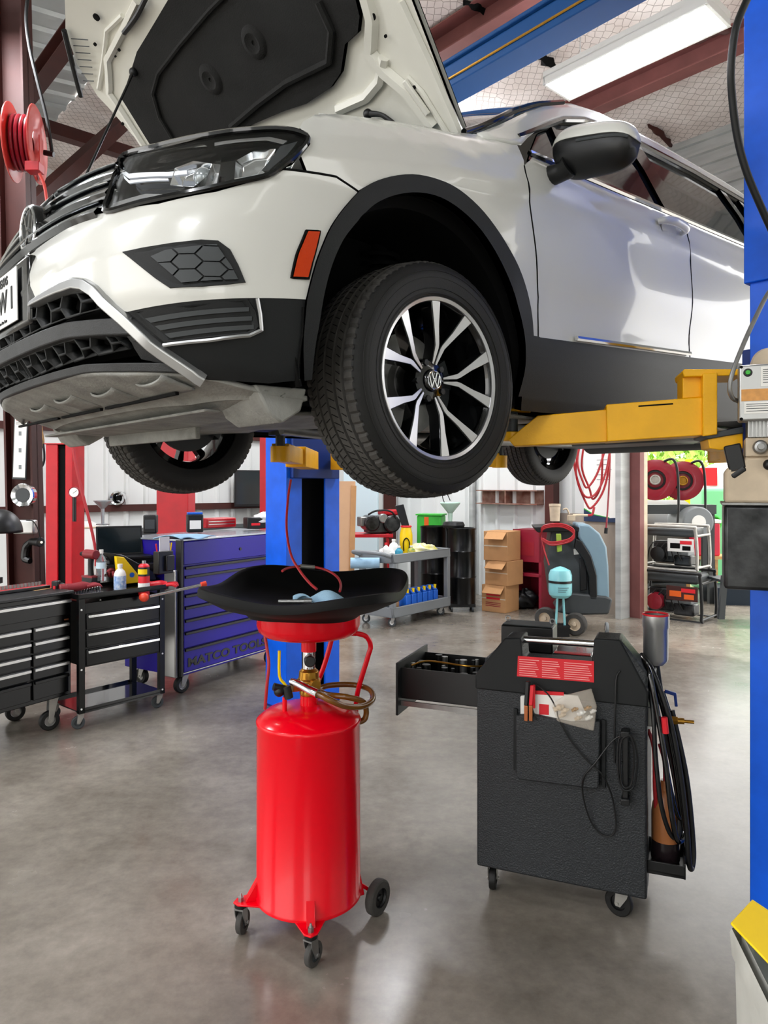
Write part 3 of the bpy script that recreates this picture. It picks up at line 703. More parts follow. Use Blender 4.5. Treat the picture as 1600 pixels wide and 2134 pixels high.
def hexmesh(z0, z1, u1, rx, ry, name):
    cl = [(UE, z0), (u1, z0 + .01), (u1 - .04, z1), (UE, z1)]; i = 0
    for sy in (1, -1):
        mb = MB()
        for i in range(0, 14):
            for j in range(-3, 5):
                cx = UE + i * rx * 1.5; cy = (z0 + z1) / 2 + (j + (.5 if i % 2 else 0)) * ry * 1.74
                hx = clipconvex(hexpanel(cx, cy, rx, ry), cl); hi = clipconvex(hexpanel(cx, cy, rx * .86, ry * .86), cl)
                if len(hx) < 3: continue
                n = len(hx); fr = [P(a, b, -.004)[0] for a, b in hx]; bk = [P(a, b, -.045)[0] for a, b in hx]
                mb._n(fr + bk, [(k, (k + 1) % n, n + (k + 1) % n, n + k) for k in range(n)], False)
        mb.build(name, M_clad, car, solid=.007, xf=lambda v: Vector((-v.x, v.y * sy, v.z)))
hexmesh(.126, .196, -.985, .052, .046, 'intake_mesh'); hexmesh(.026, .082, -1.0, .045, .042, 'intake_mesh')
# flat painted corner pieces that close the fascia beside the meshes
shell2('bumper_corner', [(-.985, .14), (-.96, .10), (-.93, .05), (-.985, .05), (-1.02, .115)], M_cladd, off=-.008, th=.01)
shell2('bumper_corner', [(-.99, .085), (-.94, .06), (-.86, -.0), (-.84, -.025), (-.99, .01)], M_cladd, off=-.01, th=.01)
# undertray: runs from the chin back under the engine, with ribs and scoops
def tray_y(x): return ip(x, [-.85, -.80, -.72, -.6, -.5, -.45, -.40, -.1], [.50, .62, .74, .80, .80, .66, .60, .56])
def tray_z(x, y): return ip(x, [-.88, -.8, -.7, -.55, -.3, 0, .3], [.015, -.02, -.052, -.098, -.112, -.10, -.09]) + .03 * max(0, abs(y) - .55) / .25
def xfr(y): f = min(1, abs(y) / .82); return XS + .02 - (.56) * (1 - f ** 3.2) ** (1 / 3.2)
mb = MB()
def tp(u, v):
    y = -.80 + 1.6 * v; x0 = xfr(y) - .0; x = x0 + (-.42 - x0) * u
    return Vector((x, y, tray_z(x, y) - (.006 if .45 < u < .5 else 0)))
mb.grid(tp, 30, 40); ut = mb.build('undertray', M_under, car, solid=.012, xf=FX)
mb = MB(); mb.grid(lambda u, v: Vector((-.42 + .62 * u, (-.52 + 1.04 * v), -.10 + .03 * u + .012 * math.sin(v * 9))), 14, 20); mb.build('undertray', M_under, car, solid=.012, xf=FX)
for y in (-.25, .04, .32, .60):   # raised scoops moulded in the tray
    mb = MB(); mb.grid(lambda u, v: Vector((-.80 + .09 * u + .05 * abs(y), y + (-.08 + .16 * v), tray_z(-.80 + .09 * u + .05 * abs(y), y) - .006 - .016 * math.sin(math.pi * v) ** .5 * (1 - u))), 6, 10); mb.build('scoop', M_under, ut, solid=.006, xf=FX)
for yy in ((-.78, -.30), (-.26, .1), (.14, .62)):
    mb = MB(); mb.bar((-.70, yy[0], -.064), (-.70, yy[1], -.064), .010, .008); mb.build('rib', M_dark, ut, xf=FX)
mb = MB(); mb.bar((-.60, -.72, -.103), (-.60, .62, -.103), .05, .008); mb.build('splash_flap', M_under, ut, xf=FX, bevel=.004)
mb = MB(); mb.bar((-.44, -.50, -.125), (-.40, .15, -.125), .02, .05); mb.build('splash_flap', M_under, ut, xf=FX, bevel=.004)
# air deflectors ahead of the front wheels
for sy in (1, -1):
    mb = MB(); mb.prism([(-.58, -.05), (-.42, -.05), (-.44, -.11), (-.50, -.145), (-.54, -.12)], .58 * sy, .80 * sy, lambda a, b, h: (a, h, b)); mb.build('wheel_deflector', M_under, car, xf=FX, bevel=.006)
# floor pan, exhaust, subframe, arms
mb = MB(); mb.box((1.9, 0, .02), (3.3, 1.62, .14)); mb.build('floor_pan', M_clad, car, xf=FX, bevel=.03)
mb = MB(); mb.grid(lambda u, v: Vector((.3 + 3.3 * u, .12 + .34 * v, -.075 - .02 * math.sin(math.pi * v))), 20, 6); mb.build('floor_cover', M_under, car, solid=.01, xf=FX)
mb = MB(); mb.grid(lambda u, v: Vector((.4 + 2.0 * u, .50 + .28 * v, -.07 - .012 * math.sin(u * 14))), 40, 4); mb.build('floor_cover', M_under, car, solid=.01, xf=FX)
mb = MB(); mb.tube([(.1, -.1, -.08), (.6, -.05, -.11), (1.6, -.02, -.10), (2.2, -.2, -.09), (3.0, -.35, -.06)], .03, 12); mb.build('exhaust_pipe', M_steel, car, xf=FX)
mb = MB(); mb.tube([(3.05, -.55, -.03), (3.05, .55, -.03)], .11, 20, sm=0); mb.build('silencer', M_dgrey, car, xf=FX, bevel=.02)
mb = MB(); mb.box((2.55, -.05, -.03), (.55, .9, .16)); mb.build('fuel_tank', M_blk, car, xf=FX, bevel=.05)
mb = MB(); mb.box((.05, 0, -.01), (.35, .9, .08)); mb.build('subframe', M_dgrey, car, xf=FX, bevel=.02)
mb = MB(); mb.box((-.1, 0, .30), (1.2, 1.1, .5)); mb.build('engine_block', M_dark, car, xf=FX, bevel=.05)
for ax_ in (0, 2.79):
    for sy in (1, -1):
        mb = MB(); mb.tube([(ax_ + .12, .40 * sy, -.02), (ax_ + .10, .52 * sy, -.045), (ax_ + .03, .62 * sy, -.06), (ax_ - .01, .70 * sy, -.065)], [.03, .03, .026, .02], 10); mb.tube([(ax_ - .16, .38 * sy, -.02), (ax_ - .10, .50 * sy, -.05), (ax_ - .02, .64 * sy, -.07)], [.022, .02, .02], 10)
        mb.build('control_arm', M_steel, car, xf=FX)
        mb = MB(); mb.cyl((ax_, .35 * sy, .03), (ax_, .66 * sy, 0), .016, seg=12); mb.lathe([(.02, 0), (.04, .02), (.028, .04), (.042, .06), (.03, .08), (.045, .1), (.03, .12)], (ax_, 0, .01), 'y', 16, fn=lambda k, i, r, h: (r, sy * (.54 + h))); mb.build('drive_shaft', M_blk, car, xf=FX)
        mb = MB(); mb.cyl((ax_ + .02, .60 * sy, .05), (ax_ + .06, .55 * sy, .50), .03, seg=14)
        for k in range(7): mb.torus((ax_ + .05, .56 * sy, .26 + k * .03), .065, .008, 'z', 20, 6)
        mb.build('spring_strut', M_dark, car, xf=FX)
# wheels
def wheel(ax_, cz, sy):
    w = part('wheel', car, (-ax_, .785 * sy, cz)); W_ = lambda v: Vector((v.x, v.y * sy, v.z))
    Rr = .35; hw = .112
    prof = []
    # inner bead to outer bead: y from -hw to +hw
    sw = [(.232, -.095), (.240, -.108), (.268, -.116), (.30, -.118), (.325, -.110), (.338, -.100)]
    tr = [(.3435, -.090), (.3445, -.0745), (.337, -.0735), (.337, -.0665), (.3465, -.0655), (.3495, -.043), (.341, -.042), (.341, -.034), (.3505, -.033), (.3505, -.006), (.342, -.005), (.342, .003), (.3505, .004), (.3505, .033), (.341, .034), (.341, .042), (.3495, .043), (.3465, .0655), (.337, .0665), (.337, .0735), (.3445, .0745), (.3435, .090)]
    sw2 = [(.338, .100), (.333, .1045), (.329, .107), (.325, .110), (.312, .1155), (.306, .1175), (.30, .118), (.268, .116), (.252, .1125), (.247, .114), (.242, .110), (.2405, .105)]
    prof = sw + tr + sw2; nseg = 288
    def sip(k, i, r, h):
        if 5 <= i <= 8 or 25 <= i <= 28:  # shoulder blocks cut by slots
            if k % 4 == 0: return r - .006, h
        return r, h
    mb = MB(); mb.lathe(prof, (0, 0, 0), 'y', nseg, fn=sip); t = mb.build('tire', [M_rub, M_rubg], w, xf=W_, ang=28)
    for pl_ in t.data.polygons:
        if abs(pl_.center.y) < .1 and math.hypot(pl_.center.x, pl_.center.z) > .3: pl_.material_index = 1
    # diagonal sipes across the ribs: raised dark cuts
    mb = MB(); rnd = random.Random(3)
    for k in range(96):
        a = 2 * math.pi * k / 96
        for (y0, y1, rr, sh) in ((-.062, -.045, .3487, .03), (-.030, -.008, .3511, .03), (.006, .030, .3511, -.03), (.046, .063, .3487, -.03)):
            p = Vector((rr * math.cos(a), y0, rr * math.sin(a))); q = Vector((rr * math.cos(a + sh), y1, rr * math.sin(a + sh))); mb.bar(p, q, .0022, .001, up=(math.cos(a), 0, math.sin(a)))
    mb.build('sipe_pattern', M_dark, w, xf=W_)
    # raised sidewall rings and fine lettering band
    mb = MB(); mb.torus((0, .1172, 0), .292, .0012, 'y', 120, 6); mb.torus((0, .1155, 0), .262, .0012, 'y', 120, 6); mb.torus((0, .1165, 0), .312, .0012, 'y', 120, 6); mb.build('sidewall_ring', M_rub, w, xf=W_)
    # rim: barrel, machined lip
    rim = [(.2415, .100), (.2415, .108), (.236, .110), (.229, .106), (.226, .098), (.219, .09), (.214, .05), (.208, .0), (.208, -.06), (.222, -.085), (.236, -.1), (.236, -.104), (.205, -.085), (.200, -.06), (.200, .0), (.206, .05), (.212, .088)]
    mb = MB(); mb.lathe(rim, (0, 0, 0), 'y', 96); rb = mb.build('rim', M_gloss, w, xf=W_)
    mb = MB(); mb.lathe([(.2418, .1075), (.2375, .1105), (.2285, .1065), (.2262, .1000)], (0, 0, 0), 'y', 96); mb.build('rim_lip', M_mach, w, xf=W_, solid=.001)
    fr = lambda a, b, h: (a, h, b)
    for k in range(5):
        base = 90 + 14 + 72 * k
        for s_ in (1, -1):
            def pol(r, deg): return (r * math.cos(R(base + deg)), r * math.sin(R(base + deg)))
            outl = [(.227, 18 * s_ + 5.2 * s_), (.16, 14.3 * s_ + 4.4 * s_), (.105, 6.2 * s_ + 5.2 * s_), (.052, 5 * s_ + 6 * s_), (.050, 2.2 * s_), (.098, 1.0 * s_), (.112, 3.2 * s_), (.16, 14.3 * s_ - 4.2 * s_), (.227, 18 * s_ - 4.6 * s_)]
            bp_ = [pol(r, d) for r, d in outl]
            dish = lambda a, b, h: (a, h + .102 - .040 * max(0, (.225 - math.hypot(a, b)) / .18), b)
            mb = MB(); mb.prism(bp_, -.045, 0, dish); mb.build('spoke', M_gloss, w, xf=W_, bevel=.002)
            outl = [(.2275, 18 * s_ + 4.6 * s_), (.16, 14.3 * s_ + 3.7 * s_), (.105, 6.2 * s_ + 4.4 * s_), (.052, 5 * s_ + 5.0 * s_), (.051, 4.0 * s_), (.099, 2.4 * s_), (.112, 4.0 * s_), (.16, 14.3 * s_ - 3.2 * s_), (.2275, 18 * s_ - 3.8 * s_)]
            mb = MB(); mb.prism([pol(r, d) for r, d in outl], .0002, .0016, dish); mb.build('spoke_face', M_mach, w, xf=W_)
    mb = MB(); mb.lathe([(0, .062), (.055, .062), (.062, .058), (.07, .03), (.07, -.02)], (0, 0, 0), 'y', 40); mb.build('hub', M_gloss, w, xf=W_)
    for k in range(5):
        a = R(90 + 14 + 36 + 72 * k); mb = MB(); mb.cyl((.056 * math.cos(a), .03, .056 * math.sin(a)), (.056 * math.cos(a), .066, .056 * math.sin(a)), .010, seg=6); mb.build('wheel_bolt', M_blk, w, xf=W_)
    mb = MB(); mb.lathe([(0, .074), (.026, .074), (.030, .072), (.034, .066), (.034, .05)], (0, 0, 0), 'y', 40); cp = mb.build('center_cap', M_gloss, w, xf=W_)
    if sy > 0 and ax_ == 0: o_ = vwlogo(w, lambda a, b, h: (-a, .0755 + h, b), .027, M_chrome, .0042)
    # brake disc and caliper
    mb = MB(); mb.lathe([(0, -.02), (.075, -.02), (.08, -.045), (.156, -.045), (.156, -.067), (.08, -.067)], (0, 0, 0), 'y', 64); mb.build('brake_disc', M_steel if sy > 0 and ax_ == 0 else M_dgrey, w, xf=W_)
    mb = MB(); mb.lathe([(.10, -.02), (.172, -.02), (.172, -.10), (.10, -.10), (.10, -.02)], (0, 0, 0), 'y', 14, 150, 215); mb.build('brake_caliper', M_dgrey, w, xf=W_, bevel=.006)
for a_, cz in ((0, 0), (2.79, -.01)):
    for sy in (1, -1): wheel(a_, cz, sy)
# wheel-arch liners
for ax_ in (-.04, 2.79):
    for sy in (1, -1):
        r0 = .44 if ax_ < 1 else .42
        mb = MB(); mb.lathe([(r0 + .03, .875), (r0 + .03, .86), (r0, .84), (r0 - .01, .45), (.1, .43)], (0, 0, 0), 'y', 40, -14, 194, fn=lambda k, i, r, h: (r, h * sy))
        mb.build('wheel_arch_liner', M_blkw, car, xf=lambda v: FX(v + Vector((ax_, 0, .06))), solid=.004) if False else mb.build('wheel_arch_liner', M_dark, car, xf=lambda v: FX(v + Vector((ax_, 0, .055))), solid=.004)
# door mirrors
for sy in (1, -1):
    Y = lambda v: Vector((-v.x, v.y * sy, v.z))
    b0 = P(.56, .745)[0]
    mb = MB(); mb.tube([b0 + Vector((-.02, -.02, -.01)), b0 + Vector((-.02, .04, -.01)), b0 + Vector((-.02, .07, .0))], [.035, .032, .04], 14); mr = mb.build('door_mirror', M_blk, car, xf=Y, bevel=0)
    mc = b0 + Vector((.0, .15, .035))
    def mshape(u, v, top):
        # u along width -1..1 (in to out), v around the shell
        a = math.pi * v; w = max(0, 1 - abs(u) ** 4) ** .5
        x = -.075 * math.sin(a) * (w ** .6); hh = .085 * (1 - .12 * u)
        z = -math.cos(a) * hh * w
        return mc + Vector((x + .02, .15 * u, z - .030 * u))
    def half(v0, v1, name, m, k=1.0):
        mb = MB(); mb.grid(lambda u, v: mc + (mshape(-1 + 2 * u, v0 + (v1 - v0) * v, 0) - mc) * k, 24, 16); return mb.build(name, m, mr, xf=Y, solid=.004)
    half(0, .60, 'mirror_housing', M_blk, 1.0); half(.60, 1, 'mirror_cap', M_white, 1.02)
    mb = MB(); mb.grid(lambda u, v: mc + Vector((.018, .143 * (-1 + 2 * u), .075 * (-1 + 2 * v) * max(0, 1 - abs(-1 + 2 * u) ** 4) ** .5 - .030 * (-1 + 2 * u))), 20, 8); mb.build('mirror_glass', M_glass, mr, xf=Y, solid=.003)
    mb = MB(); mb.tube([mc + (mshape(u, .55, 0) - mc) * 1.03 for u in (-.2, .1, .4, .7, .9)], .006, 8); mb.build('turn_signal', M_amber if False else M_dgrey, mr, xf=Y)
# ---- open bonnet: inner panel, felt, struts
PH = R(47); HH = Vector((.25, 0, .80)); HD = Vector((-math.cos(PH), 0, math.sin(PH))); HN = Vector((math.sin(PH), 0, math.cos(PH)))
def HL_(s, y, off=0.):
    k = .045 * (abs(y) / .9) ** 3 + .10 * max(0, (s - .75) / .45) ** 2   # sides and nose curl down (towards the underside)
    p = HH + HD * s + HN * (off - k + .05); p = Vector((p.x, y, p.z)); return p
def hsurf(s, y, off=0.):
    p = HL_(s, y, off); e = .01; a = HL_(s + e, y, off) - HL_(s - e, y, off); b = HL_(s, y + e, off) - HL_(s, y - e, off); n = a.cross(b).normalized()
    if n.dot(HN) > 0: n = -n
    return p, n
def hp_px(px, py, lift=0.):
    d = Vector(((px - 800) / F, 1, (1012 - py) / F)); c = Vector((0, 0, CH)) - CO
    w = lambda v: CR * v.x + CL * v.y + CU * v.z
    nw = w(HN); t = (w(HH + HN * (.03 + lift)) - c).dot(nw) / d.dot(nw); q = c + d * t
    v = Vector((q.dot(CR), q.dot(CL), q.dot(CU))); return ((v - HH).dot(HD), v.y)
HSS = lambda *p: [hp_px(*q) for q in p]
def hood_pt(s, y, off=0.): return hsurf(s, y, off)
hin = lambda u, z, off=0.: (lambda r_: (r_[0], r_[1]))(hsurf(u, z, -off))
# outer skin and inner frame (positions: s up the bonnet, y across)
hout = [(0, -.76), (0, .76), (.3, .80), (.6, .84), (.85, .88), (.98, .84), (1.08, .74), (1.16, .55), (1.20, .3), (1.21, 0), (1.20, -.3), (1.16, -.55), (1.08, -.74), (.98, -.84), (.85, -.88), (.6, -.84), (.3, -.80)]
def hshell(name, poly, m, off, th=.004, parent=None, step=.05): return shell(name, poly, m, off=off, th=th, step=step, parent=parent, surf=lambda a, b, o: hsurf(a, b, -o))
hood = hshell('hood', hout, M_white, -.03, .004)
hshell('hood_frame', hout, M_inner, 0, .012, hood)
felt = HSS((322, 296), (262, 200), (290, 105), (365, -20), (735, -60), (755, 30), (750, 65), (722, 90), (712, 150), (690, 182), (640, 215), (590, 232), (520, 262), (500, 300))
felt_o = hshell('insulation_pad', felt, M_felt, .022, .02, hood)
line('pad_ridge', HSS((335, 150), (325, 190), (340, 240), (370, 290)), .018, M_felt, -.030, felt_o, surf=hsurf)
line('pad_ridge', HSS((485, 262), (540, 215), (600, 170), (690, 125), (697, 60), (670, 0)), .026, M_felt, -.032, felt_o, surf=hsurf)
line('pad_ridge', HSS((335, 150), (380, 90), (440, 20), (480, -20)), .018, M_felt, -.030, felt_o, surf=hsurf)
for c in ((440, 165), (530, 88)):
    a, b = hp_px(*c); mb = MB(); mb.lathe([(.008, .026), (.022, .028), (.034, .034), (.05, .03), (.06, .02)], (0, 0, 0), 'z', 30)
    p, n = hsurf(a, b); M_ = basis(p, n.orthogonal(), n.cross(n.orthogonal())); mb.build('pad_boss', M_felt, felt_o, xf=lambda v: FX(M_ @ v))
# pressed ribs of the white inner frame
for pts, w in (([(968, 290), (900, 130), (840, 0)], .03), ([(905, 262), (850, 190), (800, 150), (770, 110), (775, 40), (760, -20)], .05), ([(700, 232), (760, 205), (790, 170), (800, 120)], .04), ([(940, 285), (880, 190), (850, 160)], .02),
                  ([(310, 305), (235, 190), (230, 120), (270, 40), (290, 0)], .035), ([(215, 180), (225, 100), (230, 60), (260, 30)], .02)):
    line('pressed_rib', HSS(*pts), w, M_inner, -.004, hood, surf=hsurf)
for c, r_ in (((780, 32), .012), ((265, 252), .007), ((210, 84), .007), ((253, 100), .006), ((246, 113), .004), ((808, 72), .005), ((215, 26), .014), ((870, 205), .008), ((868, 178), .006), ((893, 243), .008), ((915, 165), .006)):
    a, b = hp_px(*c); p, n = hsurf(a, b); mb = MB(); mb.cyl(p + n * .010, p + n * .016, r_, seg=14); mb.build('hole', M_dark, hood, xf=FX)
mb = MB(); a = HSS((160, 45), (172, 120), (188, 188)); mb.tube([hsurf(*q)[0] + hsurf(*q)[1] * .02 for q in a], .011, 8); mb.build('bonnet_seal', M_blk, hood, xf=FX)
mb = MB(); a = HSS((310, -10), (290, 28), (265, 62)); mb.tube([hsurf(*q)[0] + hsurf(*q)[1] * .02 for q in a], .010, 8); mb.build('bonnet_seal', M_blk, hood, xf=FX)
for k in range(7):
    a = HSS((172 + k * 3.2, 68 + k * 15), (200 + k * 1.5, 74 + k * 14.5)); line('pressed_rib', a, .004, M_dgrey, -.016, hood, surf=hsurf)
# gas strut / prop, hinge and washer hose
mb = MB(); q = hp_px(285, 145); p0 = hsurf(*q)[0] + hsurf(*q)[1] * .03; mb.cyl(p0, Vector((-.62, -.60, .62)), .005, seg=8); mb.sphere(p0, .018, 12, 8); mb.build('hood_prop', M_blk, hood, xf=FX)
q = HSS((772, 233), (800, 234), (822, 248), (853, 270)); mb = MB(); mb.tube([hsurf(*a)[0] + hsurf(*a)[1] * .03 for a in q], [.012, .008, .009, .004], 10); mb.sphere(hsurf(*q[0])[0] + hsurf(*q[0])[1] * .03, .017, 12, 8); mb.build('washer_hose', M_blk, hood, xf=FX)
q = HSS((850, 162), (900, 232)); mb = MB(); mb.bar(hsurf(*q[0])[0] + hsurf(*q[0])[1] * .022, hsurf(*q[1])[0] + hsurf(*q[1])[1] * .022, .02, .012); mb.build('hinge_bracket', M_inner, hood, xf=FX, bevel=.003)
for sy in (1, -1):
    mb = MB(); mb.bar((.22, .745 * sy, .80), (.38, .73 * sy, .84), .03, .02); mb.build('hood_hinge', M_white, car, xf=FX, bevel=.004)
# fender top rails and engine bay closing panels
for sy in (1, -1):
    mb = MB(); mb.grid(lambda u, v: Vector(((-.40 + .64 * u), sy * ((P(-.40 + .64 * u, HTOP(-.40 + .64 * u))[0].y) * (1 - v) + .66 * v), HTOP(-.40 + .64 * u) - .006 - .14 * v)), 20, 4); mb.build('inner_fender_rail', M_white, car, xf=FX, solid=.004)
mb = MB(); mb.grid(lambda u, v: Vector((xf(.56) + .02 + .25 * u * 1, -.70 + 1.4 * v, .57 - .04 * u)) + Vector((.22 * abs(-1 + 2 * v) ** 3, 0, 0)), 6, 20); mb.build('slam_panel', M_blk, car, xf=FX, solid=.01)
mb = MB(); mb.box((.30, 0, .74), (.18, 1.42, .06)); mb.build('cowl', M_blk, car, xf=FX, bevel=.02)
mb = MB(); mb.box((1.6, 0, .28), (2.4, 1.5, .42)); mb.build('cabin_tub', M_dark, car, xf=FX, bevel=.05)
for yy in (.36, -.36):
    mb = MB(); mb.box((1.25, yy, .72), (.14, .46, .60), (0, R(12), 0)); mb.sphere((1.34, yy, 1.07), .1, 16, 10, (.6, 1.2, 1)); mb.build('front_seat', M_dgrey, car, xf=FX, bevel=.04)
# ================================================================= helpers for upright planes
def vplane(o, rz):
    """returns (matrix, map) : map(px,py,y) gives local (x,z) on the plane at local depth y"""
    M_ = Matrix.Translation(Vector(o)) @ Matrix.Rotation(rz, 4, 'Z'); xd = M_.to_3x3() @ Vector((1, 0, 0)); yd = M_.to_3x3() @ Vector((0, 1, 0)); O = Vector(o)
    def m(px, py, y=0.):
        d = Vector(((px - 800) / F, 1, (1012 - py) / F)); c = Vector((0, 0, CH)); q0 = O + yd * y
        t = (q0 - c).dot(yd) / d.dot(yd); q = c + d * t - O; return (q.dot(xd), q.z)
    return m
XZ = lambda a, b, h: (a, h, b)
def wheelpart(parent, name, c, r, w, axis, m=None, hub=None, fork=None, ang=0):
    """small wheel: tyre torus, hub disc; axis = angle of axle in plan"""
    M_ = Matrix.Translation(Vector(c)) @ Matrix.Rotation(axis, 4, 'Z')
    mb = MB(); mb.lathe([(r * .55, w / 2), (r * .9, w / 2), (r * .98, w * .38), (r, w * .15), (r, -w * .15), (r * .98, -w * .38), (r * .9, -w / 2), (r * .55, -w / 2)], (0, 0, 0), 'x', 32)
    o = mb.build(name, m or M_rub, parent, xf=lambda v: M_ @ v)
    mb = MB(); mb.lathe([(0, w * .45), (r * .16, w * .45), (r * .2, w * .25), (r * .5, w * .2), (r * .56, w * .42), (r * .56, -w * .42), (r * .5, -w * .2), (r * .2, -w * .25), (r * .16, -w * .45), (0, -w * .45)], (0, 0, 0), 'x', 32)
    mb.build('wheel_hub', hub or M_dgrey, parent if parent.parent else o, xf=lambda v: M_ @ v); return o
def caster(parent, x, y, r, top, axis=0., w=.03, fm=None, tm=None, hub=None, lead=None):
    """swivel caster under a point: fork plate at z=top, wheel on the floor"""
    lead = r * .35 if lead is None else lead
    c = part('caster', parent, (x, y, 0)); M_ = Matrix.Rotation(axis, 4, 'Z'); fm = fm or M_zinc
    mb = MB()
    for s_ in (1, -1):
        h = s_ * (w / 2 + .004)
        mb.prism([(-r * .45, top - .012), (r * .45, top - .012), (lead + r * .2, r * .95), (lead + r * .12, r * .8), (lead - r * .22, r * .8), (-r * .35, top - .03)], h - .0015, h + .0015, lambda a, b, hh: (hh, a, b))
    mb.box((0, 0, top - .008), (w + .012, r * .95, .006)); mb.cyl((0, 0, top - .006), (0, 0, top), r * .45, seg=20)
    mb.cyl((-w / 2 - .01, lead, r), (w / 2 + .01, lead, r), .006, seg=10)
    mb.build('fork', fm, c, xf=lambda v: M_ @ v)
    q = M_ @ Vector((0, lead, r)); wheelpart(c, 'wheel', (q.x, q.y, r), r, w, axis, tm, hub)
    return c
def merge_part(c): return c
# ================================================================= two-post lift
KR = Vector((1.58, 2.66, 0)); KL = Vector((-.58, 5.15, 0))
lift = thing('vehicle_lift', 'blue two-post car lift with yellow arms carrying the white SUV', 'vehicle lift')
aR = math.atan2(RV.y, RV.x)
def column(K, sgn, top):
    """C-section column, open towards the car; sgn=-1 opens to -l"""
    def f(a, b, z): return K + RV * a + LV * (b * sgn) + Vector((0, 0, z))
    out = [(-.23, -.13), (.23, -.13), (.23, .13), (.10, .13), (.10, .112), (.212, .112), (.212, -.112), (-.212, -.112), (-.212, .112), (-.10, .112), (-.10, .13), (-.23, .13)]
    mb = MB(); n = len(out); vs = [f(a, b, z) for z in (.012, top) for a, b in out]
    mb._n(vs, [(i, (i + 1) % n, n + (i + 1) % n, n + i) for i in range(n)], False)
    for z in (.012, top):
        k = 0 if z < 1 else n
        for q in ((0, 1, 6, 7), (1, 2, 5, 6), (2, 3, 4, 5), (0, 7, 8, 11), (8, 9, 10, 11)): mb._n([vs[k + i] for i in q], [(0, 1, 2, 3)], False)
    c = mb.build('column', M_blue, lift, bevel=.004)
    mb = MB(); vs = [f(a, b, z) for z in (0, .012) for a, b in ((-.232, -.132), (.232, -.132), (.232, .132), (-.232, .132))]
    mb._n(vs, [(0, 1, 2, 3), (4, 5, 6, 7), (0, 1, 5, 4), (1, 2, 6, 5), (2, 3, 7, 6), (3, 0, 4, 7)], False); mb.build('base_plate', M_bluek, lift)
    mb = MB(); vs = [f(a, b, z) for z in (.02, top - .05) for a, b in ((-.205, -.105), (.205, -.105), (.205, .04), (-.205, .04))]
    mb._n(vs, [(0, 1, 2, 3), (4, 5, 6, 7), (0, 1, 5, 4), (1, 2, 6, 5), (2, 3, 7, 6), (3, 0, 4, 7)], False); mb.build('column_channel', M_dark, c)
    return c, f
colR, fR = column(KR, -1, 2.35); colL, fL = column(KL, 1, 3.66)
mb = MB(); vs = [fR(a, b, z) for z in (2.28, 3.9) for a, b in ((-.245, -.145), (.245, -.145), (.245, .145), (-.245, .145))]
mb._n(vs, [(0, 1, 2, 3), (4, 5, 6, 7), (0, 1, 5, 4), (1, 2, 6, 5), (2, 3, 7, 6), (3, 0, 4, 7)], False); mb.build('column_extension', M_blue, lift, bevel=.004)
mb = MB(); p = KR - RV * .1 + Vector((0, 0, 3.72)); q = KL - RV * .1 + Vector((0, 0, 3.72)); mb.bar(p, q, .16, .12); mb.bar(p + Vector((0, 0, .07)), q + Vector((0, 0, .07)), .20, .02); mb.build('crossbeam', M_beam, lift, bevel=.006)
mb = MB(); mb.tube([p - RV * .085 + Vector((0, 0, -.02)), q - RV * .085 + Vector((0, 0, -.02))], .006, 6, sm=0); mb.build('safety_bar', M_brass, lift)
for K, f in ((KR, fR), (KL, fL)):
    mb = MB(); vs = [f(a, b, z) for z in (1.60, 2.05) for a, b in ((-.20, -.05), (.20, -.05), (.20, .17), (-.20, .17))]
    mb._n(vs, [(0, 1, 2, 3), (4, 5, 6, 7), (0, 1, 5, 4), (1, 2, 6, 5), (2, 3, 7, 6), (3, 0, 4, 7)], False); mb.build('carriage', M_bluek, lift, bevel=.006)
# front swing arm (driver side), traced on its own upright plane
A0 = Vector((1.16, 2.36, 0)); A1 = Vector((.45, 2.53, 0)); arz = math.atan2((A0 - A1).y, (A0 - A1).x)
mp = vplane(A1, arz); AM = Matrix.Translation(A1) @ Matrix.Rotation(arz, 4, 'Z')
def apoly(pts, y0, y1, name, m, par, bev=.003):
    mb = MB(); mb.prism([mp(*q, y=y0) if False else mp(*q) for q in pts], y0, y1, XZ); return mb.build(name, m, par, xf=lambda v: AM @ v, bevel=bev)
arm = apoly([(1263, 843), (1425, 830), (1484, 826), (1482, 906), (1265, 920)], 0, .13, 'swing_arm', M_yel, lift)
apoly([(1070, 929), (1058, 915), (1120, 865), (1266, 852), (1266, 920), (1150, 925)], .018, .108, 'inner_arm', M_yel, arm)
apoly([(1421, 776), (1424, 770), (1548, 770), (1548, 783), (1424, 786)], -.01, .16, 'arm_bracket', M_yel, arm)
apoly([(1424, 784), (1472, 782), (1472, 826), (1424, 829)], .02, .13, 'arm_bracket', M_yel, arm)
apoly([(1462, 780), (1492, 778), (1492, 906), (1462, 910)], -.02, .15, 'arm_bracket', M_yel, arm)
apoly([(1475, 915), (1548, 900), (1548, 935), (1500, 938), (1478, 934)], .0, .14, 'arm_bracket', M_yel, arm)
apoly([(1490, 900), (1548, 890), (1548, 903), (1476, 915), (1462, 912), (1462, 905)], -.01, .15, 'arm_plate', M_dgrey, arm)
apoly([(1330, 845), (1402, 840), (1402, 843), (1330, 848)], -.0015, .0, 'slot_mark', M_dark, arm, 0)
mb = MB(); x, z = mp(1064, 905); mb.cyl((x, .06, z - .02), (x, .06, z + .012), .036, seg=24); mb.build('arm_collar', M_yel, arm, xf=lambda v: AM @ v, bevel=.003)
x, z = mp(1064, 905); zt = mp(1064, 855)[1]
mb = MB(); mb.cyl((x, .06, z + .01), (x, .06, zt), .022, seg=24); mb.build('pad_post', M_dgrey, arm, xf=lambda v: AM @ v)
mb = MB(); mb.box((x + .015, .06, zt + .006), (.10, .09, .014)); mb.box((x - .02, .06, zt + .014), (.03, .09, .012)); mb.build('lift_pad', M_yel, arm, xf=lambda v: AM @ v, bevel=.003)
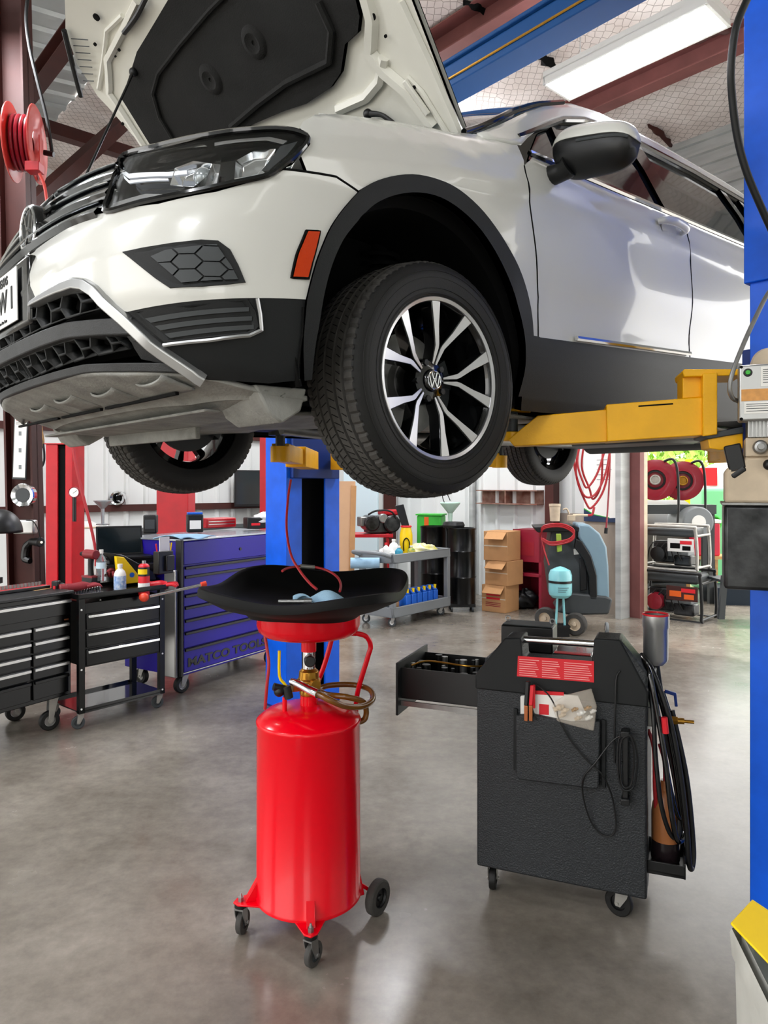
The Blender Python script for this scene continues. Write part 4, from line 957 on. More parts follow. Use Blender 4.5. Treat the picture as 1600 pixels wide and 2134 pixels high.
# opposite side arm and the rear arms
def arm2(K, f, lx, ly, name='swing_arm'):
    s0 = f(-.1 if lx < 1.4 else .1, .22, 1.72); e = CO + CR * lx + CL * ly; e = Vector((e.x, e.y, 1.72))
    mb = MB(); mi = s0.lerp(e, .55); mb.bar(s0, mi, .12, .12); mb.bar(mi, e, .09, .09); a = mb.build(name, M_yel, lift, bevel=.004)
    mb = MB(); mb.cyl(e + Vector((0, 0, -.05)), e + Vector((0, 0, .03)), .05, seg=24); mb.build('arm_collar', M_yel, a)
    mb = MB(); mb.cyl(e + Vector((0, 0, .03)), e + Vector((0, 0, .11)), .025, seg=20); mb.cyl(e + Vector((0, 0, .085)), e + Vector((0, 0, .105)), .06, seg=20); mb.build('lift_pad', M_dgrey, a); return a
arm2(KL, fL, .52, -.74); arm2(KL, fL, 2.25, -.72); arm2(KR, fR, 2.3, .70)
# hydraulic power unit on the near column
PD = 2.28
PM = Matrix.Translation(at(1510, 1012, PD)); pw = lambda px, py: ((px - 1510) / F * PD, (1012 - py) / F * PD)
pu = part('power_unit', lift, at(1510, 1012, PD)); pu.rotation_euler = (0, 0, R(-24))
def pbox(p, q, y0, y1, name, m, bev=.004, par=None):
    a, b = pw(*p), pw(*q); mb = MB(); mb.b2((a[0], y0, a[1]), (b[0], y1, b[1])); return mb.build(name, m, par or pu, bevel=bev)
pbox((1508, 1052), (1690, 1228), 0, .26, 'drip_tank', M_mblk, .012)
pbox((1504, 1047), (1694, 1053), -.006, .266, 'tank_rim', M_steel, .002)
mb = MB(); a = [pw(*q) for q in ((1510, 1050), (1510, 985), (1516, 972), (1545, 968), (1548, 950), (1690, 950), (1690, 1050))]; mb.prism(a, .02, .22, XZ); mb.build('oil_reservoir', M_tan, pu, bevel=.012)
pbox((1549, 913), (1610, 952), .01, .16, 'valve_block', M_tan)
mb = MB(); x, z = pw(1576, 933); mb.lathe([(0, -.035), (.009, -.035), (.010, -.01), (.017, -.008), (.022, 0), (.022, .02)], (x, 0, z), 'y', 24); mb.build('relief_valve', M_steel, pu)
mb = MB(); x, z = pw(1598, 930); mb.lathe([(0, -.004), (.008, -.004), (.008, .02)], (x, .004, z), 'y', 20); mb.build('port', M_dark, pu)
mb = MB(); x, z = pw(1590, 970); mb.tube([(x + .03, 0, z + .07), (x + .01, -.02, z + .03), (x, -.03, z)], .007, 8); mb.sphere((x, -.03, z), .017, 16, 10); mb.build('release_lever', M_blk, pu)
mb = MB(); x0, z0 = pw(1553, 912); x1, z1 = pw(1650, 845)
for k in range(14): mb.b2((x0 + k * .0105, .0, z0), (x0 + k * .0105 + .004, .15, z1))
mb.b2((x0, .012, z0), (x1, .15, z1)); mb.build('motor_fins', M_alu, pu)
mb = MB(); x, z = pw(1592, 760); mb.lathe([(0, 0), (.045, 0), (.05, .006), (.05, .1)], (x, .03, z), 'y', 32); mb.build('motor_cap', M_tan, pu)
cbx = pbox((1535, 766), (1660, 880), -.03, .06, 'control_box', M_alu, .006, lift); cbx.location = pu.location; cbx.rotation_euler = pu.rotation_euler
mb = MB(); x, z = pw(1552, 782); mb.lathe([(0, -.004), (.011, -.004), (.013, 0)], (x, -.03, z), 'y', 24); mb.build('button_ring', M_blk, cbx)
mb = MB(); mb.lathe([(0, -.009), (.0065, -.009), (.0075, -.004)], (x, -.03, z), 'y', 20); mb.build('green_button', M_green, cbx)
for p, q, nm, m in (((1575, 772), (1640, 812), 'instruction_label', M_paper), ((1540, 816), (1640, 840), 'warning_label', mat('orange_label', 'e2a25a', .6, var=.2, vscale=60)), ((1545, 842), (1640, 866), 'instruction_label', M_paper)):
    pbox(p, q, -.0315, -.0305, nm, m, 0, cbx)
for i, yy in enumerate((777, 781, 785, 790, 794, 798, 803)): pbox((1579, yy), (1640 - (i % 3) * 9, yy + 1.2), -.0322, -.0316, 'label_line', M_dgrey, 0, cbx)
for i, yy in enumerate((846, 850, 855, 860)): pbox((1549, yy), (1640 - (i % 2) * 12, yy + 1.2), -.0322, -.0316, 'label_line', M_dgrey, 0, cbx)
for q in ((1538, 770), (1538, 876)):
    mb = MB(); x, z = pw(*q); mb.lathe([(0, -.004), (.004, -.004), (.005, 0)], (x + .003, -.03, z), 'y', 12); mb.build('screw', M_dark, cbx)
mb = MB(); L = pu.location
mb.tube([Matrix.Rotation(R(24), 3, 'Z') @ (at(*q) - L) for q in ((1640, 560, 2.3), (1600, 612, 2.28), (1575, 660, 2.26), (1552, 710, 2.25), (1530, 765, 2.24), (1520, 805, 2.24), (1525, 828, 2.25), (1538, 836, 2.27))], .007, 10)
cd = mb.build('flexible_conduit', M_steel, pu)
mb = MB(); x, z = pw(1530, 955); mb.box((x, .05, z), (.05, .06, .09), (0, R(-12), 0)); mb.cyl((x - .01, .04, z - .06), (x + .03, .04, z - .03), .022, seg=16); mb.build('return_fitting', M_blk, pu, bevel=.005)
mb = MB(); mb.tube([at(*q) for q in ((1575, -40, 2.2), (1556, 0, 2.2), (1533, 60, 2.2), (1523, 140, 2.22), (1526, 210, 2.25), (1537, 290, 2.28), (1556, 360, 2.3), (1585, 430, 2.32), (1612, 490, 2.34), (1640, 560, 2.36))], .0115, 12)
mb.build('hydraulic_hose', M_blk, lift)
# ================================================================= waste oil drainer
dr = thing('waste_oil_drainer', 'red rolling waste oil drain tank with black square catch pan under the SUV', 'oil drain tank', (-.266, 2.545, 0))
DL = Vector(dr.location)
dz = lambda py, d=2.545: CH - (py - 1012) / F * d
mb = MB(); mb.lathe([(0, .100), (.165, .100), (.182, .112), (.186, .115), (.186, .128), (.182, .132), (.182, .716), (.184, .720), (.184, .728), (.180, .733), (.150, .755), (.10, .770), (.05, .777), (0, .778)], (0, 0, 0), 'z', 96)
mb.build('tank', M_red, dr, ang=50)
mb = MB(); mb.lathe([(.030, .775), (.030, .812), (.0, .812)], (0, 0, 0), 'z', 32); mb.build('neck', M_red, dr)
mb = MB(); mb.lathe([(0, .81), (.030, .81), (.033, .818), (.030, .832), (.040, .842), (.042, .865), (.036, .872), (.034, .895), (.028, .900), (.024, .905), (0, .905)], (0, 0, 0), 'z', 32); mb.cyl((-.03, -.02, .85), (-.055, -.03, .85), .024, seg=6); mb.cyl((.02, -.03, .855), (.03, -.045, .855), .02, seg=16); mb.build('brass_valve', M_brass, dr, bevel=.001)
mb = MB(); mb.cyl((0, 0, .90), (0, 0, .975), .0225, seg=32); mb.build('telescopic_tube', M_chrome, dr)
mb = MB(); mb.cyl((.005, -.02, .94), (.010, -.055, .94), .020, seg=24); mb.build('clamp_knob', M_blk, dr, bevel=.004)
mb = MB(); mb.cyl((0, 0, .965), (0, 0, 1.02), .0265, seg=32); mb.build('socket', M_red, dr)
mb = MB(); mb.lathe([(.02, 1.0), (.05, 1.012), (.12, 1.020), (.158, 1.028), (.175, 1.042), (.182, 1.062), (.182, 1.12), (.178, 1.12), (.176, 1.07), (.15, 1.035), (.02, 1.02)], (0, 0, 0), 'z', 96); mb.build('catch_bowl', M_red, dr, ang=50)
def sq(th, a=.335, n=3.6):
    t = R(th - 34.7 + 45); return a / ((abs(math.cos(t)) ** n + abs(math.sin(t)) ** n) ** (1 / n))
def rz_(th): return 1.196 + .014 * math.cos(R(4 * (th - 34.7))) + .014 * math.sin(R(th)) + .006
mb = MB(); rings = [(.06, 1.125, 0), (.14, 1.128, .05), (.5, 1.14, .2), (.80, 1.155, .5), (.93, 0, 1), (.96, .006, 1), (1.0, .006, 1), (1.012, -.002, 1), (1.012, -.022, 1), (.985, -.028, 1), (.80, 1.118, .4), (.60, 1.105, .15), (.56, 1.10, 0), (.52, 1.118, 0)]
NS = 96; vs = []
for k in range(NS):
    th = 360 * k / NS; r_ = sq(th)
    for (f, z, w) in rings:
        zz = rz_(th) + (z if f > .9 else 0) if w == 1 else (z * (1 - w) + (rz_(th) - .035) * w)
        rr = r_ * f if f > .4 else .335 * f
        vs.append((rr * math.cos(R(th)), rr * math.sin(R(th)), zz))
n = len(rings); mb._n(vs, [(k * n + i, ((k + 1) % NS) * n + i, ((k + 1) % NS) * n + i + 1, k * n + i + 1) for k in range(NS) for i in range(n - 1)]); mb.build('catch_pan', M_pan, dr, ang=40)
def D(px, py, d): return at(px, py, d) - DL
mb = MB(); mb.tube([D(700, 1327, 2.62), D(735, 1320, 2.64), D(762, 1326, 2.66), D(772, 1345, 2.67), D(766, 1370, 2.67), D(744, 1448, 2.68), D(742, 1510, 2.70), D(742, 1545, 2.70)], .0095, 12)
mb.tube([D(694, 1300, 2.70), D(690, 1335, 2.70), D(676, 1385, 2.70), D(660, 1430, 2.70), D(655, 1480, 2.70)], .0095, 12); mb.build('push_handle', M_red, dr)
mb = MB(); mb.tube([D(552, 1325, 2.50), D(556, 1350, 2.49), D(560, 1385, 2.48), D(556, 1430, 2.48), D(552, 1478, 2.49)], .0055, 10); mb.build('sight_tube', M_hosered, dr)
mb = MB(); mb.tube([D(582, 1356, 2.5), D(582, 1408, 2.5), D(592, 1424, 2.5), D(600, 1436, 2.5)], .0055, 6, sm=3); mb.build('valve_lever', M_yellow, dr)
mb = MB(); mb.cyl(D(570, 1431, 2.48), D(600, 1437, 2.5), .013, seg=16); mb.sphere(D(582, 1440, 2.49), .020, 14, 8); mb.cyl(D(596, 1430, 2.49), D(602, 1455, 2.49), .016, seg=14); mb.build('drain_valve', M_blk, dr)
mb = MB(); mb.cyl(D(593, 1452, 2.49), D(593, 1482, 2.49), .008, seg=12); mb.build('vent_pipe', M_red, dr)
mb = MB(); mb.tube([D(608, 1420, 2.46), D(625, 1427, 2.43), D(645, 1438, 2.40), D(662, 1446, 2.38)], [.012, .013, .014, .015], 14); mb.build('hose_fitting', M_chrome, dr)
co = [D(660, 1445, 2.39), D(690, 1460, 2.38), D(720, 1472, 2.42), D(755, 1472, 2.50), D(776, 1458, 2.58), D(770, 1437, 2.66), D(735, 1427, 2.72), D(690, 1428, 2.70), D(665, 1436, 2.66), D(680, 1447, 2.60), D(720, 1452, 2.56), D(755, 1462, 2.58), D(763, 1480, 2.60), D(760, 1498, 2.60), D(748, 1505, 2.60)]
mb = MB(); mb.tube(co, .0105, 12, sm=8); mb.build('drain_hose', M_oil, dr)
mb = MB()
for k in range(40):
    a, b = co[0], co[1]; t = k / 40; p = co[0].lerp(co[1], t) if t < .5 else co[0].lerp(co[1], t)
mb.box(D(744, 1530, 2.68), (.02, .03, .08)); mb.build('handle_bracket', M_red2, dr, bevel=.003)
for i, (ang, kind) in enumerate(((195.5, 'c'), (277.5, 'c'), (13.6, 'w'), (105, 'w'))):
    a = R(ang); u = Vector((math.cos(a), math.sin(a), 0)); v = Vector((-u.y, u.x, 0)); rr = .236
    if kind == 'c':
        c = u * rr
        mb = MB(); pts = [u * .165 + v * .055, u * .165 - v * .055, c - v * .022 + u * .012, c + u * .026, c + v * .022 + u * .012]
        mb._n([p + Vector((0, 0, .118)) for p in pts] + [p + Vector((0, 0, .112)) for p in pts], [(0, 1, 2, 3, 4), (5, 6, 7, 8, 9)] + [(k, (k + 1) % 5, 5 + (k + 1) % 5, 5 + k) for k in range(5)], False)
        for s_ in (.013, -.013):
            pp = [u * .178 + v * s_, u * .222 + v * s_]; mb._n([pp[0] + Vector((0, 0, .118)), pp[1] + Vector((0, 0, .118)), pp[0] + Vector((0, 0, .19)), pp[0] + v * .003 + Vector((0, 0, .118)), pp[1] + v * .003 + Vector((0, 0, .118)), pp[0] + v * .003 + Vector((0, 0, .19))], [(0, 1, 2), (3, 4, 5), (0, 1, 4, 3), (1, 2, 5, 4), (2, 0, 3, 5)], False)
        q = [u * .184 + v * .013, u * .222 + v * .013, u * .222 - v * .013, u * .184 - v * .013]
        mb._n([u * .179 + v * .013 + Vector((0, 0, .19)), u * .179 - v * .013 + Vector((0, 0, .19)), u * .222 - v * .013 + Vector((0, 0, .118)), u * .222 + v * .013 + Vector((0, 0, .118))], [(0, 1, 2, 3)], False)
        mb.build('caster_bracket', M_red, dr, bevel=.0015)
        mb = MB(); mb.cyl(c + Vector((0, 0, .118)), c + Vector((0, 0, .132)), .010, seg=6); mb.cyl(c + Vector((0, 0, .13)), c + Vector((0, 0, .145)), .006, .003, seg=10); mb.build('axle_nut', M_steel, dr)
        mb = MB(); mb.cyl(c + Vector((0, 0, .10)), c + Vector((0, 0, .112)), .022, seg=24); mb.build('caster_bearing', M_blk, dr)
        caster(dr, c.x, c.y, .040, .104, R(-30 if i == 1 else -15), .022, fm=M_dgrey if False else M_steel, tm=M_rubg)
    else:
        c = u * .25; ax = R(145 - 180)
        wheelpart(dr, 'rear_wheel', (c.x, c.y, .062), .062, .032, ax, M_rubg, M_blk)
        mb = MB(); mb.bar(u * .17 + Vector((0, 0, .13)), c - Vector((math.cos(ax), math.sin(ax), 0)) * .03 + Vector((0, 0, .075)), .03, .012); mb.bar(u * .17 + Vector((0, 0, .18)), u * .19 + Vector((0, 0, .08)), .02, .02); mb.build('wheel_bracket', M_red, dr, bevel=.002)
# rag and hose lying in the pan
mb = MB()
def rag(u, v):
    p = at(612 + 100 * u, 1246 - 6 * u, 2.42 - .13 + .02) if False else Vector((-.30 + .175 * u, 2.36 + .07 * v + .02 * math.sin(u * 7), 1.162 + .012 * math.sin(u * 9 + v * 3) + .014 * math.sin(v * 7 + u * 5) + .018 * math.sin(math.pi * u) * math.sin(math.pi * v)))
    return p
mb.grid(rag, 30, 16); tag(mb.build('shop_towel', M_rag, solid=.004), 'crumpled light blue shop towel lying in the black catch pan', 'towel')
mb = MB(); mb.cyl((-.345, 2.36, 1.170), (-.26, 2.35, 1.172), .007, seg=12); mb.cyl((-.26, 2.35, 1.172), (-.235, 2.35, 1.172), .010, seg=12); tag(mb.build('drain_fitting', M_steel), 'short metal fitting lying beside the blue towel in the catch pan', 'fitting')
mb = MB(); mb.tube([at(606, 1000, 2.75), at(600, 1040, 2.72), at(597, 1100, 2.65), at(606, 1155, 2.55), at(625, 1190, 2.48), at(645, 1215, 2.43), at(660, 1228, 2.40)], .0045, 10)
mb.tube([at(588, 1190, 2.55), at(600, 1184, 2.6), at(625, 1180, 2.66), at(650, 1181, 2.68), at(680, 1188, 2.66), at(702, 1202, 2.6), at(710, 1218, 2.52), at(708, 1232, 2.42)], .0045, 10)
hz_ = mb.build('drain_tube', M_hosered); tag(hz_, 'thin red transparent tube hanging from the car into the black pan', 'tube')
mb = MB(); mb.cyl(at(625, 1180, 2.66), at(655, 1182, 2.68), .008, seg=12); mb.build('tube_joint', M_zinc, hz_)
# ================================================================= fluid exchange machine
MO = Vector((.351, 2.73, 0)); mrz = math.atan2(2.5 - 2.73, .913 - .351); mm = vplane(MO, mrz); MW = .607
mc_ = thing('fluid_service_machine', 'tall black rolling fluid exchange machine with open side drawer and hanging hoses', 'service machine', MO, mrz)
outl = [mm(*q) for q in ((991, 1402), (1052, 1329), (1086, 1329), (1090, 1374), (1232, 1384), (1238, 1330), (1292, 1333), (1348, 1402), (1346, 1868), (993, 1812))]
zb_ = .108; outl[-1] = (0, zb_); outl[-2] = (MW, zb_); outl[0] = (0, outl[0][1])
mb = MB(); mb.prism(outl, 0, .12, XZ); mb.b2((0, .12, zb_), (MW, .44, outl[0][1] + .03)); mb.build('cabinet', M_blkpl, mc_, bevel=.008)
zz = outl[0][1]
mb = MB(); mb.prism([(-.004, zz - .06), (-.004, zz - .005), outl[1], outl[2], (outl[3][0], outl[3][1] - .02), (outl[4][0], outl[4][1] - .02), outl[5], outl[6], (MW + .004, zz - .005), (MW + .004, zz - .06)], -.006, .126, XZ); mb.build('top_cowl', M_dgrey if False else M_clad, mc_, bevel=.006)
a = mm(1088, 1338); b = mm(1236, 1348); mb = MB(); mb.cyl((a[0] - .01, .05, a[1]), (b[0] + .01, .05, b[1]), .013, seg=20); mb.build('grab_bar', M_chrome, mc_)
def mpoly(pts, y0, y1, name, m, par=None, bev=0): mb = MB(); mb.prism([mm(*q) for q in pts], y0, y1, XZ); return mb.build(name, m, par or mc_, bevel=bev)
lab = mpoly(((1080, 1366), (1238, 1377), (1238, 1421), (1078, 1408)), -.009, -.006, 'red_label', M_redst)
mt_lt = mat('pale_print', 'f3b4ae', .6)
for j, (x0, x1) in enumerate(((1083, 1124), (1130, 1168), (1176, 1234))):
    for k in range(8): yy = 1372 + k * 4.6 + (x0 - 1080) * .075; mpoly(((x0, yy), (x1 - (k * 7 + j * 5) % 9, yy + (x1 - x0) * .07), (x1 - (k * 7 + j * 5) % 9, yy + 1.3 + (x1 - x0) * .07), (x0, yy + 1.3)), -.0096, -.009, 'label_print', mt_lt, lab)
pk = mpoly(((1078, 1485), (1110, 1483), (1190, 1500), (1252, 1497), (1250, 1632), (1245, 1638), (1085, 1618), (1078, 1610)), -.035, -.0, 'pocket', M_blkpl, bev=.006)
mpoly(((1071, 1475), (1079, 1476), (1079, 1604), (1071, 1602)), -.012, -.0, 'pocket_rail', M_clad, bev=.002); mpoly(((1254, 1497), (1263, 1500), (1262, 1640), (1253, 1636)), -.012, -.0, 'pocket_rail', M_clad, bev=.002)
hk = mpoly(((1298, 1515), (1310, 1516), (1310, 1668), (1298, 1666)), -.03, -.0, 'cord_wrap', M_blk, bev=.003)
for yy in (1516, 1655): mpoly(((1295, yy), (1313, yy + 1), (1313, yy + 14), (1295, yy + 13)), -.045, -.0, 'cord_hook', M_blk, hk, .003)
def mt_(px, py, y=-.02): x, z = mm(px, py, y); return (x, y, z)
cb_ = MB(); cb_.tube([mt_(1292, 1398, -.008), mt_(1284, 1415, -.012), mt_(1282, 1470), mt_(1280, 1540), mt_(1281, 1590)], .0035, 8)
cb_.tube([mt_(1300, 1530, -.034), mt_(1275, 1545, -.03), mt_(1240, 1590, -.045), mt_(1216, 1620, -.042), mt_(1215, 1660, -.03), mt_(1230, 1710, -.012), mt_(1252, 1738, -.008), mt_(1275, 1740, -.008), mt_(1283, 1715, -.01), mt_(1275, 1660, -.02), mt_(1255, 1615, -.045), mt_(1230, 1592, -.045), mt_(1190, 1545, -.045), mt_(1165, 1500, -.045), mt_(1158, 1475, -.045), mt_(1140, 1445, -.035), mt_(1112, 1428, -.03), mt_(1108, 1470, -.05), mt_(1118, 1500, -.045)], .0028, 8)
cb_.tube([mt_(1290 + 0, 1540, -.035), mt_(1287, 1580, -.035), mt_(1291, 1630, -.035), mt_(1304, 1648, -.04), mt_(1322, 1635, -.035), mt_(1328, 1580, -.035), mt_(1320, 1540, -.035), mt_(1304, 1530, -.04)], .0032, 8, closed=True)
cb_.tube([mt_(1294, 1548, -.04), mt_(1292, 1590, -.04), mt_(1295, 1632, -.04), mt_(1306, 1642, -.045), mt_(1317, 1628, -.04), mt_(1321, 1570, -.04), mt_(1314, 1536, -.045), mt_(1304, 1535, -.045)], .0032, 8, closed=True)
cb_.build('power_cable', M_blk, mc_)
# jumper clamps, booklet, bagged parts in the pocket
jc = thing('battery_clamps', 'pair of red and black battery clamps hooked over the machine pocket', 'battery clamps', MO, mrz)
for (x0, m_, nm) in ((1096, M_blk, 'black_clamp'), (1106, M_redst, 'red_clamp')):
    mb = MB(); a, b, c = mt_(x0 + 3, 1420 if nm[0] == 'b' else 1428, -.05), mt_(x0, 1470, -.055), mt_(x0 + 1, 1476, -.05); mb.bar(a, b, .014, .012, (0, 1, 0)); mb.bar(Vector(a) + Vector((.004, .008, 0)), Vector(c) + Vector((.008, .004, 0)), .010, .010, (0, 1, 0)); k = mb.build(nm, m_, jc, bevel=.003)
    mb = MB(); mb.bar(mt_(x0, 1470, -.055), mt_(x0, 1502, -.05), .013, .008, (0, 1, 0)); mb.build('copper_jaw', M_copper, k, bevel=.001)
mb = MB(); mb.prism([mm(*q) for q in ((1086, 1448), (1098, 1446), (1100, 1500), (1086, 1500))], -.02, -.008, XZ); o = mb.build('meter', M_wtp, bevel=.004); o.location = MO; o.rotation_euler = (0, 0, mrz); tag(o, 'narrow white gadget tucked behind the clamps in the machine pocket', 'gadget')
bk = thing('booklet', 'white and red printed booklet standing in the black machine pocket', 'booklet', MO, mrz)
mb = MB(); mb.prism([mm(*q) for q in ((1112, 1438), (1205, 1448), (1228, 1500), (1112, 1500))], -.016, -.010, XZ); mb.build('cover', M_paper, bk)
mpoly(((1112, 1436), (1176, 1440), (1176, 1447), (1112, 1444)), -.018, -.016, 'red_band', M_redst, bk); mpoly(((1125, 1464), (1145, 1466), (1145, 1487), (1125, 1486)), -.018, -.016, 'red_band', M_redst, bk)
bg_ = thing('parts_bag', 'clear zip bag of small plastic fittings leaning out of the pocket', 'plastic bag', MO, mrz)
bp0 = [mm(*q) for q in ((1153, 1462), (1180, 1442), (1235, 1428), (1246, 1465), (1240, 1515), (1205, 1506), (1165, 1495))]
mb = MB(); mb.prism(bp0, -.052, -.036, XZ); mb.build('bag', M_bag, bg_, bevel=.005)
rnd = random.Random(5)
for k, (px_, py_, r_, m_) in enumerate(((1165, 1474, .017, M_tan), (1178, 1480, .013, M_tan), (1172, 1490, .012, M_tan), (1198, 1478, .011, M_brass), (1212, 1485, .014, M_wtp), (1225, 1475, .012, M_brass), (1228, 1495, .012, M_wtp), (1205, 1496, .012, M_tan), (1236, 1482, .010, M_wtp))):
    mb = MB(); c = mt_(px_, py_, -.044); mb.cyl(Vector(c) - Vector((r_, 0, r_ * .6)), Vector(c) + Vector((r_, 0, r_ * .4)), r_ * .55, r_ * .35, 10); mb.sphere(c, r_ * .7, 10, 6); mb.build('fitting', m_, bg_)
# drawer pulled out to the left
dw = part('drawer', mc_)
dx0, dz1 = mm(833, 1372, .10); _, dz0 = mm(833, 1485, .10); dx0 = mm(840, 1400, .1)[0]
dzt = mm(990, 1400, .1)[1]; dzb = mm(990, 1468, .1)[1]
mb = MB(); mb.b2((dx0 - .006, .03, dz0 + .01), (dx0 + .004, .40, dz1 - .002)); mb.build('drawer_front', M_clad, dw, bevel=.002)
mb = MB(); zt_ = dzt + .005; zb2 = dzb - .0
mb.b2((dx0, .07, zb2), (.02, .074, zt_ - .01)); mb.b2((dx0, .366, zb2), (.02, .37, zt_ - .01)); mb.b2((dx0, .07, zb2), (.02, .37, zb2 + .003)); mb.build('drawer_box', M_blk, dw)
mb = MB(); mb.b2((dx0, .062, zb2 - .028), (.0, .069, zb2 - .008)); mb.b2((-.10, .058, zb2 - .032), (0, .064, zb2 - .006)); mb.build('slide_rail', M_steel, dw)
for k in range(22):
    x = dx0 + .02 + (0 - dx0 - .04) * rnd.random(); y = .1 + .24 * rnd.random(); mb = MB(); r_ = .008 + .01 * rnd.random(); mb.cyl((x, y, zb2 + .003), (x, y, zt_ - .03 + .025 * rnd.random()), r_, seg=12); o = mb.build('adapter', M_blk if k % 4 else M_steel, dw, bevel=.001)
mb = MB(); mb.tube([(dx0 + .03, .12, zt_ - .01), (dx0 + .09, .16, zt_ + .004), (-.08, .14, zt_ + .004), (-.02, .2, zt_ - .005)], .004, 8); mb.build('adapter_hose', M_brass, dw)
# printer / battery box on top rear
q0 = mm(1046, 1300, .3); q1 = mm(1153, 1345, .3); mb = MB(); mb.b2((q0[0], .28, zz + .03), (q1[0], .40, q0[1])); pr_ = mb.build('top_box', M_blk, mc_, bevel=.006)
mb = MB(); mb.b2((q0[0] + .005, .285, q0[1]), (q1[0] - .005, .395, q0[1] + .004)); mb.build('box_lid', M_dgrey, pr_, bevel=.002)
for x in (q0[0] + .012, q1[0] - .014):
    mb = MB(); mb.torus((x, .36, q0[1] + .014), .010, .003, 'y', 16, 6); mb.build('box_latch', M_steel, pr_)
mb = MB(); q2 = mm(1195, 1362, .2); mb.b2((mm(1155, 1360, .2)[0], .15, zz + .025), (mm(1235, 1360, .2)[0], .3, q2[1] + .006)); mb.build('display_panel', M_screen, mc_, bevel=.003)
mb = MB(); mb.b2((mm(1155, 1360, .2)[0] + .005, .16, q2[1] + .006), (mm(1235, 1360, .2)[0] - .005, .19, q2[1] + .008)); mb.build('display_stripe', M_redst, mc_)
# casters
x, z = mm(1013, 1862, .04); caster(mc_, .05, .05, .042, zb_, R(8), .026, hub=M_blk, tm=M_rub)
caster(mc_, MW - .08, .06, .050, zb_, R(72), .026, hub=M_blk, tm=M_rub, fm=M_zinc)
caster(mc_, .05, .39, .042, zb_, R(60), .026, hub=M_blk); caster(mc_, MW - .06, .39, .042, zb_, R(20), .026, hub=M_blk)
# right side: shelf with fluid bottle, valves, hoses, silver filter canister
def mr_(px, py, y): x, z = mm(px, py, y); return Vector((x, y, z))
s0 = mr_(1350, 1800, .10); mb = MB(); mb.b2((MW, .03, .19), (MW + .125, .22, .205)); mb.b2((MW + .118, .03, .19), (MW + .125, .22, .245)); mb.b2((MW, .03, .19), (MW + .125, .037, .235)); mb.b2((MW, .213, .19), (MW + .125, .22, .235)); mb.build('side_shelf', M_blk, mc_, bevel=.002)
bt = MB(); bt.lathe([(0, .0), (.044, .0), (.048, .01), (.048, .17), (.044, .20), (.030, .235), (.018, .25), (.016, .285), (0, .285)], (MW + .058, .12, .206), 'z', 32, fn=lambda k, i, r, h: (r * (1 + .0), h)); bo = bt.build('fluid_bottle', M_amberfl)
bo.location = MO; bo.rotation_euler = (0, 0, mrz); tag(bo, 'translucent amber waste fluid bottle on the side shelf of the black machine', 'bottle')
mb = MB(); mb.lathe([(0, .0), (.0492, .006), (.0492, .075), (0, .075)], (MW + .058, .12, .206), 'z', 32); k = mb.build('dark_fluid', M_dkfl, bo)
mb = MB(); mb.tube([(MW + .058, .12, .49), (MW + .055, .12, .56), (MW + .04, .11, .62)], .008, 10); mb.build('bottle_tube', M_dkred, bo)
mb = MB(); mb.box((MW + .012, .18, .83), (.03, .16, .12)); mb.box((MW + .012, .16, .72), (.03, .14, .07)); mb.build('valve_manifold', M_alu, mc_, bevel=.004)
mb = MB(); a = mr_(1350, 1498, .12); b = mr_(1425, 1503, .14); mb.cyl(a, b, .011, seg=14); mb.cyl(b, mr_(1446, 1505, .14), .006, seg=10); mb.cyl(mr_(1395, 1500, .13), mr_(1412, 1502, .13), .015, seg=6); mb.build('quick_coupler', M_brass, mc_)
mb = MB(); mb.bar(mr_(1385, 1440, .14), mr_(1408, 1447, .14), .012, .012); mb.bar(mr_(1406, 1445, .14), mr_(1409, 1472, .14), .012, .010); mb.build('valve_handle', M_bluek, mc_, bevel=.002)
mb = MB(); mb.cyl(mr_(1372, 1445, .16), mr_(1366, 1382, .16), .018, .013, 16); mb.build('canister_stem', M_clad, mc_)
fc = mr_(1366, 1330, .16); w_ = .044
cn = MB(); zt2 = mm(1364, 1280, .16)[1]; zb3 = mm(1366, 1384, .16)[1]
cn.lathe([(0, zb3), (.03, zb3), (.040, zb3 + .012), (.043, zb3 + .02), (.044, zt2 - .05), (.047, zt2 - .045), (.047, zt2), (.043, zt2), (.043, zt2 - .06), (0, zt2 - .08)], (fc.x, fc.y, 0), 'z', 40); c1 = cn.build('filter_canister', M_silver, mc_)
mb = MB(); mb.torus((fc.x, fc.y, zt2), .0445, .004, 'z', 40, 8); mb.build('canister_ring', M_redst, c1)
for k, pts in enumerate((((1335, 1372, .12), (1352, 1400, .02), (1372, 1500, 0), (1388, 1600, -.01), (1400, 1700, 0), (1412, 1752, .04), (1424, 1735, .08), (1420, 1650, .12), (1395, 1520, .14), (1360, 1420, .14)),
                         ((1337, 1365, .15), (1360, 1400, .05), (1395, 1500, .03), (1415, 1600, .03), (1430, 1720, .04), (1436, 1800, .06), (1442, 1806, .10), (1444, 1760, .12), (1430, 1620, .14), (1400, 1480, .16)),
                         ((1340, 1380, .16), (1368, 1430, .08), (1400, 1560, .08), (1420, 1700, .08), (1432, 1790, .10), (1440, 1795, .13), (1436, 1700, .15), (1415, 1560, .17), (1380, 1440, .18)),
                         ((1345, 1400, .10), (1360, 1480, .02), (1366, 1580, .0), (1378, 1680, .0), (1398, 1740, .03), (1415, 1735, .07), (1408, 1640, .10), (1380, 1500, .12)),
                         ((1338, 1385, .12), (1358, 1440, .05), (1378, 1540, .05), (1396, 1640, .05), (1412, 1700, .07), (1420, 1690, .09), (1405, 1580, .11), (1375, 1450, .12)))):
    mb = MB(); mb.tube([mr_(*q) for q in pts], .0095 if k < 3 else .008, 12, sm=8); mb.build('service_hose', M_gloss if k % 2 == 0 else M_blk, mc_)
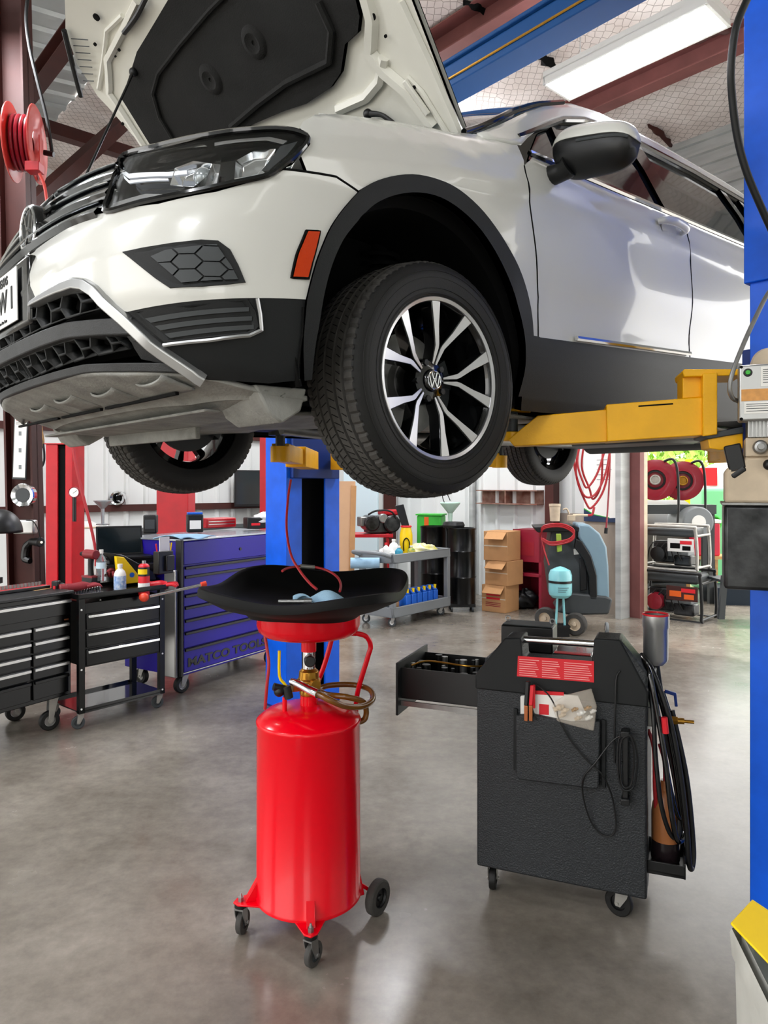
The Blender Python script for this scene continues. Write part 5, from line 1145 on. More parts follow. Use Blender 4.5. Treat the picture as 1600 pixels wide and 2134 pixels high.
mb = MB(); mb.tube([mr_(1384, 1495, -.01), mr_(1387, 1528, -.01)], .0105, 10); mb.build('hose_band', M_redst, mc_)
mb = MB(); mb.tube([mr_(1350, 1520, .1), mr_(1362, 1560, .08), mr_(1364, 1640, .08), mr_(1367, 1690, .1)], .007, 10); mb.build('drain_line', M_hosered, mc_)
# ================================================================= tool storage on the left
def place(o, loc, rz=0.): o.location = loc; o.rotation_euler = (0, 0, rz); return o
def bxp(par, name, m, p, q, bev=.003): mb = MB(); mb.b2(p, q); return mb.build(name, m, par, bevel=bev)
RT = R(59.3)
tb = thing('tool_chest', 'low black rolling tool chest at the left edge with chrome drawer handles', 'tool chest', (-2.0, 4.62, 0), RT)
bxp(tb, 'chest_body', M_bench, (-.92, .012, .21), (0, .50, .86), .006)
def drawer(par, x0, x1, z0, z1, hm, hz, y=-.0, m=None, gap=.004):
    d = bxp(par, 'drawer', m or M_bench, (x0 + gap, y - .004, z0 + gap), (x1 - gap, y + .02, z1 - gap), .003)
    mb = MB(); mb.prism([(y - .004, hz + .012), (y - .020, hz + .009), (y - .020, hz - .007), (y - .012, hz - .010), (y - .004, hz - .004)], x0 + .008, x1 - .008, lambda a, b, h: (h, a, b)); mb.build('drawer_handle', hm, d, bevel=.001); return d
drawer(tb, -.90, -.01, .725, .835, M_alu, .815)
zs = (.685, .60, .52, .44, .36)
for c0, c1 in ((-.275, -.025), (-.535, -.285), (-.795, -.545)):
    for i in range(4): drawer(tb, c0, c1, zs[i + 1] + (.0 if i < 3 else .0), zs[i], M_alu, zs[i] - .018)
    drawer(tb, c0, c1, .235, .355, M_bench, .345)
for x in (-.09, -.85):
    for y in (.07, .43): caster(tb, x, y, .062, .21, R(75), .035, tm=M_rub, hub=M_alu)
mb = MB(); mb.b2((-.06, -.006, .695), (-.03, -.001, .703)); mb.build('badge_plate', M_copper, tb)
mb = MB(); mb.b2((-.92, -.02, .86), (0, .52, .88)); mb.build('chest_top', M_blk, tb, bevel=.004)
tcart = thing('tool_cart', 'open black tool cart with three drawers and a lower shelf, next to the purple cabinet', 'tool cart', (-1.90, 4.59, 0), R(50))
for x in (-.045, .535):
    for y in (0, .36): bxp(tcart, 'leg', M_bench, (x, y, .10), (x + .04, y + .035, .83), .002)
bxp(tcart, 'drawer_case', M_bench, (-.005, .006, .39), (.535, .385, .80), .003)
for a, b in ((.735, .625), (.62, .512), (.508, .395)): drawer(tcart, .0, .53, b, a, M_chrome, a - .022)
mb = MB(); mb.b2((-.045, 0, .11), (.575, .395, .118)); mb.b2((-.045, 0, .10), (.575, .006, .135)); mb.b2((-.045, .389, .10), (.575, .395, .135)); mb.build('shelf', mat('polished_black_shelf', '1a1b1d', .12, .3, .4), tcart)
mb = MB(); mb.b2((-.06, -.02, .83), (.59, .41, .838)); mb.b2((-.06, -.02, .83), (.59, -.012, .862)); mb.b2((-.06, .402, .83), (.59, .41, .862)); mb.b2((-.06, -.02, .83), (-.052, .41, .862)); mb.b2((.582, -.02, .83), (.59, .41, .862)); mb.build('tray_top', M_bench, tcart)
for x in (-.02, .55):
    for y in (.03, .36): caster(tcart, x, y, .042, .10, R(70), .022, tm=M_dgrey)
for x, z in ((-.03, .76), (-.03, .38), (-.03, .13), (.555, .76), (.555, .38), (.555, .13)):
    mb = MB(); mb.cyl((x, -.003, z), (x, .001, z), .006, seg=12); mb.build('bolt', M_wtp, tcart)
mz = math.atan2(.92, .556); MOO = Vector((-1.486, 5.28, 0))
mt_c = thing('tool_cabinet', 'wide purple enamel tool cabinet with black trim and lettering on its bottom drawer', 'tool cabinet', MOO, mz)
bxp(mt_c, 'cabinet_body', M_purple, (0, .012, .145), (1.24, .62, 1.14), .004)
bxp(mt_c, 'corner_trim', M_blk, (-.012, -.008, .145), (.015, .05, 1.15), .004); bxp(mt_c, 'corner_trim', M_blk, (1.225, -.008, .145), (1.25, .05, 1.15), .004)
bxp(mt_c, 'side_rail', M_alu, (-.04, .02, .14), (-.013, .14, .93), .008); bxp(mt_c, 'cabinet_top', mat('top_sheet', '9fa4ab', .25, .5), (-.01, 0, 1.14), (1.25, .63, 1.155), .003)
lid = bxp(mt_c, 'lid_panel', M_purple, (.02, -.006, .965), (1.22, .014, 1.135), .004)
mb = MB(); mb.cyl((.62, -.012, 1.04), (.62, -.004, 1.04), .012, seg=16); mb.build('lock', M_blk, lid)
hz_l = (.940, .873, .732, .644, .548, .456, .334); zbot = (.878, .745, .655, .56, .468, .348, .17)
for a, b in zip(hz_l, zbot): drawer(mt_c, .02, 1.22, b, a + .012, M_blk, a, m=M_purple, gap=.003)
text('cabinet_lettering', 'MATCO TOOLS', .088, M_blk, mt_c, basis((.055, -.0065, .235), (1, 0, 0), (0, 0, 1)), .0012, .003, 'LEFT', 1.42)
mb = MB(); mb.b2((.01, -.006, .165), (1.23, .0, .170)); mb.build('base_line', M_silver, mt_c)
for x in (.10, 1.12):
    for y in (.08, .52): caster(mt_c, x, y, .062, .145, R(80) if y < .1 else 0, .04, tm=M_rub, hub=M_alu)
# pen and tool pouch on the cabinet side
pch = thing('tool_pouch', 'black plastic organiser with pens hung on the purple cabinet side', 'organiser', at(342, 1195, 5.12), mz)
mb = MB(); mb.b2((-.075, -.03, 0), (.06, .03, .16)); mb.b2((-.02, -.05, .02), (.055, -.03, .13)); mb.build('pouch', M_blk, pch, bevel=.006)
for i, (x, c) in enumerate(((-.05, M_redst), (-.015, M_wtp), (.01, M_redst), (.035, M_yellow), (.045, M_yellow))):
    mb = MB(); mb.cyl((x, 0, .08), (x + .012 * (i - 2), 0, .215), .005, seg=8); mb.build('pen', c, pch)
mb = MB(); mb.b2((-.05, -.01, .15), (.04, -.006, .26)); mb.build('note_pad', M_paper, pch)
# --- things lying on the chest and the cart
TZ = .882
def on(px, py, d): return at(px, py, d)
st = thing('socket_tray', 'red and black socket tray on the tool chest at the left edge', 'socket tray', (-2.33, 4.48, TZ), RT)
bxp(st, 'tray', M_red2, (-.32, 0, 0), (.26, .20, .02), .004)
for k in range(22): mb = MB(); x = -.30 + k * .025; mb.cyl((x, .03, .02), (x, .03, .042), .010, seg=12); mb.cyl((x, .03, .043), (x, .03, .0435), .006, seg=8); mb.build('socket', M_steel, st)
bxp(st, 'tray_edge', M_blk, (-.33, -.015, 0), (.27, .0, .018), .003)
o = MB(); o.bar(at(-20, 1248, 4.33), at(112, 1226, 4.72), .02, .012); tag(o.build('wooden_stick', M_wood), 'thin pale wooden stick along the front of the black tool chest', 'stick')
def screwdriver(p, q, hm, label):
    t = thing('screwdriver', label, 'screwdriver', p); q = q - p; h = q * .48
    mb = MB(); mb.tube([Vector(), h * .2, h * .5, h * .85, h], [.008, .013, .012, .010, .007], 12); mb.build('handle', hm, t); mb = MB(); mb.cyl(h, q, .0035, seg=8); mb.build('blade', M_steel, t)
screwdriver(at(60, 1247, 4.5), at(128, 1250, 4.66), M_orange, 'orange handled screwdriver on the front edge of the black chest')
mb = MB(); mb.cyl(at(42, 1250, 4.45), at(57, 1250, 4.48), .009, seg=12); tag(mb.build('marker', mat('lime_plastic', 'b8d81c', .4)), 'short lime green marker left of the orange screwdriver', 'marker')
tl = thing('cordless_screwdriver', 'black cordless ratchet with a chunky red marked head lying on the cart', 'power tool', at(108, 1225, 4.70))
L = tl.location; g_ = lambda px, py, d: at(px, py, d) - L
mb = MB(); mb.tube([g_(112, 1228, 4.7), g_(125, 1222, 4.72), g_(150, 1226, 4.78), g_(196, 1234, 4.9), g_(272, 1232, 5.0)], [.028, .026, .016, .018, .016], 14); mb.build('body', M_blk, tl)
mb = MB(); mb.box(g_(117, 1222, 4.70), (.045, .05, .075)); h_ = mb.build('head', M_blk, tl, bevel=.008); mb = MB(); mb.box(g_(113, 1226, 4.665), (.015, .006, .03)); mb.build('red_mark', M_redst, h_)
rl = thing('socket_rail', 'row of chrome sockets on a rail along the cart front edge', 'socket set', at(155, 1240, 4.66), R(50)); L = rl.location
bxp(rl, 'rail', M_steel, (-.01, -.005, -.006), (.20, .005, 0), .001)
for k in range(10): mb = MB(); x = .003 + k * .018; mb.cyl((x, 0, 0), (x, 0, .022 + .002 * k), .006 + .0006 * k, seg=12); mb.build('socket', M_chrome, rl)
mb = MB(); mb.tube([at(192, 1262, 4.7), at(203, 1256, 4.71), at(211, 1250, 4.72)], [.004, .009, .013], 10); mb.tube([at(206, 1256, 4.70), at(200, 1270, 4.68), at(184, 1282, 4.66)], [.012, .009, .005], 8); tag(mb.build('pliers', M_steel), 'steel pliers hanging over the cart front above the top drawer', 'pliers')
def drill(p, label, rz=0):
    t = thing('impact_driver', label, 'power tool', p, rz)
    mb = MB(); mb.cyl((-.075, 0, .21), (.04, 0, .21), .033, seg=20); mb.build('motor_housing', mat('maroon_plastic', '7a1c22', .45) if 'maroon_plastic' not in MT else MT['maroon_plastic'], t, bevel=.006)
    mb = MB(); mb.cyl((.04, 0, .21), (.085, 0, .21), .024, .014, 16); mb.tube([(-.02, 0, .20), (-.015, 0, .12), (-.02, 0, .05)], [.021, .018, .02], 12); mb.build('grip', M_blk, t)
    mb = MB(); mb.box((-.02, 0, .03), (.11, .075, .06)); b = mb.build('battery', M_blk, t, bevel=.008); mb = MB(); mb.box((-.02, 0, .058), (.112, .077, .012)); mb.build('red_band', MT['maroon_plastic'], b)
    return t
drill(at(186, 1206, 5.0) - Vector((0, 0, .04)), 'red and black cordless impact driver standing upright beside the water bottle', R(150))
def bottle(name, p, r, h, m, cap, label, cat, neck=.35, prof=None, band=None):
    t = thing(name, label, cat, p)
    pr = prof or [(0, 0), (r * .95, 0), (r, .006), (r, h * .62), (r * .8, h * .74), (r * neck, h * .84), (r * neck, h * .9), (0, h * .9)]
    mb = MB(); mb.lathe(pr, (0, 0, 0), 'z', 28); b = mb.build('body', m, t)
    mb = MB(); mb.lathe([(0, h * .88), (r * neck * 1.2, h * .88), (r * neck * 1.2, h), (0, h)], (0, 0, 0), 'z', 20); mb.build('cap', cap, t)
    if band: mb = MB(); mb.lathe([(r * 1.01, h * band[0]), (r * 1.015, h * band[0]), (r * 1.015, h * band[1]), (r * 1.01, h * band[1])], (0, 0, 0), 'z', 28); mb.build('label', band[2], t)
    return t
bottle('water_bottle', at(211, 1210, 5.0), .034, .215, M_pet, M_wtp, 'clear plastic water bottle with pale label on the cart', 'bottle', band=(.40, .60, mat('pale_blue_label', 'cfe6f2', .5)))
bottle('fluid_bottle', at(250, 1233, 4.95), .040, .19, M_wtp, M_wtp, 'white plastic bottle with a torn blue label on the cart', 'bottle', band=(.1, .58, mat('blue_print_label', 'dfe8f6', .6, var=.35, vscale=40, col2='5a8fd0')))
t = bottle('spray_can', at(300, 1240, 4.93), .038, .235, M_redst, M_steel, 'red, white and black aerosol spray can on the cart front corner', 'spray can', neck=.3, prof=[(0, 0), (.036, 0), (.038, .006), (.038, .195), (.034, .205), (.02, .215), (0, .217)], band=(.56, .82, M_blk))
mb = MB(); mb.lathe([(.0392, .03), (.0395, .03), (.0395, .085), (.0392, .085)], (0, 0, 0), 'z', 28); mb.build('label', M_wtp, t); mb = MB(); mb.lathe([(.0397, .145), (.0401, .145), (.0401, .18), (.0397, .18)], (0, 0, 0), 'z', 28, 200, 320); mb.build('label', M_yellow, t)
def lump(name, c, sx, sy, sz, m, label, cat, seed=1, rz=0):
    rn = random.Random(seed); mb = MB(); k = [rn.random() * 6 for _ in range(4)]
    def f(u, v):
        a = 2 * math.pi * u; b = math.pi * (v - .5); q = 1 + .16 * math.sin(3 * a + k[0]) * math.cos(b) + .12 * math.sin(5 * a + 4 * b + k[1]) + .08 * math.sin(9 * b + k[2] + 2 * a)
        return (sx * q * math.cos(a) * math.cos(b), sy * q * math.sin(a) * math.cos(b), max(0, sz * (.5 + .6 * math.sin(b) * q)))
    mb.grid(f, 36, 18); o = mb.build(name, m, ang=80); place(o, c, rz); return tag(o, label, cat)
def glove(name, c, rz, m, label):
    t = thing(name, label, 'glove', c, rz); mb = MB(); mb.tube([(-.11, 0, .018), (-.06, 0, .020), (0, 0, .022), (.04, 0, .018)], [.034, .030, .036, .028], 12)
    for k in range(4): y = -.03 + .02 * k; mb.tube([(.02, y, .022), (.07, y * 1.3, .03), (.10, y * 1.4, .022 + .006 * (k % 2)), (.12 - .008 * abs(k - 1.5), y * 1.4, .012)], [.012, .011, .011, .009], 8)
    mb.tube([(-.02, .03, .02), (.02, .065, .022), (.05, .075, .018)], [.012, .011, .009], 8); mb.build('palm', m, t, ang=60)
    mb = MB(); mb.cyl((-.15, 0, .018), (-.10, 0, .018), .034, seg=16); mb.build('cuff', M_maroon if m != M_maroon else MT['maroon_plastic'], t, bevel=.006)
    return t
glove('work_glove', at(172, 1236, 4.78) + Vector((0, 0, .02)), R(40), M_maroon, 'maroon work glove lying behind the chrome sockets on the cart')
glove('work_glove', at(232, 1200, 5.15), R(-70), M_maroon, 'maroon work glove lying behind the white bottle on the cart')
glove('work_glove', at(335, 1226, 5.05), R(10), M_redst, 'bright red glove at the right end of the cart near the cabinet')
bd_ = thing('folded_case', 'yellow and black soft case leaning on the cart under the laptop', 'case', at(270, 1215, 5.12), R(50))
mb = MB(); mb.prism([(-.10, 0), (.10, 0), (-.06, .19), (-.12, .20)], -.03, .0, XZ); mb.build('yellow_panel', M_yellow, bd_, bevel=.004); mb = MB(); mb.prism([(-.04, .20), (.20, .06), (.22, -.0), (.10, 0), (-.12, .22)], .0, .18, XZ); mb.build('black_panel', M_blk, bd_, bevel=.008)
mb = MB(); mb.cyl((-.0, -.034, .06), (-.0, -.03, .06), .018, seg=20); mb.build('round_sticker', M_bluep, bd_)
lt = thing('laptop', 'open black laptop on top of the black case behind the cart', 'laptop', at(262, 1160, 5.35), R(28))
mb = MB(); mb.box((0, 0, 0), (.34, .24, .02)); mb.build('base', M_blk, lt, bevel=.004)
mb = MB(); mb.box((0, 0, 0), (.33, .012, .22)); sc_ = mb.build('lid', M_blk, lt, bevel=.004); sc_.location = (-.03, .10, .115); sc_.rotation_euler = (R(-14), 0, 0)
mb = MB(); mb.box((0, -.0068, 0), (.305, .001, .19)); mb.build('screen', M_screen, sc_)
mb = MB(); mb.box((0, 0, 0), (.42, .30, .05)); o = mb.build('laptop_stand', M_blk, bevel=.01); place(o, at(275, 1178, 5.36), R(28)); tag(o, 'thick black platform holding the open laptop', 'stand')
mb = MB(); mb.box((0, 0, 0), (.34, .26, .27)); o = mb.build('storage_case', M_blk, bevel=.02); place(o, Vector((-1.92, 5.42, .895)) + Vector((0, 0, -.0)), R(28)); tag(o, 'black storage case standing behind the cart beneath the laptop platform', 'case')
fl_ = thing('inspection_light_bar', 'long silver bar light with orange end caps pointing at the catch pan', 'work light', at(300, 1245, 4.85)); L = fl_.location
mb = MB(); mb.cyl(g0 := at(312, 1243, 4.86) - L, at(424, 1218, 5.0) - L, .011, seg=16); mb.build('shaft', M_chrome, fl_)
mb = MB(); mb.sphere(Vector((0, 0, 0)), .034, 16, 10, (1, .7, .9)); mb.build('end_cap', mat('orange_red_plastic', 'd8432a', .35), fl_); mb = MB(); mb.cyl(at(418, 1219, 4.99) - L, at(430, 1216, 5.01) - L, .019, seg=14); mb.build('end_cap', MT['orange_red_plastic'], fl_, bevel=.004)
mb = MB(); mb.box((-.03, 0, 0), (.05, .06, .035)); o = mb.build('radio', M_blk); place(o, at(2, 1210, 4.3)); tag(o, 'small black box at the very left edge of the tool chest', 'box')
# --- steel column with reel and lamps at the left edge
colm = thing('steel_column', 'brown steel building column at the left edge of the photo', 'column', (-2.62, 5.25, 0))
mb = MB()
for (x0, x1, y0, y1) in ((-.18, .02, -.008, .008), (-.18, -.165, -.08, .08), (.005, .02, -.08, .08)):
    vs = [(x, y, z) for z, s_ in ((0, .115), (5.6, -.02)) for x, y in ((x0 + s_, y0), (x1 + s_, y0), (x1 + s_, y1), (x0 + s_, y1))]
    mb._n(vs, [(0, 3, 2, 1), (4, 5, 6, 7), (0, 1, 5, 4), (1, 2, 6, 5), (2, 3, 7, 6), (3, 0, 4, 7)], False)
mb.b2((-.20, -.10, 0), (.16, .10, .015)); mb.build('column_section', M_brown, colm)
bd2 = thing('instruction_board', 'long white framed chart strip fixed on the brown column', 'board', at(43, 918, 5.158))
mb = MB(); mb.box((0, 0, 0), (.10, .012, .56), (0, R(2), 0)); mb.build('frame', M_dgrey, bd2, bevel=.003); mb = MB(); mb.box((0, -.007, -.02), (.085, .002, .49), (0, R(2), 0)); sh = mb.build('sheet', M_paper, bd2)
for k in range(7): mb = MB(); mb.box((0, -.0085, .19 - k * .012), (.06, .0006, .003), (0, R(2), 0)); mb.build('print_line', M_redst if k < 5 else M_dgrey, sh)
for k in range(3): mb = MB(); mb.box((0, -.0085, .05 - k * .12), (.02, .0006, .03)); mb.build('print_mark', M_grey, sh)
reel = thing('hose_reel', 'red hose reel mounted on the brown column at upper left', 'hose reel', at(52, 300, 4.75)); L = reel.location
rp = at(30, 300, 4.7) - L; ax = Vector((.98, .20, 0)).normalized(); RM = basis(Vector((0, 0, 0)), Vector((-ax.y, ax.x, 0)), (0, 0, 1))
M_reel = mat('faded_red_enamel', 'd8483f', .35, 0, .3, var=.15, vscale=6)
for s_, nm in ((-.075, 'reel_disc'), (.075, 'reel_disc')):
    mb = MB(); mb.lathe([(.05, s_ * .6), (.075, s_ * .7), (.12, s_), (.235, s_ + math.copysign(.008, s_)), (.245, s_ + math.copysign(.002, s_)), (.245, s_ - math.copysign(.004, s_)), (.12, s_ - math.copysign(.005, s_)), (.06, s_ * .5)], (0, 0, 0), 'z', 48); mb.build(nm, M_reel, reel, xf=lambda v: RM @ v)
mb = MB()
for j in range(4):
    for k in range(4): mb.torus((0, 0, -.045 + .030 * k), .10 + .022 * j, .0125, 'z', 32, 8)
mb.build('wound_hose', M_dkred, reel, xf=lambda v: RM @ v)
mb = MB(); mb.prism([(-.05, .05), (.05, .05), (.035, -.04), (.12, -.17), (.10, -.19), (-.0, -.10), (-.10, -.05)], -.105, -.095, lambda a, b, h: (a, b, h)); mb.prism([(-.05, .05), (.05, .05), (.02, -.25), (-.03, -.25)], .095, .102, lambda a, b, h: (a, b, h)); mb.build('bracket_arm', M_reel, reel, xf=lambda v: RM @ v, bevel=.003)
mb = MB(); mb.box(at(72, 350, 4.62) - L, (.09, .08, .06)); mb.build('hose_guide', M_red2, reel, bevel=.004); mb = MB(); mb.tube([at(82, 362, 4.6) - L, at(92, 385, 4.6) - L, at(98, 425, 4.6) - L, at(99, 470, 4.6) - L, at(96, 520, 4.62) - L], .010, 10); mb.build('hose_end', M_reel, reel)
mb = MB(); mb.tube([at(70, -60, 4.9), at(55, 20, 4.9), at(60, 90, 4.9), at(78, 170, 4.9), at(98, 250, 4.9), at(108, 315, 4.9)], .012, 10); mb.cyl(at(92, 318, 4.9), at(112, 322, 4.9), .018, seg=12); tag(mb.build('air_hose', M_blk), 'black air hose hanging down beside the red reel at upper left', 'hose')
# lamps and gadgets around the column base
lm = thing('round_work_lamp', 'round chrome rimmed work lamp hanging on the brown column', 'work light', at(47, 1032, 5.10))
mb = MB(); mb.lathe([(0, .02), (.04, .02), (.05, .0), (.078, -.01), (.084, 0), (.08, .05), (.02, .08)], (0, 0, 0), 'y', 36); mb.build('rim', M_chrome, lm); mb = MB(); mb.lathe([(0, -.004), (.05, -.004), (.056, .004)], (0, 0, 0), 'y', 30); mb.build('lens', M_dgrey, lm)
lm2 = thing('clear_work_lamp', 'boxy clear plastic work lamp below the round lamp', 'work light', at(53, 1098, 5.10))
mb = MB(); mb.box((0, 0, 0), (.15, .07, .10)); mb.build('housing', M_alu, lm2, bevel=.012); mb = MB(); mb.lathe([(0, -.04), (.02, -.04), (.025, -.034)], (-.03, 0, -.01), 'y', 16); mb.build('bulb', M_glassd, lm2); mb = MB(); mb.tube([(.02, -.03, .05), (.07, -.03, .04), (.10, -.02, -.02), (.11, 0, -.1)], .004, 8); mb.build('cord', M_blk, lm2)
fs = thing('flashlight', 'black flashlight with a glowing bulb pointing out from the column', 'flashlight', at(85, 1130, 5.12))
mb = MB(); mb.cyl((-.10, .06, 0), (0, 0, 0), .024, .034, 20); mb.build('body', M_blk, fs, bevel=.004); mb = MB(); mb.sphere((.008, -.006, 0), .008, 12, 8); mb.build('bulb', mat('warm_bulb', 'fff0c8', .4, emit='fff0c8', estr=2), fs)
mb = MB(); mb.tube([(-.10, .06, 0), (-.14, .08, -.04), (-.15, .08, -.12), (-.10, .05, -.14)], [.02, .03, .03, .02], 10); mb.build('clamp', M_blk, fs)
hm_ = MB(); hm_.grid(lambda u, v: Vector((.12 * math.cos(2 * math.pi * u) * math.sin(math.pi / 2 * v) * 1.1, .14 * math.sin(2 * math.pi * u) * math.sin(math.pi / 2 * v), .15 * math.cos(math.pi / 2 * v))), 30, 12); o = hm_.build('welding_helmet', M_blk, solid=.006); place(o, at(0, 1110, 4.7)); tag(o, 'black rounded helmet shell at the left edge above the tool chest', 'helmet')
cbs = thing('hanging_cables', 'loops of amber and black cable hanging beside the brown column', 'cables', at(78, 850, 5.6)); L = cbs.location
for k, (x0, x1, yb, m_) in enumerate(((74, 90, 945, M_wood), (78, 84, 925, M_oil), (80, 92, 980, M_blk), (72, 76, 935, M_blk))):
    mb = MB(); mb.tube([at(76, 850, 5.6) - L, at(x0, (850 + yb) / 2, 5.6) - L, at(x0 - 5, yb - 15, 5.6) - L, at((x0 + x1) / 2 - 6, yb, 5.6) - L, at(x1, yb - 20, 5.6) - L, at(x1 - 3, (850 + yb) / 2, 5.6) - L, at(80, 850, 5.6) - L], .008, 8); mb.build('cable_loop', m_, cbs)
mb = MB(); mb.box(at(69, 952, 5.6) - L, (.03, .02, .07)); mb.build('plug', M_blk, cbs, bevel=.003)
mb = MB(); mb.tube([at(148, 870, 6.3), at(152, 930, 6.3), at(165, 1000, 6.3), at(185, 1080, 6.3), at(198, 1140, 6.3), at(200, 1180, 6.3)], .013, 10); tag(mb.build('air_hose', M_hosered), 'faded red air hose slanting down beside the open red lift column', 'hose')
# red columns of the next lift
def redcol(x0, x1, ytop, d, label, depth=.32, openf=True):
    t = thing('red_lift_column', label, 'lift column', at((x0 + x1) / 2, 1012, d) - Vector((0, 0, CH))); w = (x1 - x0) / F * d; h = CH + (1012 - ytop) / F * d
    mb = MB()
    if openf: mb.prism([(-w / 2, 0), (-w * .05, 0), (-w * .05, .03), (-w * .2, .03), (-w * .2, depth - .03), (w * .3, depth - .03), (w * .3, .03), (w * .24, .03), (w * .24, 0), (w / 2, 0), (w / 2, depth), (-w / 2, depth)], 0, h)
    else: mb.b2((-w / 2, 0, 0), (w / 2, depth, h))
    mb.build('post', M_red2, t, bevel=.006)
    mb = MB(); mb.b2((-w * .19, .04, .05), (w * .29, .05, h - .01)); mb.build('channel', M_dark, t) if openf else mb.bm.free()
    mb = MB(); mb.b2((-w / 2 - .01, -.01, h), (w / 2 + .01, depth + .01, h + .012)); mb.build('cap_plate', M_red2, t)
    if openf: mb = MB(); mb.cyl((0, .1, h + .012), (0, .1, h + .05), .02, .008, 12); mb.build('top_bolt', M_brass, t)
    return t
redcol(95, 150, 926, 7.6, 'red lift column with an open black slot at the left')
redcol(326, 392, 700, 8.4, 'plain red lift column behind the laptop, top hidden by the tyre', openf=False)
redcol(541, 590, 898, 8.9, 'red lift column right behind the blue lift column', openf=False)
# girts on the walls
def girt(b_, a0, a1, z, left=True):
    mb = MB()
    if left: mb.bar(BW(a0, .05, z), BW(a1, .05, z), .06, .10)
    else: mb.bar(BW(.05, a0, z), BW(.05, a1, z), .06, .10)
    o = mb.build('trim_1', M_brown); struct(o); return o
girt(0, .1, 8, 1.22); girt(0, .1, 8, 2.36); girt(0, .1, 5.9, 2.36, False)
# things along the left wall
def wallpt(px, py, off=.25):
    """point on the left wall seen at px, kept off the wall"""
    k = (px - 800) / F; # C - RV a
    a = (k * CC.y - CC.x) / (-RV.x + k * RV.y); p = BW(a, off); d = p.y
    return at(px, py, d)
wb_ = thing('white_barrel', 'tall off-white plastic barrel standing between red column and cart', 'barrel', (wallpt(178, 1100, .6).x, wallpt(178, 1100, .6).y, 0))
mb = MB(); mb.lathe([(0, .0), (.17, 0), (.18, .02), (.18, .95), (.16, 1.02), (.08, 1.06), (0, 1.06)], (0, 0, 0), 'z', 36); mb.build('body', M_wtp, wb_); mb = MB(); mb.torus((0, 0, .98), .175, .012, 'z', 36, 8); mb.build('hoop', M_tan, wb_)
ex = thing('chrome_spotlight', 'chrome conical spotlight resting on the brown wall rail', 'spotlight', wallpt(247, 1038, .14)); mb = MB(); mb.lathe([(0, .03), (.03, .03), (.075, -.06), (.10, -.07), (.11, -.03), (.10, .05), (.05, .11), (.045, .2), (0, .2)], (0, 0, .0), 'y', 32); mb.build('shell', M_chrome, ex); mb = MB(); mb.cyl((0, -.02, 0), (0, .0, 0), .035, seg=20); mb.build('lens', M_dark, ex)
gg = thing('pressure_gauge', 'white dial pressure gauge beside the open red lift column', 'gauge', at(155, 1026, 7.4)); mb = MB(); mb.lathe([(0, -.01), (.05, -.01), (.056, -.016), (.06, 0), (.05, .03), (0, .03)], (0, 0, 0), 'y', 28); mb.build('case', M_dkred, gg); mb = MB(); mb.lathe([(0, -.012), (.047, -.012), (.047, -.009)], (0, 0, 0), 'y', 28); dl = mb.build('dial', M_paper, gg); mb = MB(); mb.bar((-.01, -.014, -.01), (.03, -.014, .02), .004, .002); mb.build('needle', M_dark, dl); mb = MB(); mb.cyl((0, 0, -.30), (0, 0, -.05), .02, seg=12); mb.build('stem', M_blk, gg)
fn = thing('clear_funnel', 'clear measuring funnel hanging by the wall behind the laptop', 'funnel', at(214, 1060, 8.0)); mb = MB(); mb.lathe([(.10, .09), (.095, .08), (.02, .0), (.015, -.16), (.07, -.17), (.07, -.18)], (0, 0, 0), 'z', 28); mb.build('cone', M_glassd, fn, solid=.003)
for (px_, py_, w_, h_, m_, lb) in ((492 / 1, 0, 0, 0, None, None),):
    pass
tv = thing('television', 'small dark wall television left of the blue lift column', 'television', wallpt(528, 1018, .5), R(18))
mb = MB(); mb.box((0, 0, 0), (.62, .05, .60)); mb.build('case', M_blk, tv, bevel=.008); mb = MB(); mb.box((0, -.027, .01), (.58, .003, .54)); mb.build('screen', mat('tv_screen', '2a3133', .15, 0, .3), tv)
mb = MB(); mb.bar((0, .02, 0), (-.1, .22, 0), .05, .08); mb.build('wall_bracket', M_brown, tv)
# a bench line with boxes behind the purple cabinet
bench = thing('workbench', 'long black workbench along the wall behind the purple cabinet', 'workbench', BW(2.4, .12), math.atan2(RV.y, RV.x))
mb = MB(); mb.b2((-1.3, -.75, .86), (2.0, 0, .92)); mb.build('bench_top', M_dgrey, bench, bevel=.004)
for x in (-1.25, 1.9):
    for y in (-.72, -.08): mb = MB(); mb.b2((x, y, 0), (x + .06, y + .06, .86)); mb.build('leg', M_blk, bench)
bxs = []
def simplebox(name, px, py, d, w, h, dp, m, label, cat, rz=0, bev=.01):
    t = thing(name, label, cat, at(px, py, d), rz); mb = MB(); mb.b2((-w / 2, 0, 0), (w / 2, dp, h)); mb.build('shell', m, t, bevel=bev); return t
t = simplebox('black_case', 407, 1110, 5.9, .13, .15, .12, M_blk, 'small black case with blue lid on the purple cabinet', 'case', R(20)); mb = MB(); mb.b2((-.06, .01, .15), (.06, .11, .165)); mb.build('blue_lid', M_bluep, t); mb = MB(); mb.b2((-.045, -.003, .03), (.045, 0, .10)); mb.build('white_print', M_paper, t)
t = simplebox('red_toolbox', 462, 1100, 6.3, .30, .085, .16, M_red2, 'low red toolbox on the purple cabinet top', 'toolbox', R(45)); mb = MB(); mb.b2((-.13, -.003, .03), (.13, 0, .036)); mb.b2((-.13, -.003, .055), (.13, 0, .06)); mb.build('handle_strip', M_silver, t)
t = simplebox('black_case', 312, 1112, 6.2, .11, .16, .12, M_blk, 'black case left of the plain red column', 'case', R(10)); mb = MB(); mb.b2((-.04, -.003, .04), (.04, 0, .12)); mb.build('panel', M_dgrey, t)
t = simplebox('black_box', 535, 1102, 6.3, .17, .10, .12, M_blk, 'black box beside the television end of the purple cabinet', 'box', R(30)); mb = MB(); mb.b2((-.05, -.003, .03), (.03, 0, .05)); mb.build('red_tag', M_redst, t)
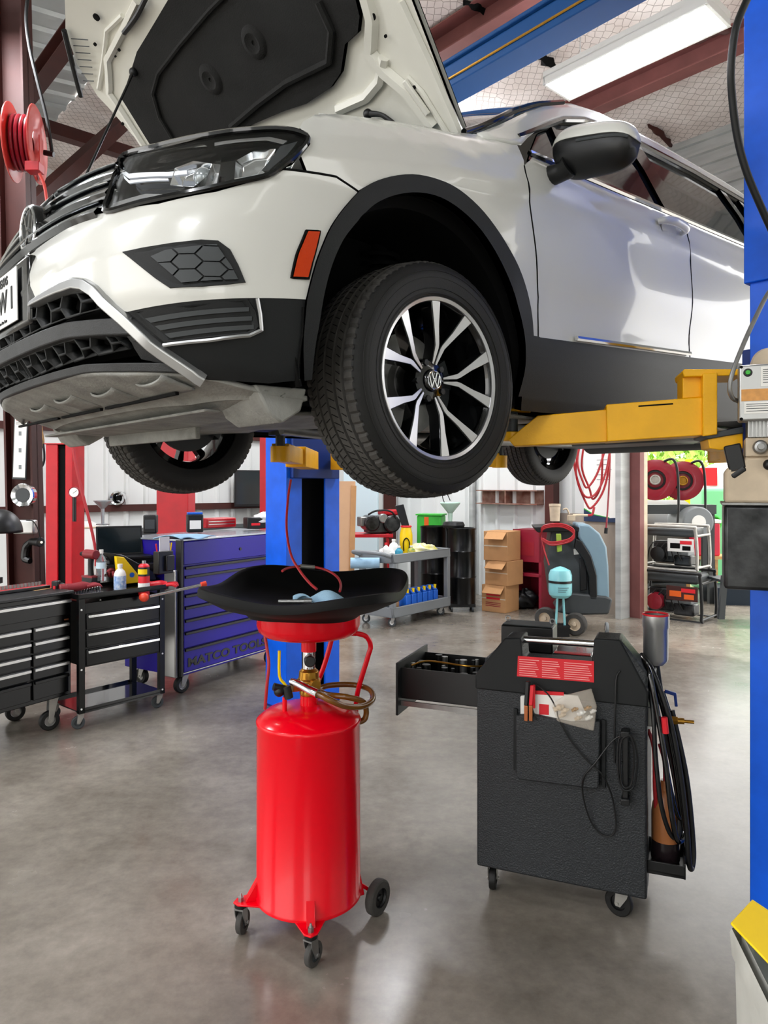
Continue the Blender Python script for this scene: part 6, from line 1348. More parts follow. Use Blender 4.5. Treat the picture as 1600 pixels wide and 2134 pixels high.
lump('bundled_cloth', at(553, 1096, 6.4) + Vector((0, 0, .02)), .11, .08, .09, M_wtp, 'white bundled cloth on the right end of the purple cabinet', 'cloth', 4)
mb = MB(); mb.grid(lambda u, v: Vector((-.02 + .30 * u, -.02 + .30 * v - .05 * u, 1.160 + .010 * math.sin(u * 9 + v * 4) + .012 * math.sin(math.pi * v))), 24, 16); o = mb.build('shop_towel', M_rag, solid=.006); place(o, MOO, mz); tag(o, 'pale blue towel spread on the near corner of the purple cabinet', 'towel')
# ================================================================= centre background
ga = math.atan2(.77, .64); UO = Vector((.1, 7.8, 0))
uc = thing('utility_cart', 'grey two-shelf plastic utility cart loaded with bottles', 'utility cart', UO, ga)
def traypan(z0, z1, name):
    mb = MB(); l, w = 1.09, .50
    mb.b2((-.0, 0, z0), (l, w, z0 + .012)); mb.b2((0, -.0, z0), (l, .03, z1)); mb.b2((0, w - .03, z0), (l, w, z1)); mb.b2((0, 0, z0), (.03, w, z1)); mb.b2((l - .03, 0, z0), (l, w, z1)); return mb.build(name, M_grey, uc, bevel=.006)
traypan(.70, .80, 'upper_tray'); traypan(.11, .22, 'lower_tray')
for x in (.0, 1.03):
    for y in (0, .44): bxp(uc, 'post', M_grey, (x, y, .2), (x + .06, y + .06, .72), .008)
mb = MB(); mb.tube([(-.02, .03, .78), (-.16, .06, .82), (-.18, .25, .825), (-.16, .44, .82), (-.02, .47, .78)], .022, 10); mb.build('push_handle', M_grey, uc)
for x in (.08, 1.0):
    for y in (.06, .44): caster(uc, x, y, .048, .11, R(20), .026, hub=M_wtp, tm=M_dgrey)
UM = Matrix.Translation(UO) @ Matrix.Rotation(ga, 4, 'Z')
U = lambda x, y, z: UM @ Vector((x, y, z))
jg = None
for k in range(6):
    t = thing('oil_jug', ('first', 'second', 'third', 'fourth', 'fifth', 'sixth')[k] + ' blue oil jug from the left on the grey cart lower shelf', 'jug', U(.33 + k * .105, .10, .124), ga, 'blue oil jugs on the lower shelf')
    if jg is None:
        mb = MB(); mb.b2((-.042, -.06, 0), (.042, .12, .20)); mb.prism([(-.06, .20), (.12, .20), (.06, .255), (-.02, .255)], -.03, .03, lambda a, b, h: (h, a, b)); j1 = mb.build('jug_body', M_bluep, t, bevel=.01)
        mb = MB(); mb.cyl((0, -.035, .22), (0, -.04, .262), .017, seg=14); j2 = mb.build('cap', M_yellow, t)
    else:
        for s_ in (j1, j2): c = s_.copy(); COL.objects.link(c); c.parent = t
    jg = t
bottle('brown_bottle', U(.20, .12, .124), .035, .20, mat('brown_liquid', '8c6a48', .3), M_tan, 'small brown bottle left of the blue oil jugs', 'bottle')
mb = MB(); mb.cyl((-.16, 0, .06), (.16, 0, .06), .06, seg=24); o = mb.build('towel_roll', M_rag, bevel=.004); place(o, U(-.12, .30, .66) + Vector((0, 0, -.02)), R(0)); tag(o, 'roll of light blue shop towels at the grey cart handle', 'towel roll')
UB = .714
bottle('spray_bottle', U(.12, .2, UB), .04, .20, M_wtp, M_redst, 'white bottle with red cap at the cart handle end', 'bottle')
bottle('cleaner_bottle', U(.25, .12, UB), .045, .16, mat('teal_label_plastic', '2f8ca8', .4), M_wtp, 'teal bottle on the grey cart upper tray', 'bottle')
bottle('white_jug', U(.38, .30, UB), .055, .22, M_wtp, M_wtp, 'tall white jug in the middle of the cart tray', 'jug')
bottle('oil_bottle', U(.48, .12, UB), .045, .15, mat('mixed_label', '3c7f4a', .5, var=.5, vscale=30, col2='e0c23c'), M_wtp, 'bottle with green and yellow label on the cart tray', 'bottle')
lump('plastic_bag', U(.80, .22, UB), .16, .12, .13, mat('milky_plastic_bag', 'dcd9c8', .4, var=.3, vscale=14, col2='c9c24a'), 'crumpled white and yellow plastic bag on the cart tray', 'bag', 8)
lump('plastic_bag', U(.30, .34, UB), .10, .09, .11, M_wtp, 'small crumpled white bag beside the teal bottle on the cart', 'bag', 3)
yj = thing('yellow_jug', 'yellow jug with black funnel standing upright on the cart', 'jug', U(.56, .26, UB)); mb = MB(); mb.lathe([(0, 0), (.07, 0), (.075, .01), (.075, .26), (.06, .33), (.05, .37), (0, .37)], (0, 0, 0), 'z', 28); mb.build('body', M_yellow, yj); mb = MB(); mb.torus((0, 0, .36), .055, .012, 'z', 24, 8); mb.build('red_collar', M_redst, yj); mb = MB(); mb.prism([(-.05, .36), (.04, .36), (-.03, .62), (-.13, .60)], -.02, .05, XZ); mb.build('black_spout', M_blk, yj, bevel=.006); mb = MB(); mb.tube([(-.03, -.078, .08), (-.035, -.082, .18), (.0, -.084, .23), (.035, -.082, .18), (.03, -.078, .08)], .006, 8); mb.build('wire', M_dark, yj)
ev = thing('small_engine', 'black and chrome engine block on the red stand behind the cart', 'engine', at(790, 1112, 9.2), R(20))
mb = MB(); mb.box((0, 0, .12), (.34, .26, .22)); mb.cyl((-.14, -.16, .14), (-.14, .1, .14), .10, seg=24); mb.cyl((.12, -.18, .13), (.12, .1, .13), .11, seg=24); mb.build('block', M_mblk, ev, bevel=.02)
mb = MB(); mb.box((-.22, -.02, .16), (.12, .16, .12)); mb.cyl((.0, -.17, .2), (.0, -.1, .2), .06, seg=18); mb.build('carburettor', M_steel, ev, bevel=.01); mb = MB(); mb.box((.14, 0, .27), (.26, .2, .07)); mb.build('red_cover', M_red2, ev, bevel=.02); mb = MB(); mb.tube([(-.2, -.15, .25), (-.1, -.2, .3), (.1, -.2, .28), (.2, -.14, .1)], .012, 8); mb.build('fuel_line', M_blk, ev)
rs = thing('red_frame_stand', 'red tubular stand carrying the small engine behind the grey cart', 'stand', (at(760, 1012, 9.2).x, 9.2, 0))
for x in (-.3, .32):
    for y in (-.15, .2): mb = MB(); mb.cyl((x, y, 0), (x * .9, y, .95), .022, seg=12); mb.build('leg', M_red2, rs)
mb = MB(); mb.b2((-.32, -.2, .90), (.36, .25, .94)); mb.build('top', M_red2, rs, bevel=.004); mb = MB(); mb.tube([(-.33, -.15, .55), (-.45, -.2, .75), (-.40, -.2, .92), (-.2, -.2, .93)], .018, 10); mb.build('handle', M_red2, rs)
gb = simplebox('green_bin', 893, 1140, 9.6, .34, .42, .25, M_green, 'bright green plastic bin behind the yellow jug', 'bin', R(-20), .02); mb = MB(); mb.b2((-.18, -.01, .42), (.18, .26, .44)); mb.build('rim', M_green, gb)
mb = MB(); mb.b2((-.06, -.006, .25), (.0, .0, .4)); mb.build('orange_sticker', M_orange, gb)
sd = thing('drum_stand', 'black work stand under the green bin behind the drums', 'stand', (at(893, 1012, 9.6).x, 9.6, 0), R(-20)); mb = MB(); mb.b2((-.25, -.02, 0), (.25, .30, CH - 128 / F * 9.6)); mb.build('box', M_blk, sd, bevel=.01)
fu = thing('clear_cone_funnel', 'large pale funnel standing on the black drum', 'funnel', at(938, 1108, 9.3)); mb = MB(); mb.lathe([(.13, .38), (.125, .36), (.03, .24), (.02, .05), (.03, 0)], (0, 0, 0), 'z', 32); mb.build('cone', mat('pale_green_plastic', 'b9d8c8', .3), fu, solid=.004); mb = MB(); mb.tube([(-.02, 0, .25), (-.1, 0, .45), (-.06, 0, .52), (.0, 0, .40)], .006, 8); mb.build('wire', M_blk, fu)
for nm, px_, d_, r_, lb in (('a', 961, 8.95, .178, 'black steel drum next to the cardboard boxes'), ('b', 905, 9.35, .18, 'black steel drum half hidden behind the grey cart')):
    p = at(px_, 1012, d_); t = thing('steel_drum', lb, 'drum', (p.x, p.y, 0), 0, 'black drums by the boxes'); mb = MB()
    pr = [(0, .10), (r_, .10)]
    for z in (.42, .74): pr += [(r_, z - .015), (r_ + .008, z), (r_, z + .015)]
    pr += [(r_, 1.0), (r_ + .006, 1.01), (r_ + .006, 1.025), (r_ - .01, 1.025), (r_ - .01, 1.01), (0, 1.01)]; mb.lathe(pr, (0, 0, 0), 'z', 40); mb.build('drum_shell', M_bench, t)
    mb = MB(); mb.b2((-.16, -.14, .06), (.16, .14, .10)); mb.build('dolly', M_blk, t)
    for x in (-.13, .13):
        for y in (-.11, .11): wheelpart(t, 'dolly_wheel', (x, y, .035), .035, .025, 0, M_dgrey)
o = MB(); o.lathe([(0, .0), (.13, 0), (.14, .03), (.12, .07), (0, .075)], (0, 0, 0), 'z', 30); o = o.build('black_basin', M_blk); place(o, (at(945, 1012, 8.95).x, 8.95, 1.03)); tag(o, 'black rubber basin lying on top of the steel drum', 'basin')
# cardboard
cbp = [(1031, 1109, 1170, 8.8, 'top'), (1029, 1170, 1221, 8.8, 'middle'), (1026, 1221, 1272, 8.8, 'bottom')]
zc = 0
for (px_, y0, y1, d_, nm) in reversed(cbp):
    h = {'bottom': .33, 'middle': .30, 'top': .36}[nm]; p = at(px_ + 2, 1012, d_ + .02)
    t = thing('cardboard_box', nm + ' brown cardboard box of the stack beside the black drum', 'cardboard box', (p.x + {'bottom': 0, 'middle': .015, 'top': -.005}[nm], p.y, zc), R(-41 + {'bottom': 2, 'middle': -3, 'top': 3}[nm]), 'stacked cardboard boxes')
    w = .33; mb = MB(); mb.b2((-w / 2, 0 - .0, 0), (w / 2, .34, h - .002)); mb.build('carton', M_card, t, bevel=.003)
    mb = MB(); mb.b2((-w / 2 + .02, -.06, h - .10), (w / 2 - .03, -.054, h + .0), ) if False else mb.box((.02, -.045, h - .05), (.26, .006, .13), (R(-50), 0, 0)); mb.build('flap', M_card, t)
    mb = MB(); mb.b2((-w / 2, -.001, h * .48), (w / 2, 0, h * .52)); mb.build('tape', M_tan, t)
    if nm == 'bottom':
        for k in range(2): mb = MB(); mb.b2((-.10, -.0015, .20 - k * .045), (.09, -.0005, .225 - k * .045)); mb.build('red_print', M_redst, t)
        for k in range(3): mb = MB(); mb.b2((-.11, -.0015, .11 - k * .02), (.10, -.0005, .118 - k * .02)); mb.build('red_print', M_dkred, t)
    zc += h
t = thing('folded_cardboard', 'tall flattened cardboard sheets leaning on the wall behind the blue column', 'cardboard', (at(700, 1012, 8.3).x, 8.3, 0), R(-20)); mb = MB(); mb.box((0, .03, .80), (.40, .04, 1.60), (R(-4), 0, 0)); mb.build('sheet', M_cardl, t); mb = MB(); mb.box((.19, .02, .80), (.06, .05, 1.50), (R(-4), R(2), R(30))); mb.build('sheet', M_card, t)
pb_ = thing('pale_panel', 'pale blue upright board behind the cardboard sheets', 'board', (at(752, 1012, 10.6).x, 10.6, 0), R(-35)); mb = MB(); mb.box((0, 0, 1.0), (.62, .04, 2.0)); mb.build('board', mat('pale_blue_board', 'c9dfe6', .5), pb_, bevel=.004)
# red metal cabinet, shelf on the wall
rc = thing('red_cabinet', 'dark red open steel cabinet right of the cardboard boxes', 'cabinet', (at(1098, 1012, 8.95).x, 8.95, 0), R(-41))
mb = MB(); mb.b2((-.20, 0, 0), (-.16, .4, 1.0)); mb.b2((.16, 0, 0), (.20, .4, 1.0)); mb.b2((-.2, 0, .95), (.2, .4, 1.0)); mb.b2((-.2, 0, .42), (.2, .4, .46)); mb.b2((-.2, .38, 0), (.2, .4, 1.0)); mb.b2((-.2, 0, .60), (.2, .02, .96)); mb.build('carcass', mat('crimson_enamel', '8e1830', .35, var=.2), rc, bevel=.004)
mb = MB(); mb.b2((-.1, -.003, .68), (.1, 0, .85)); mb.build('panel', M_dkred, rc); lump('dark_bag', rc.location + Vector((0, .12, .02)), .13, .1, .2, M_blk, 'dark bag on the floor of the red cabinet', 'bag', 9)
def bwall(px, py, off=.1):
    k = (px - 800) / F; b = (k * CC.y - CC.x) / (LV.x - k * LV.y); p = BW(off, b); return at(px, py, p.y)
sh_ = thing('wall_shelf', 'rusty brown open shelf box fixed on the back wall', 'shelf', bwall(1062, 1038, .1), math.atan2(LV.y, LV.x))
mb = MB(); mb.b2((-.52, -.10, -.085), (.52, .06, -.07)); mb.b2((-.52, -.10, .095), (.52, .06, .11)); mb.b2((-.52, .04, -.085), (.52, .06, .11)); mb.b2((-.01, -.10, -.08), (.01, .05, .1)); mb.build('shelf_box', mat('rusty_steel', '6a3a2a', .7, var=.5, vscale=9, col2='94776a'), sh_)
# conduit and posts in the corner
for px_, w_, m_, lb, nm in ((984, .09, M_galv, 'grey galvanised pipe running up the back wall', 'wall_pipe'),):
    p = bwall(px_, 1012, .12); mb = MB(); mb.cyl((p.x, p.y, 0), (p.x, p.y, 5.2), w_ / 2, seg=16); tag(mb.build(nm, m_), lb, 'pipe')
p = bwall(1150, 1012, .24); mb = MB(); mb.box((p.x, p.y, 2.6), (.13, .13, 5.2), (0, 0, R(-48))); tag(mb.build('steel_post', M_brown), 'brown steel post on the back wall behind the floor machine', 'post')
p = bwall(812, 1012, .26); mb = MB(); mb.box((p.x, p.y, 2.6), (.16, .13, 5.2), (0, 0, R(-48))); tag(mb.build('steel_post', M_brown), 'brown steel post on the back wall just above the utility cart', 'post')
# plywood wainscot and poster
q0, q1 = bwall(1165, 1012, .05), bwall(1300, 1012, .05); mb = MB(); mb.bar((q0.x, q0.y, .60), (q1.x, q1.y, .60), .02, 1.2); struct(mb.build('trim_2', mat('worn_plywood', 'a89c8c', .8, var=.45, vscale=4, col2='7c7268', stretch=(1, 1, .25))))
ps = thing('wall_chart', 'white paper chart with a green and navy bottom band on the back wall', 'poster', bwall(1262, 1088, .09), math.atan2(LV.y, LV.x))
mb = MB(); mb.b2((-.30, -.004, 0), (.20, 0, 1.25)); mb.build('paper', M_paper, ps); mb = MB(); mb.prism([(-.30, .0), (.20, .0), (.20, .06), (.05, .05), (-.15, .08), (-.30, .15)], -.006, -.004, XZ); mb.build('navy_band', mat('navy_print', '1d3150', .5), ps); mb = MB(); mb.prism([(-.30, .15), (-.15, .08), (.05, .05), (.05, .058), (-.15, .09), (-.30, .165)], -.006, -.004, XZ); mb.build('green_band', M_green, ps)
for k in range(5): mb = MB(); mb.b2((-.12, -.0055, .75 - k * .06), (.02 + .03 * (k % 3), -.004, .757 - k * .06)); mb.build('print_line', M_grey, ps)
hs = thing('coiled_air_hose', 'loops of red air hose hanging above the floor machine', 'hose', at(1225, 935, 8.0)); L = hs.location
for k, pts in enumerate((((1215, 900), (1203, 960), (1215, 1005), (1225, 1015), (1245, 985), (1262, 930), (1268, 900)), ((1205, 905), (1196, 965), (1215, 1030), (1240, 1030), (1262, 985), (1272, 925), (1270, 900)), ((1212, 900), (1200, 985), (1222, 1050), (1235, 1056), (1258, 1020), (1270, 960), (1266, 900)), ((1222, 900), (1212, 970), (1228, 1018), (1236, 1040), (1252, 1010), (1256, 940), (1262, 900)))):
    mb = MB(); mb.tube([at(a, b, 8.0 + .03 * k) - L for a, b in pts], .012, 8); mb.build('hose_loop', M_hosered, hs)
mb = MB(); mb.tube([at(1272, 900, 8.1) - L, at(1270, 990, 8.1) - L, at(1266, 1060, 8.1) - L, at(1263, 1100, 8.1) - L], .010, 8); mb.build('hose_tail', M_dkred, hs); mb = MB(); mb.cyl(at(1263, 1100, 8.1) - L, at(1262, 1112, 8.1) - L, .02, seg=10); mb.build('coupler', M_blk, hs)
bk_ = thing('white_bucket', 'small dirty white bucket on top of the blue-grey floor machine', 'bucket', at(1156, 1086, 7.75)); mb = MB(); mb.lathe([(0, 0), (.05, 0), (.058, .155), (.062, .16), (.062, .185), (0, .185)], (0, 0, 0), 'z', 28); mb.build('body', M_tan, bk_)
sp = thing('spray_gun', 'grimy white spray gun with red hose behind the floor machine', 'spray gun', at(1190, 1091, 7.85)); mb = MB(); mb.box((0, 0, .06), (.08, .05, .06)); mb.cyl((.02, 0, .09), (.18, 0, .09), .014, seg=10); mb.tube([(-.02, 0, .1), (-.05, 0, .16), (-.09, 0, .15)], .01, 8); mb.build('body', M_tan, sp, bevel=.008); mb = MB(); mb.tube([(.18, 0, .09), (.23, 0, .10), (.25, 0, .18)], .013, 8); mb.build('hose', M_hosered, sp)
# ---- blue-grey wheeled machine with the aqua tank
ms = vplane((1.83, 7.55, 0), R(-8)); AC = thing('floor_machine', 'blue-grey and black wheeled service machine with large rear wheels by the back wall', 'machine', (1.83, 7.55, 0), R(-8))
def ap(pts, y0, y1, name, m, bev=.01, par=None): mb = MB(); mb.prism([ms(*q) for q in pts], y0, y1, XZ); return mb.build(name, m, par or AC, bevel=bev)
ap(((1205, 1092), (1228, 1094), (1250, 1112), (1264, 1140), (1268, 1180), (1270, 1250), (1240, 1250), (1238, 1190), (1225, 1150), (1205, 1120)), .0, .55, 'shell', M_teal, .02)
ap(((1150, 1098), (1210, 1100), (1205, 1122), (1228, 1155), (1242, 1200), (1243, 1252), (1150, 1250), (1140, 1180)), .06, .50, 'core', M_dgrey, .02)
ap(((1200, 1122), (1212, 1128), (1232, 1160), (1243, 1200), (1244, 1250), (1228, 1250), (1226, 1200), (1215, 1165), (1196, 1140)), -.02, .08, 'front_arch', M_blk, .01)
ap(((1112, 1098), (1196, 1094), (1208, 1100), (1206, 1108), (1120, 1110)), .0, .48, 'control_handle', M_blk, .01)
ap(((1196, 1145), (1212, 1143), (1213, 1155), (1197, 1157)), .04, .058, 'info_label', M_paper, 0)
ap(((1208, 1165), (1222, 1162), (1224, 1230), (1210, 1232)), .03, .058, 'side_grip', M_blk, .006)
ap(((1190, 1235), (1262, 1242), (1276, 1248), (1268, 1280), (1190, 1282), (1160, 1275)), -.02, .55, 'base', M_dgrey, .02)
for q_, r_, y_ in (((1199, 1276), .118, -.08), ((1137, 1262), .118, .22)): x, z = ms(q_[0], q_[1], y_); wheelpart(AC, 'rear_wheel', (x, y_, .118), .118, .08, R(65), M_rubg, M_tan)
x, z = ms(1264, 1272, .05); wheelpart(AC, 'front_wheel', (x, .05, .06), .06, .03, 0, M_grey, M_wtp)
mb = MB(); P3 = lambda px, py, y: (ms(px, py, y)[0], y, ms(px, py, y)[1])
for k in range(3): mb.tube([P3(1125, 1110 + k * 4, .05), P3(1135, 1095 + k * 3, -.04), P3(1170, 1092 + k * 3, -.06), P3(1195, 1104 + k * 4, -.05), P3(1188, 1122 + k * 3, -.06), P3(1150, 1130 + k * 3, -.06), P3(1130, 1122 + k * 2, -.04)], .009, 8)
mb.tube([P3(1128, 1120, 0), P3(1135, 1150, -.05), P3(1144, 1178, -.08)], .008, 8); mb.build('red_hose', M_hosered, AC)
ap(((1158, 1112), (1168, 1112), (1170, 1148), (1160, 1150)), -.05, .0, 'green_bottle', mat('olive_bottle', '8fa83c', .4), .006)
x, z = ms(1166, 1212, -.10)
tk = thing('aqua_tank', 'light aqua refrigerant cylinder strapped in front of the floor machine', 'gas cylinder', Matrix.Translation((1.83, 7.55, 0)) @ Matrix.Rotation(R(-8), 4, 'Z') @ Vector((x, -.16, 0)))
zt_, zbm = ms(1166, 1180, -.16)[1], ms(1166, 1247, -.16)[1]; hh = zt_ - zbm
mb = MB(); mb.lathe([(0, zbm), (.08, zbm + .01), (.112, zbm + .04), (.118, zbm + .07), (.118, zt_ - .09), (.10, zt_ - .04), (.04, zt_ - .01), (0, zt_)], (0, 0, 0), 'z', 40); mb.build('shell', M_aqua, tk); mb = MB(); zm = (zt_ + zbm) / 2 + .01
mb.lathe([(.119, zm - .012), (.122, zm - .012), (.122, zm + .012), (.119, zm + .012)], (0, 0, 0), 'z', 40); mb.build('strap', M_blk, tk)
for k in range(3): mb = MB(); mb.lathe([(.1195, zm - .05 - k * .02), (.12, zm - .05 - k * .02), (.12, zm - .056 - k * .02), (.1195, zm - .056 - k * .02)], (0, 0, 0), 'z', 12, 245, 300 - k * 8); mb.build('print_line', M_dgrey, tk)
for x_ in (-.05, .05): mb = MB(); mb.cyl((x_, 0, .03), (x_ * .6, 0, zbm + .02), .012, seg=10); mb.build('foot', M_aqua, tk)
mb = MB(); mb.b2((-.09, -.06, .10), (.09, .10, .12)); mb.b2((-.09, -.02, 0), (.09, .02, .10)); mb.build('foot_bracket', M_blk, tk)
# ================================================================= bay jamb, generators, reels, outdoors
p = bwall(1297, 1012, .25); mb = MB(); mb.box((p.x, p.y, 2.6), (.07, .20, 5.2), (0, 0, R(-48))); tag(mb.build('door_track', M_galv), 'galvanised door track beside the brown jamb', 'door track')
p0 = BW(-.05, 6.18); mb = MB(); mb.box((p0.x + .0, p0.y, 2.7), (.24, .17, 5.4), (0, 0, R(-48))); o = mb.build('trim_3', M_pred); struct(o)
p0 = BW(-.1, 6.285); mb = MB(); mb.box((p0.x, p0.y, 2.7), (.03, .08, 5.4), (0, 0, R(-48))); o = mb.build('trim_4', M_tan); struct(o)
gz = R(-42)
def generator(loc, w, d, h, label, fm, red, rz=gz):
    t = thing('portable_generator', label, 'generator', loc, rz)
    mb = MB()
    for y in (0, d): mb.tube([(0, y, .03), (0, y, h * .55), (.02, y, h - .03), (.06, y, h), (w - .06, y, h), (w - .02, y, h - .03), (w, y, h * .55), (w, y, .03), (w - .05, y, 0), (.05, y, 0)], .018, 10, sm=3, closed=True)
    for x in (.0, w):
        for z in (.03, h * .8): mb.cyl((x, 0, z), (x, d, z), .014, seg=10)
    mb.build('tube_frame', fm, t)
    mb = MB(); mb.box((w / 2, d / 2, h * .86), (w * .86, d * .8, h * .2)); mb.build('fuel_tank', M_dgrey, t, bevel=.03)
    mb = MB(); mb.cyl((w * .25, d * .5, h * .35), (w * .8, d * .5, h * .35), h * .23, seg=24); mb.build('alternator', M_grey, t, bevel=.01)
    mb = MB(); mb.box((w * .36, d * .5, h * .38), (w * .4, d * .5, h * .5)); mb.box((w * .7, d * .4, h * .2), (w * .3, d * .4, h * .25)); mb.build('engine', M_mblk, t, bevel=.02)
    mb = MB(); mb.lathe([(0, -.03), (.03, -.03), (h * .17, -.02), (h * .19, .02), (h * .19, .06)], (w * .30, d * .1, h * .34), 'y', 28); mb.build('recoil_starter', M_dkred if red else M_blk, t)
    mb = MB(); mb.b2((w * .5, -.01, h * .42), (w * .95, .01, h * .72)); cp_ = mb.build('control_panel', M_wtp if not red else M_brown, t, bevel=.004)
    mb = MB(); mb.b2((w * .55, -.014, h * .50), (w * .72, -.01, h * .62)); mb.b2((w * .76, -.014, h * .46), (w * .9, -.01, h * .56)); mb.build('switches', M_dark if not red else M_orange, cp_); mb = MB(); mb.b2((w * .72, -.014, h * .60), (w * .92, -.01, h * .68)); mb.build('red_logo', M_redst, cp_)
    mb = MB()
    for k in range(6): mb.tube([(w * (.1 + .12 * k), d * .15, h * .2), (w * (.15 + .1 * k), d * .08, h * .45), (w * (.2 + .11 * k), d * .15, h * .6)], .008, 6)
    mb.build('wiring', M_blk, t); return t
generator(Vector((2.99, 8.62, .0)), .78, .50, .55, 'lower dark generator with a red recoil starter by the bay door', M_blk, True)
generator(Vector((3.08, 8.66, .572)), .66, .44, .50, 'upper generator in a silver tube frame stacked on the other', M_zinc, False)
gt = thing('grey_tank', 'large grey cylindrical tank lying behind the generators', 'tank', at(1400, 1180, 10.7) * 1.0, R(8)); gt.location.z = .72
mb = MB(); mb.cyl((-.75, 0, 0), (.12, -.1, 0), .62, seg=40); mb.build('shell', mat('tank_grey', '505354', .5, var=.3, vscale=3, col2='4f473a'), gt, bevel=.03); mb = MB(); mb.box((.135, -.16, .3), (.01, .18, .22)); mb.build('tank_plate', M_wtp, gt)
mb = MB(); mb.b2((-.6, -.4, -.72), (0, .4, -.56)); mb.build('cradle', M_dgrey, gt)
gt2 = thing('tank_end', 'small grey drum showing behind the upper generator', 'drum', at(1452, 1088, 9.25)); mb = MB(); mb.cyl((0, -.05, 0), (0, .5, 0), .20, seg=32); mb.build('shell', M_grey, gt2, bevel=.02); mb = MB(); mb.cyl((0, -.06, 0), (0, -.04, 0), .09, seg=24); mb.build('cap', M_wtp, gt2)
rk = thing('reel_rack', 'dark steel rack holding the two maroon hose reels', 'rack', (at(1405, 1012, 9.4).x, 9.4, 0))
mb = MB(); zr_ = CH - 40 / F * 9.4; mb.b2((-.55, 0, zr_ - .12), (.55, .3, zr_)); mb.b2((-.55, .05, 0), (-.48, .12, zr_)); mb.b2((.48, .05, 0), (.55, .12, zr_)); mb.b2((-.55, .25, 0), (-.48, .3, zr_)); mb.b2((.48, .25, 0), (.55, .3, zr_)); mb.build('frame', M_dgrey, rk)
for px_, d_, rr_, lb in ((1365, 9.2, .262, 'left maroon hose reel beyond the bay door'), (1422, 9.45, .258, 'right maroon hose reel beyond the bay door')):
    t = thing('large_hose_reel', lb, 'hose reel', at(px_, 1000 if px_ < 1400 else 1002, d_), R(-20), 'maroon hose reels'); 
    for s_ in (0, .26):
        mb = MB(); mb.lathe([(.03, s_ + .04), (.07, s_ + .05), (.12, s_ + .05), (.13, s_ + .0), (rr_ * .96, s_ - .005), (rr_, s_), (rr_, s_ + .012), (.13, s_ + .014)], (0, 0, 0), 'y', 48); mb.build('reel_disc', M_dkred, t)
    mb = MB(); mb.lathe([(.10, .02), (.2, .03), (.2, .25), (.1, .25)], (0, 0, 0), 'y', 32); mb.build('wound_hose', M_blk, t); mb = MB(); mb.cyl((0, -.04, 0), (0, .3, 0), .045, seg=16); mb.torus((0, -.03, 0), .055, .012, 'y', 20, 8); mb.build('hub', M_brass if px_ > 1400 else M_zinc, t)
    mb = MB(); mb.tube([(rr_ * .4, -.02, rr_ * .9), (rr_ * .8, -.05, rr_ * .98), (rr_ * 1.0, -.05, .1), (rr_ * 1.05, -.04, -.3), (rr_ * .98, -.05, -.62)], .016, 8); mb.build('hose_end', M_blk, t)
mb = MB(); mb.tube([at(1505, 1262, 8.6), at(1515, 1225, 8.6)], .03, 8, sm=0); 
mb.bm.free()
lg = thing('metal_stand', 'dark tapered stand leg below the mottled black tank', 'stand', (at(1507, 1012, 8.0).x, 8.0, 0)); mb = MB()
q = [(at(a, b, 8.0) - Vector(lg.location)) for a, b in ((1498, 1291), (1510, 1291), (1517, 1200), (1506, 1200))]; mb._n([v + Vector((0, y, 0)) for y in (0, .05) for v in q], [(0, 1, 2, 3), (7, 6, 5, 4), (0, 1, 5, 4), (1, 2, 6, 5), (2, 3, 7, 6), (3, 0, 4, 7)], False); mb.build('leg', M_dgrey, lg); mb = MB(); mb.b2((.02, -.02, .46), (.75, .5, .49)); mb.build('stand_top', M_dgrey, lg); mb = MB(); mb.b2((.68, .4, 0), (.73, .45, .46)); mb.build('leg', M_dgrey, lg)
simplebox('navy_chest', 1545, 1290, 9.3, .62, .40, .5, mat('navy_dark', '10202e', .5), 'dark navy trunk behind the stand leg by the bay', 'chest', R(-10))
t = thing('white_machine', 'white machine with a red panel parked outside the bay', 'machine', (at(1508, 1012, 12).x, 12, 0), R(-25)); mb = MB(); mb.b2((-.45, 0, .3), (.45, .6, 1.55)); mb.sphere((0, .3, 1.55), .45, 24, 12, (1, .66, .9)); mb.build('hood', mat('machine_white', 'dfe5e8', .3), t, bevel=.05); mb = MB(); mb.b2((-.40, -.02, 1.55), (-.1, 0, 1.85)); mb.build('red_panel', M_redst, t); mb = MB(); mb.b2((-.6, .1, 1.2), (-.48, .5, 2.0)); mb.build('yellow_post', M_yellow, t)
for x in (-.35, .35): wheelpart(t, 'wheel', (x, .1, .25), .25, .15, 0, M_rub)
t = thing('green_container', 'pale green plastic container outside the bay', 'container', (at(1500, 1012, 10.6).x, 10.6, 0)); mb = MB(); mb.b2((-.25, 0, 0), (.55, .5, 1.52)); mb.build('shell', mat('mint_plastic', '74c98c', .4), t, bevel=.06); mb = MB(); mb.torus((-.1, -.02, 1.0), .1, .02, 'y', 20, 8); mb.build('handle', M_green, t)
t = thing('red_cooler', 'crimson box with white lid outside, right of the generators', 'cooler', (at(1480, 1012, 9.9).x, 9.9, .58)); mb = MB(); mb.b2((-.25, 0, 0), (.14, .35, .45)); mb.build('body', mat('crimson_plastic', 'c8203c', .4), t, bevel=.02); mb = MB(); mb.b2((-.26, -.01, .45), (.15, .36, .50)); mb.build('lid', M_wtp, t, bevel=.01)
t = thing('low_table', 'plain wooden table under the crimson box outside', 'table', (at(1480, 1012, 9.9).x, 9.9, 0)); mb = MB(); mb.b2((-.35, -.05, .54), (.3, .45, .58)); mb.build('top', M_wood, t)
for x in (-.33, .25):
    for y in (-.03, .40): mb = MB(); mb.b2((x, y, 0), (x + .04, y + .04, .54)); mb.build('leg', M_wood, t)
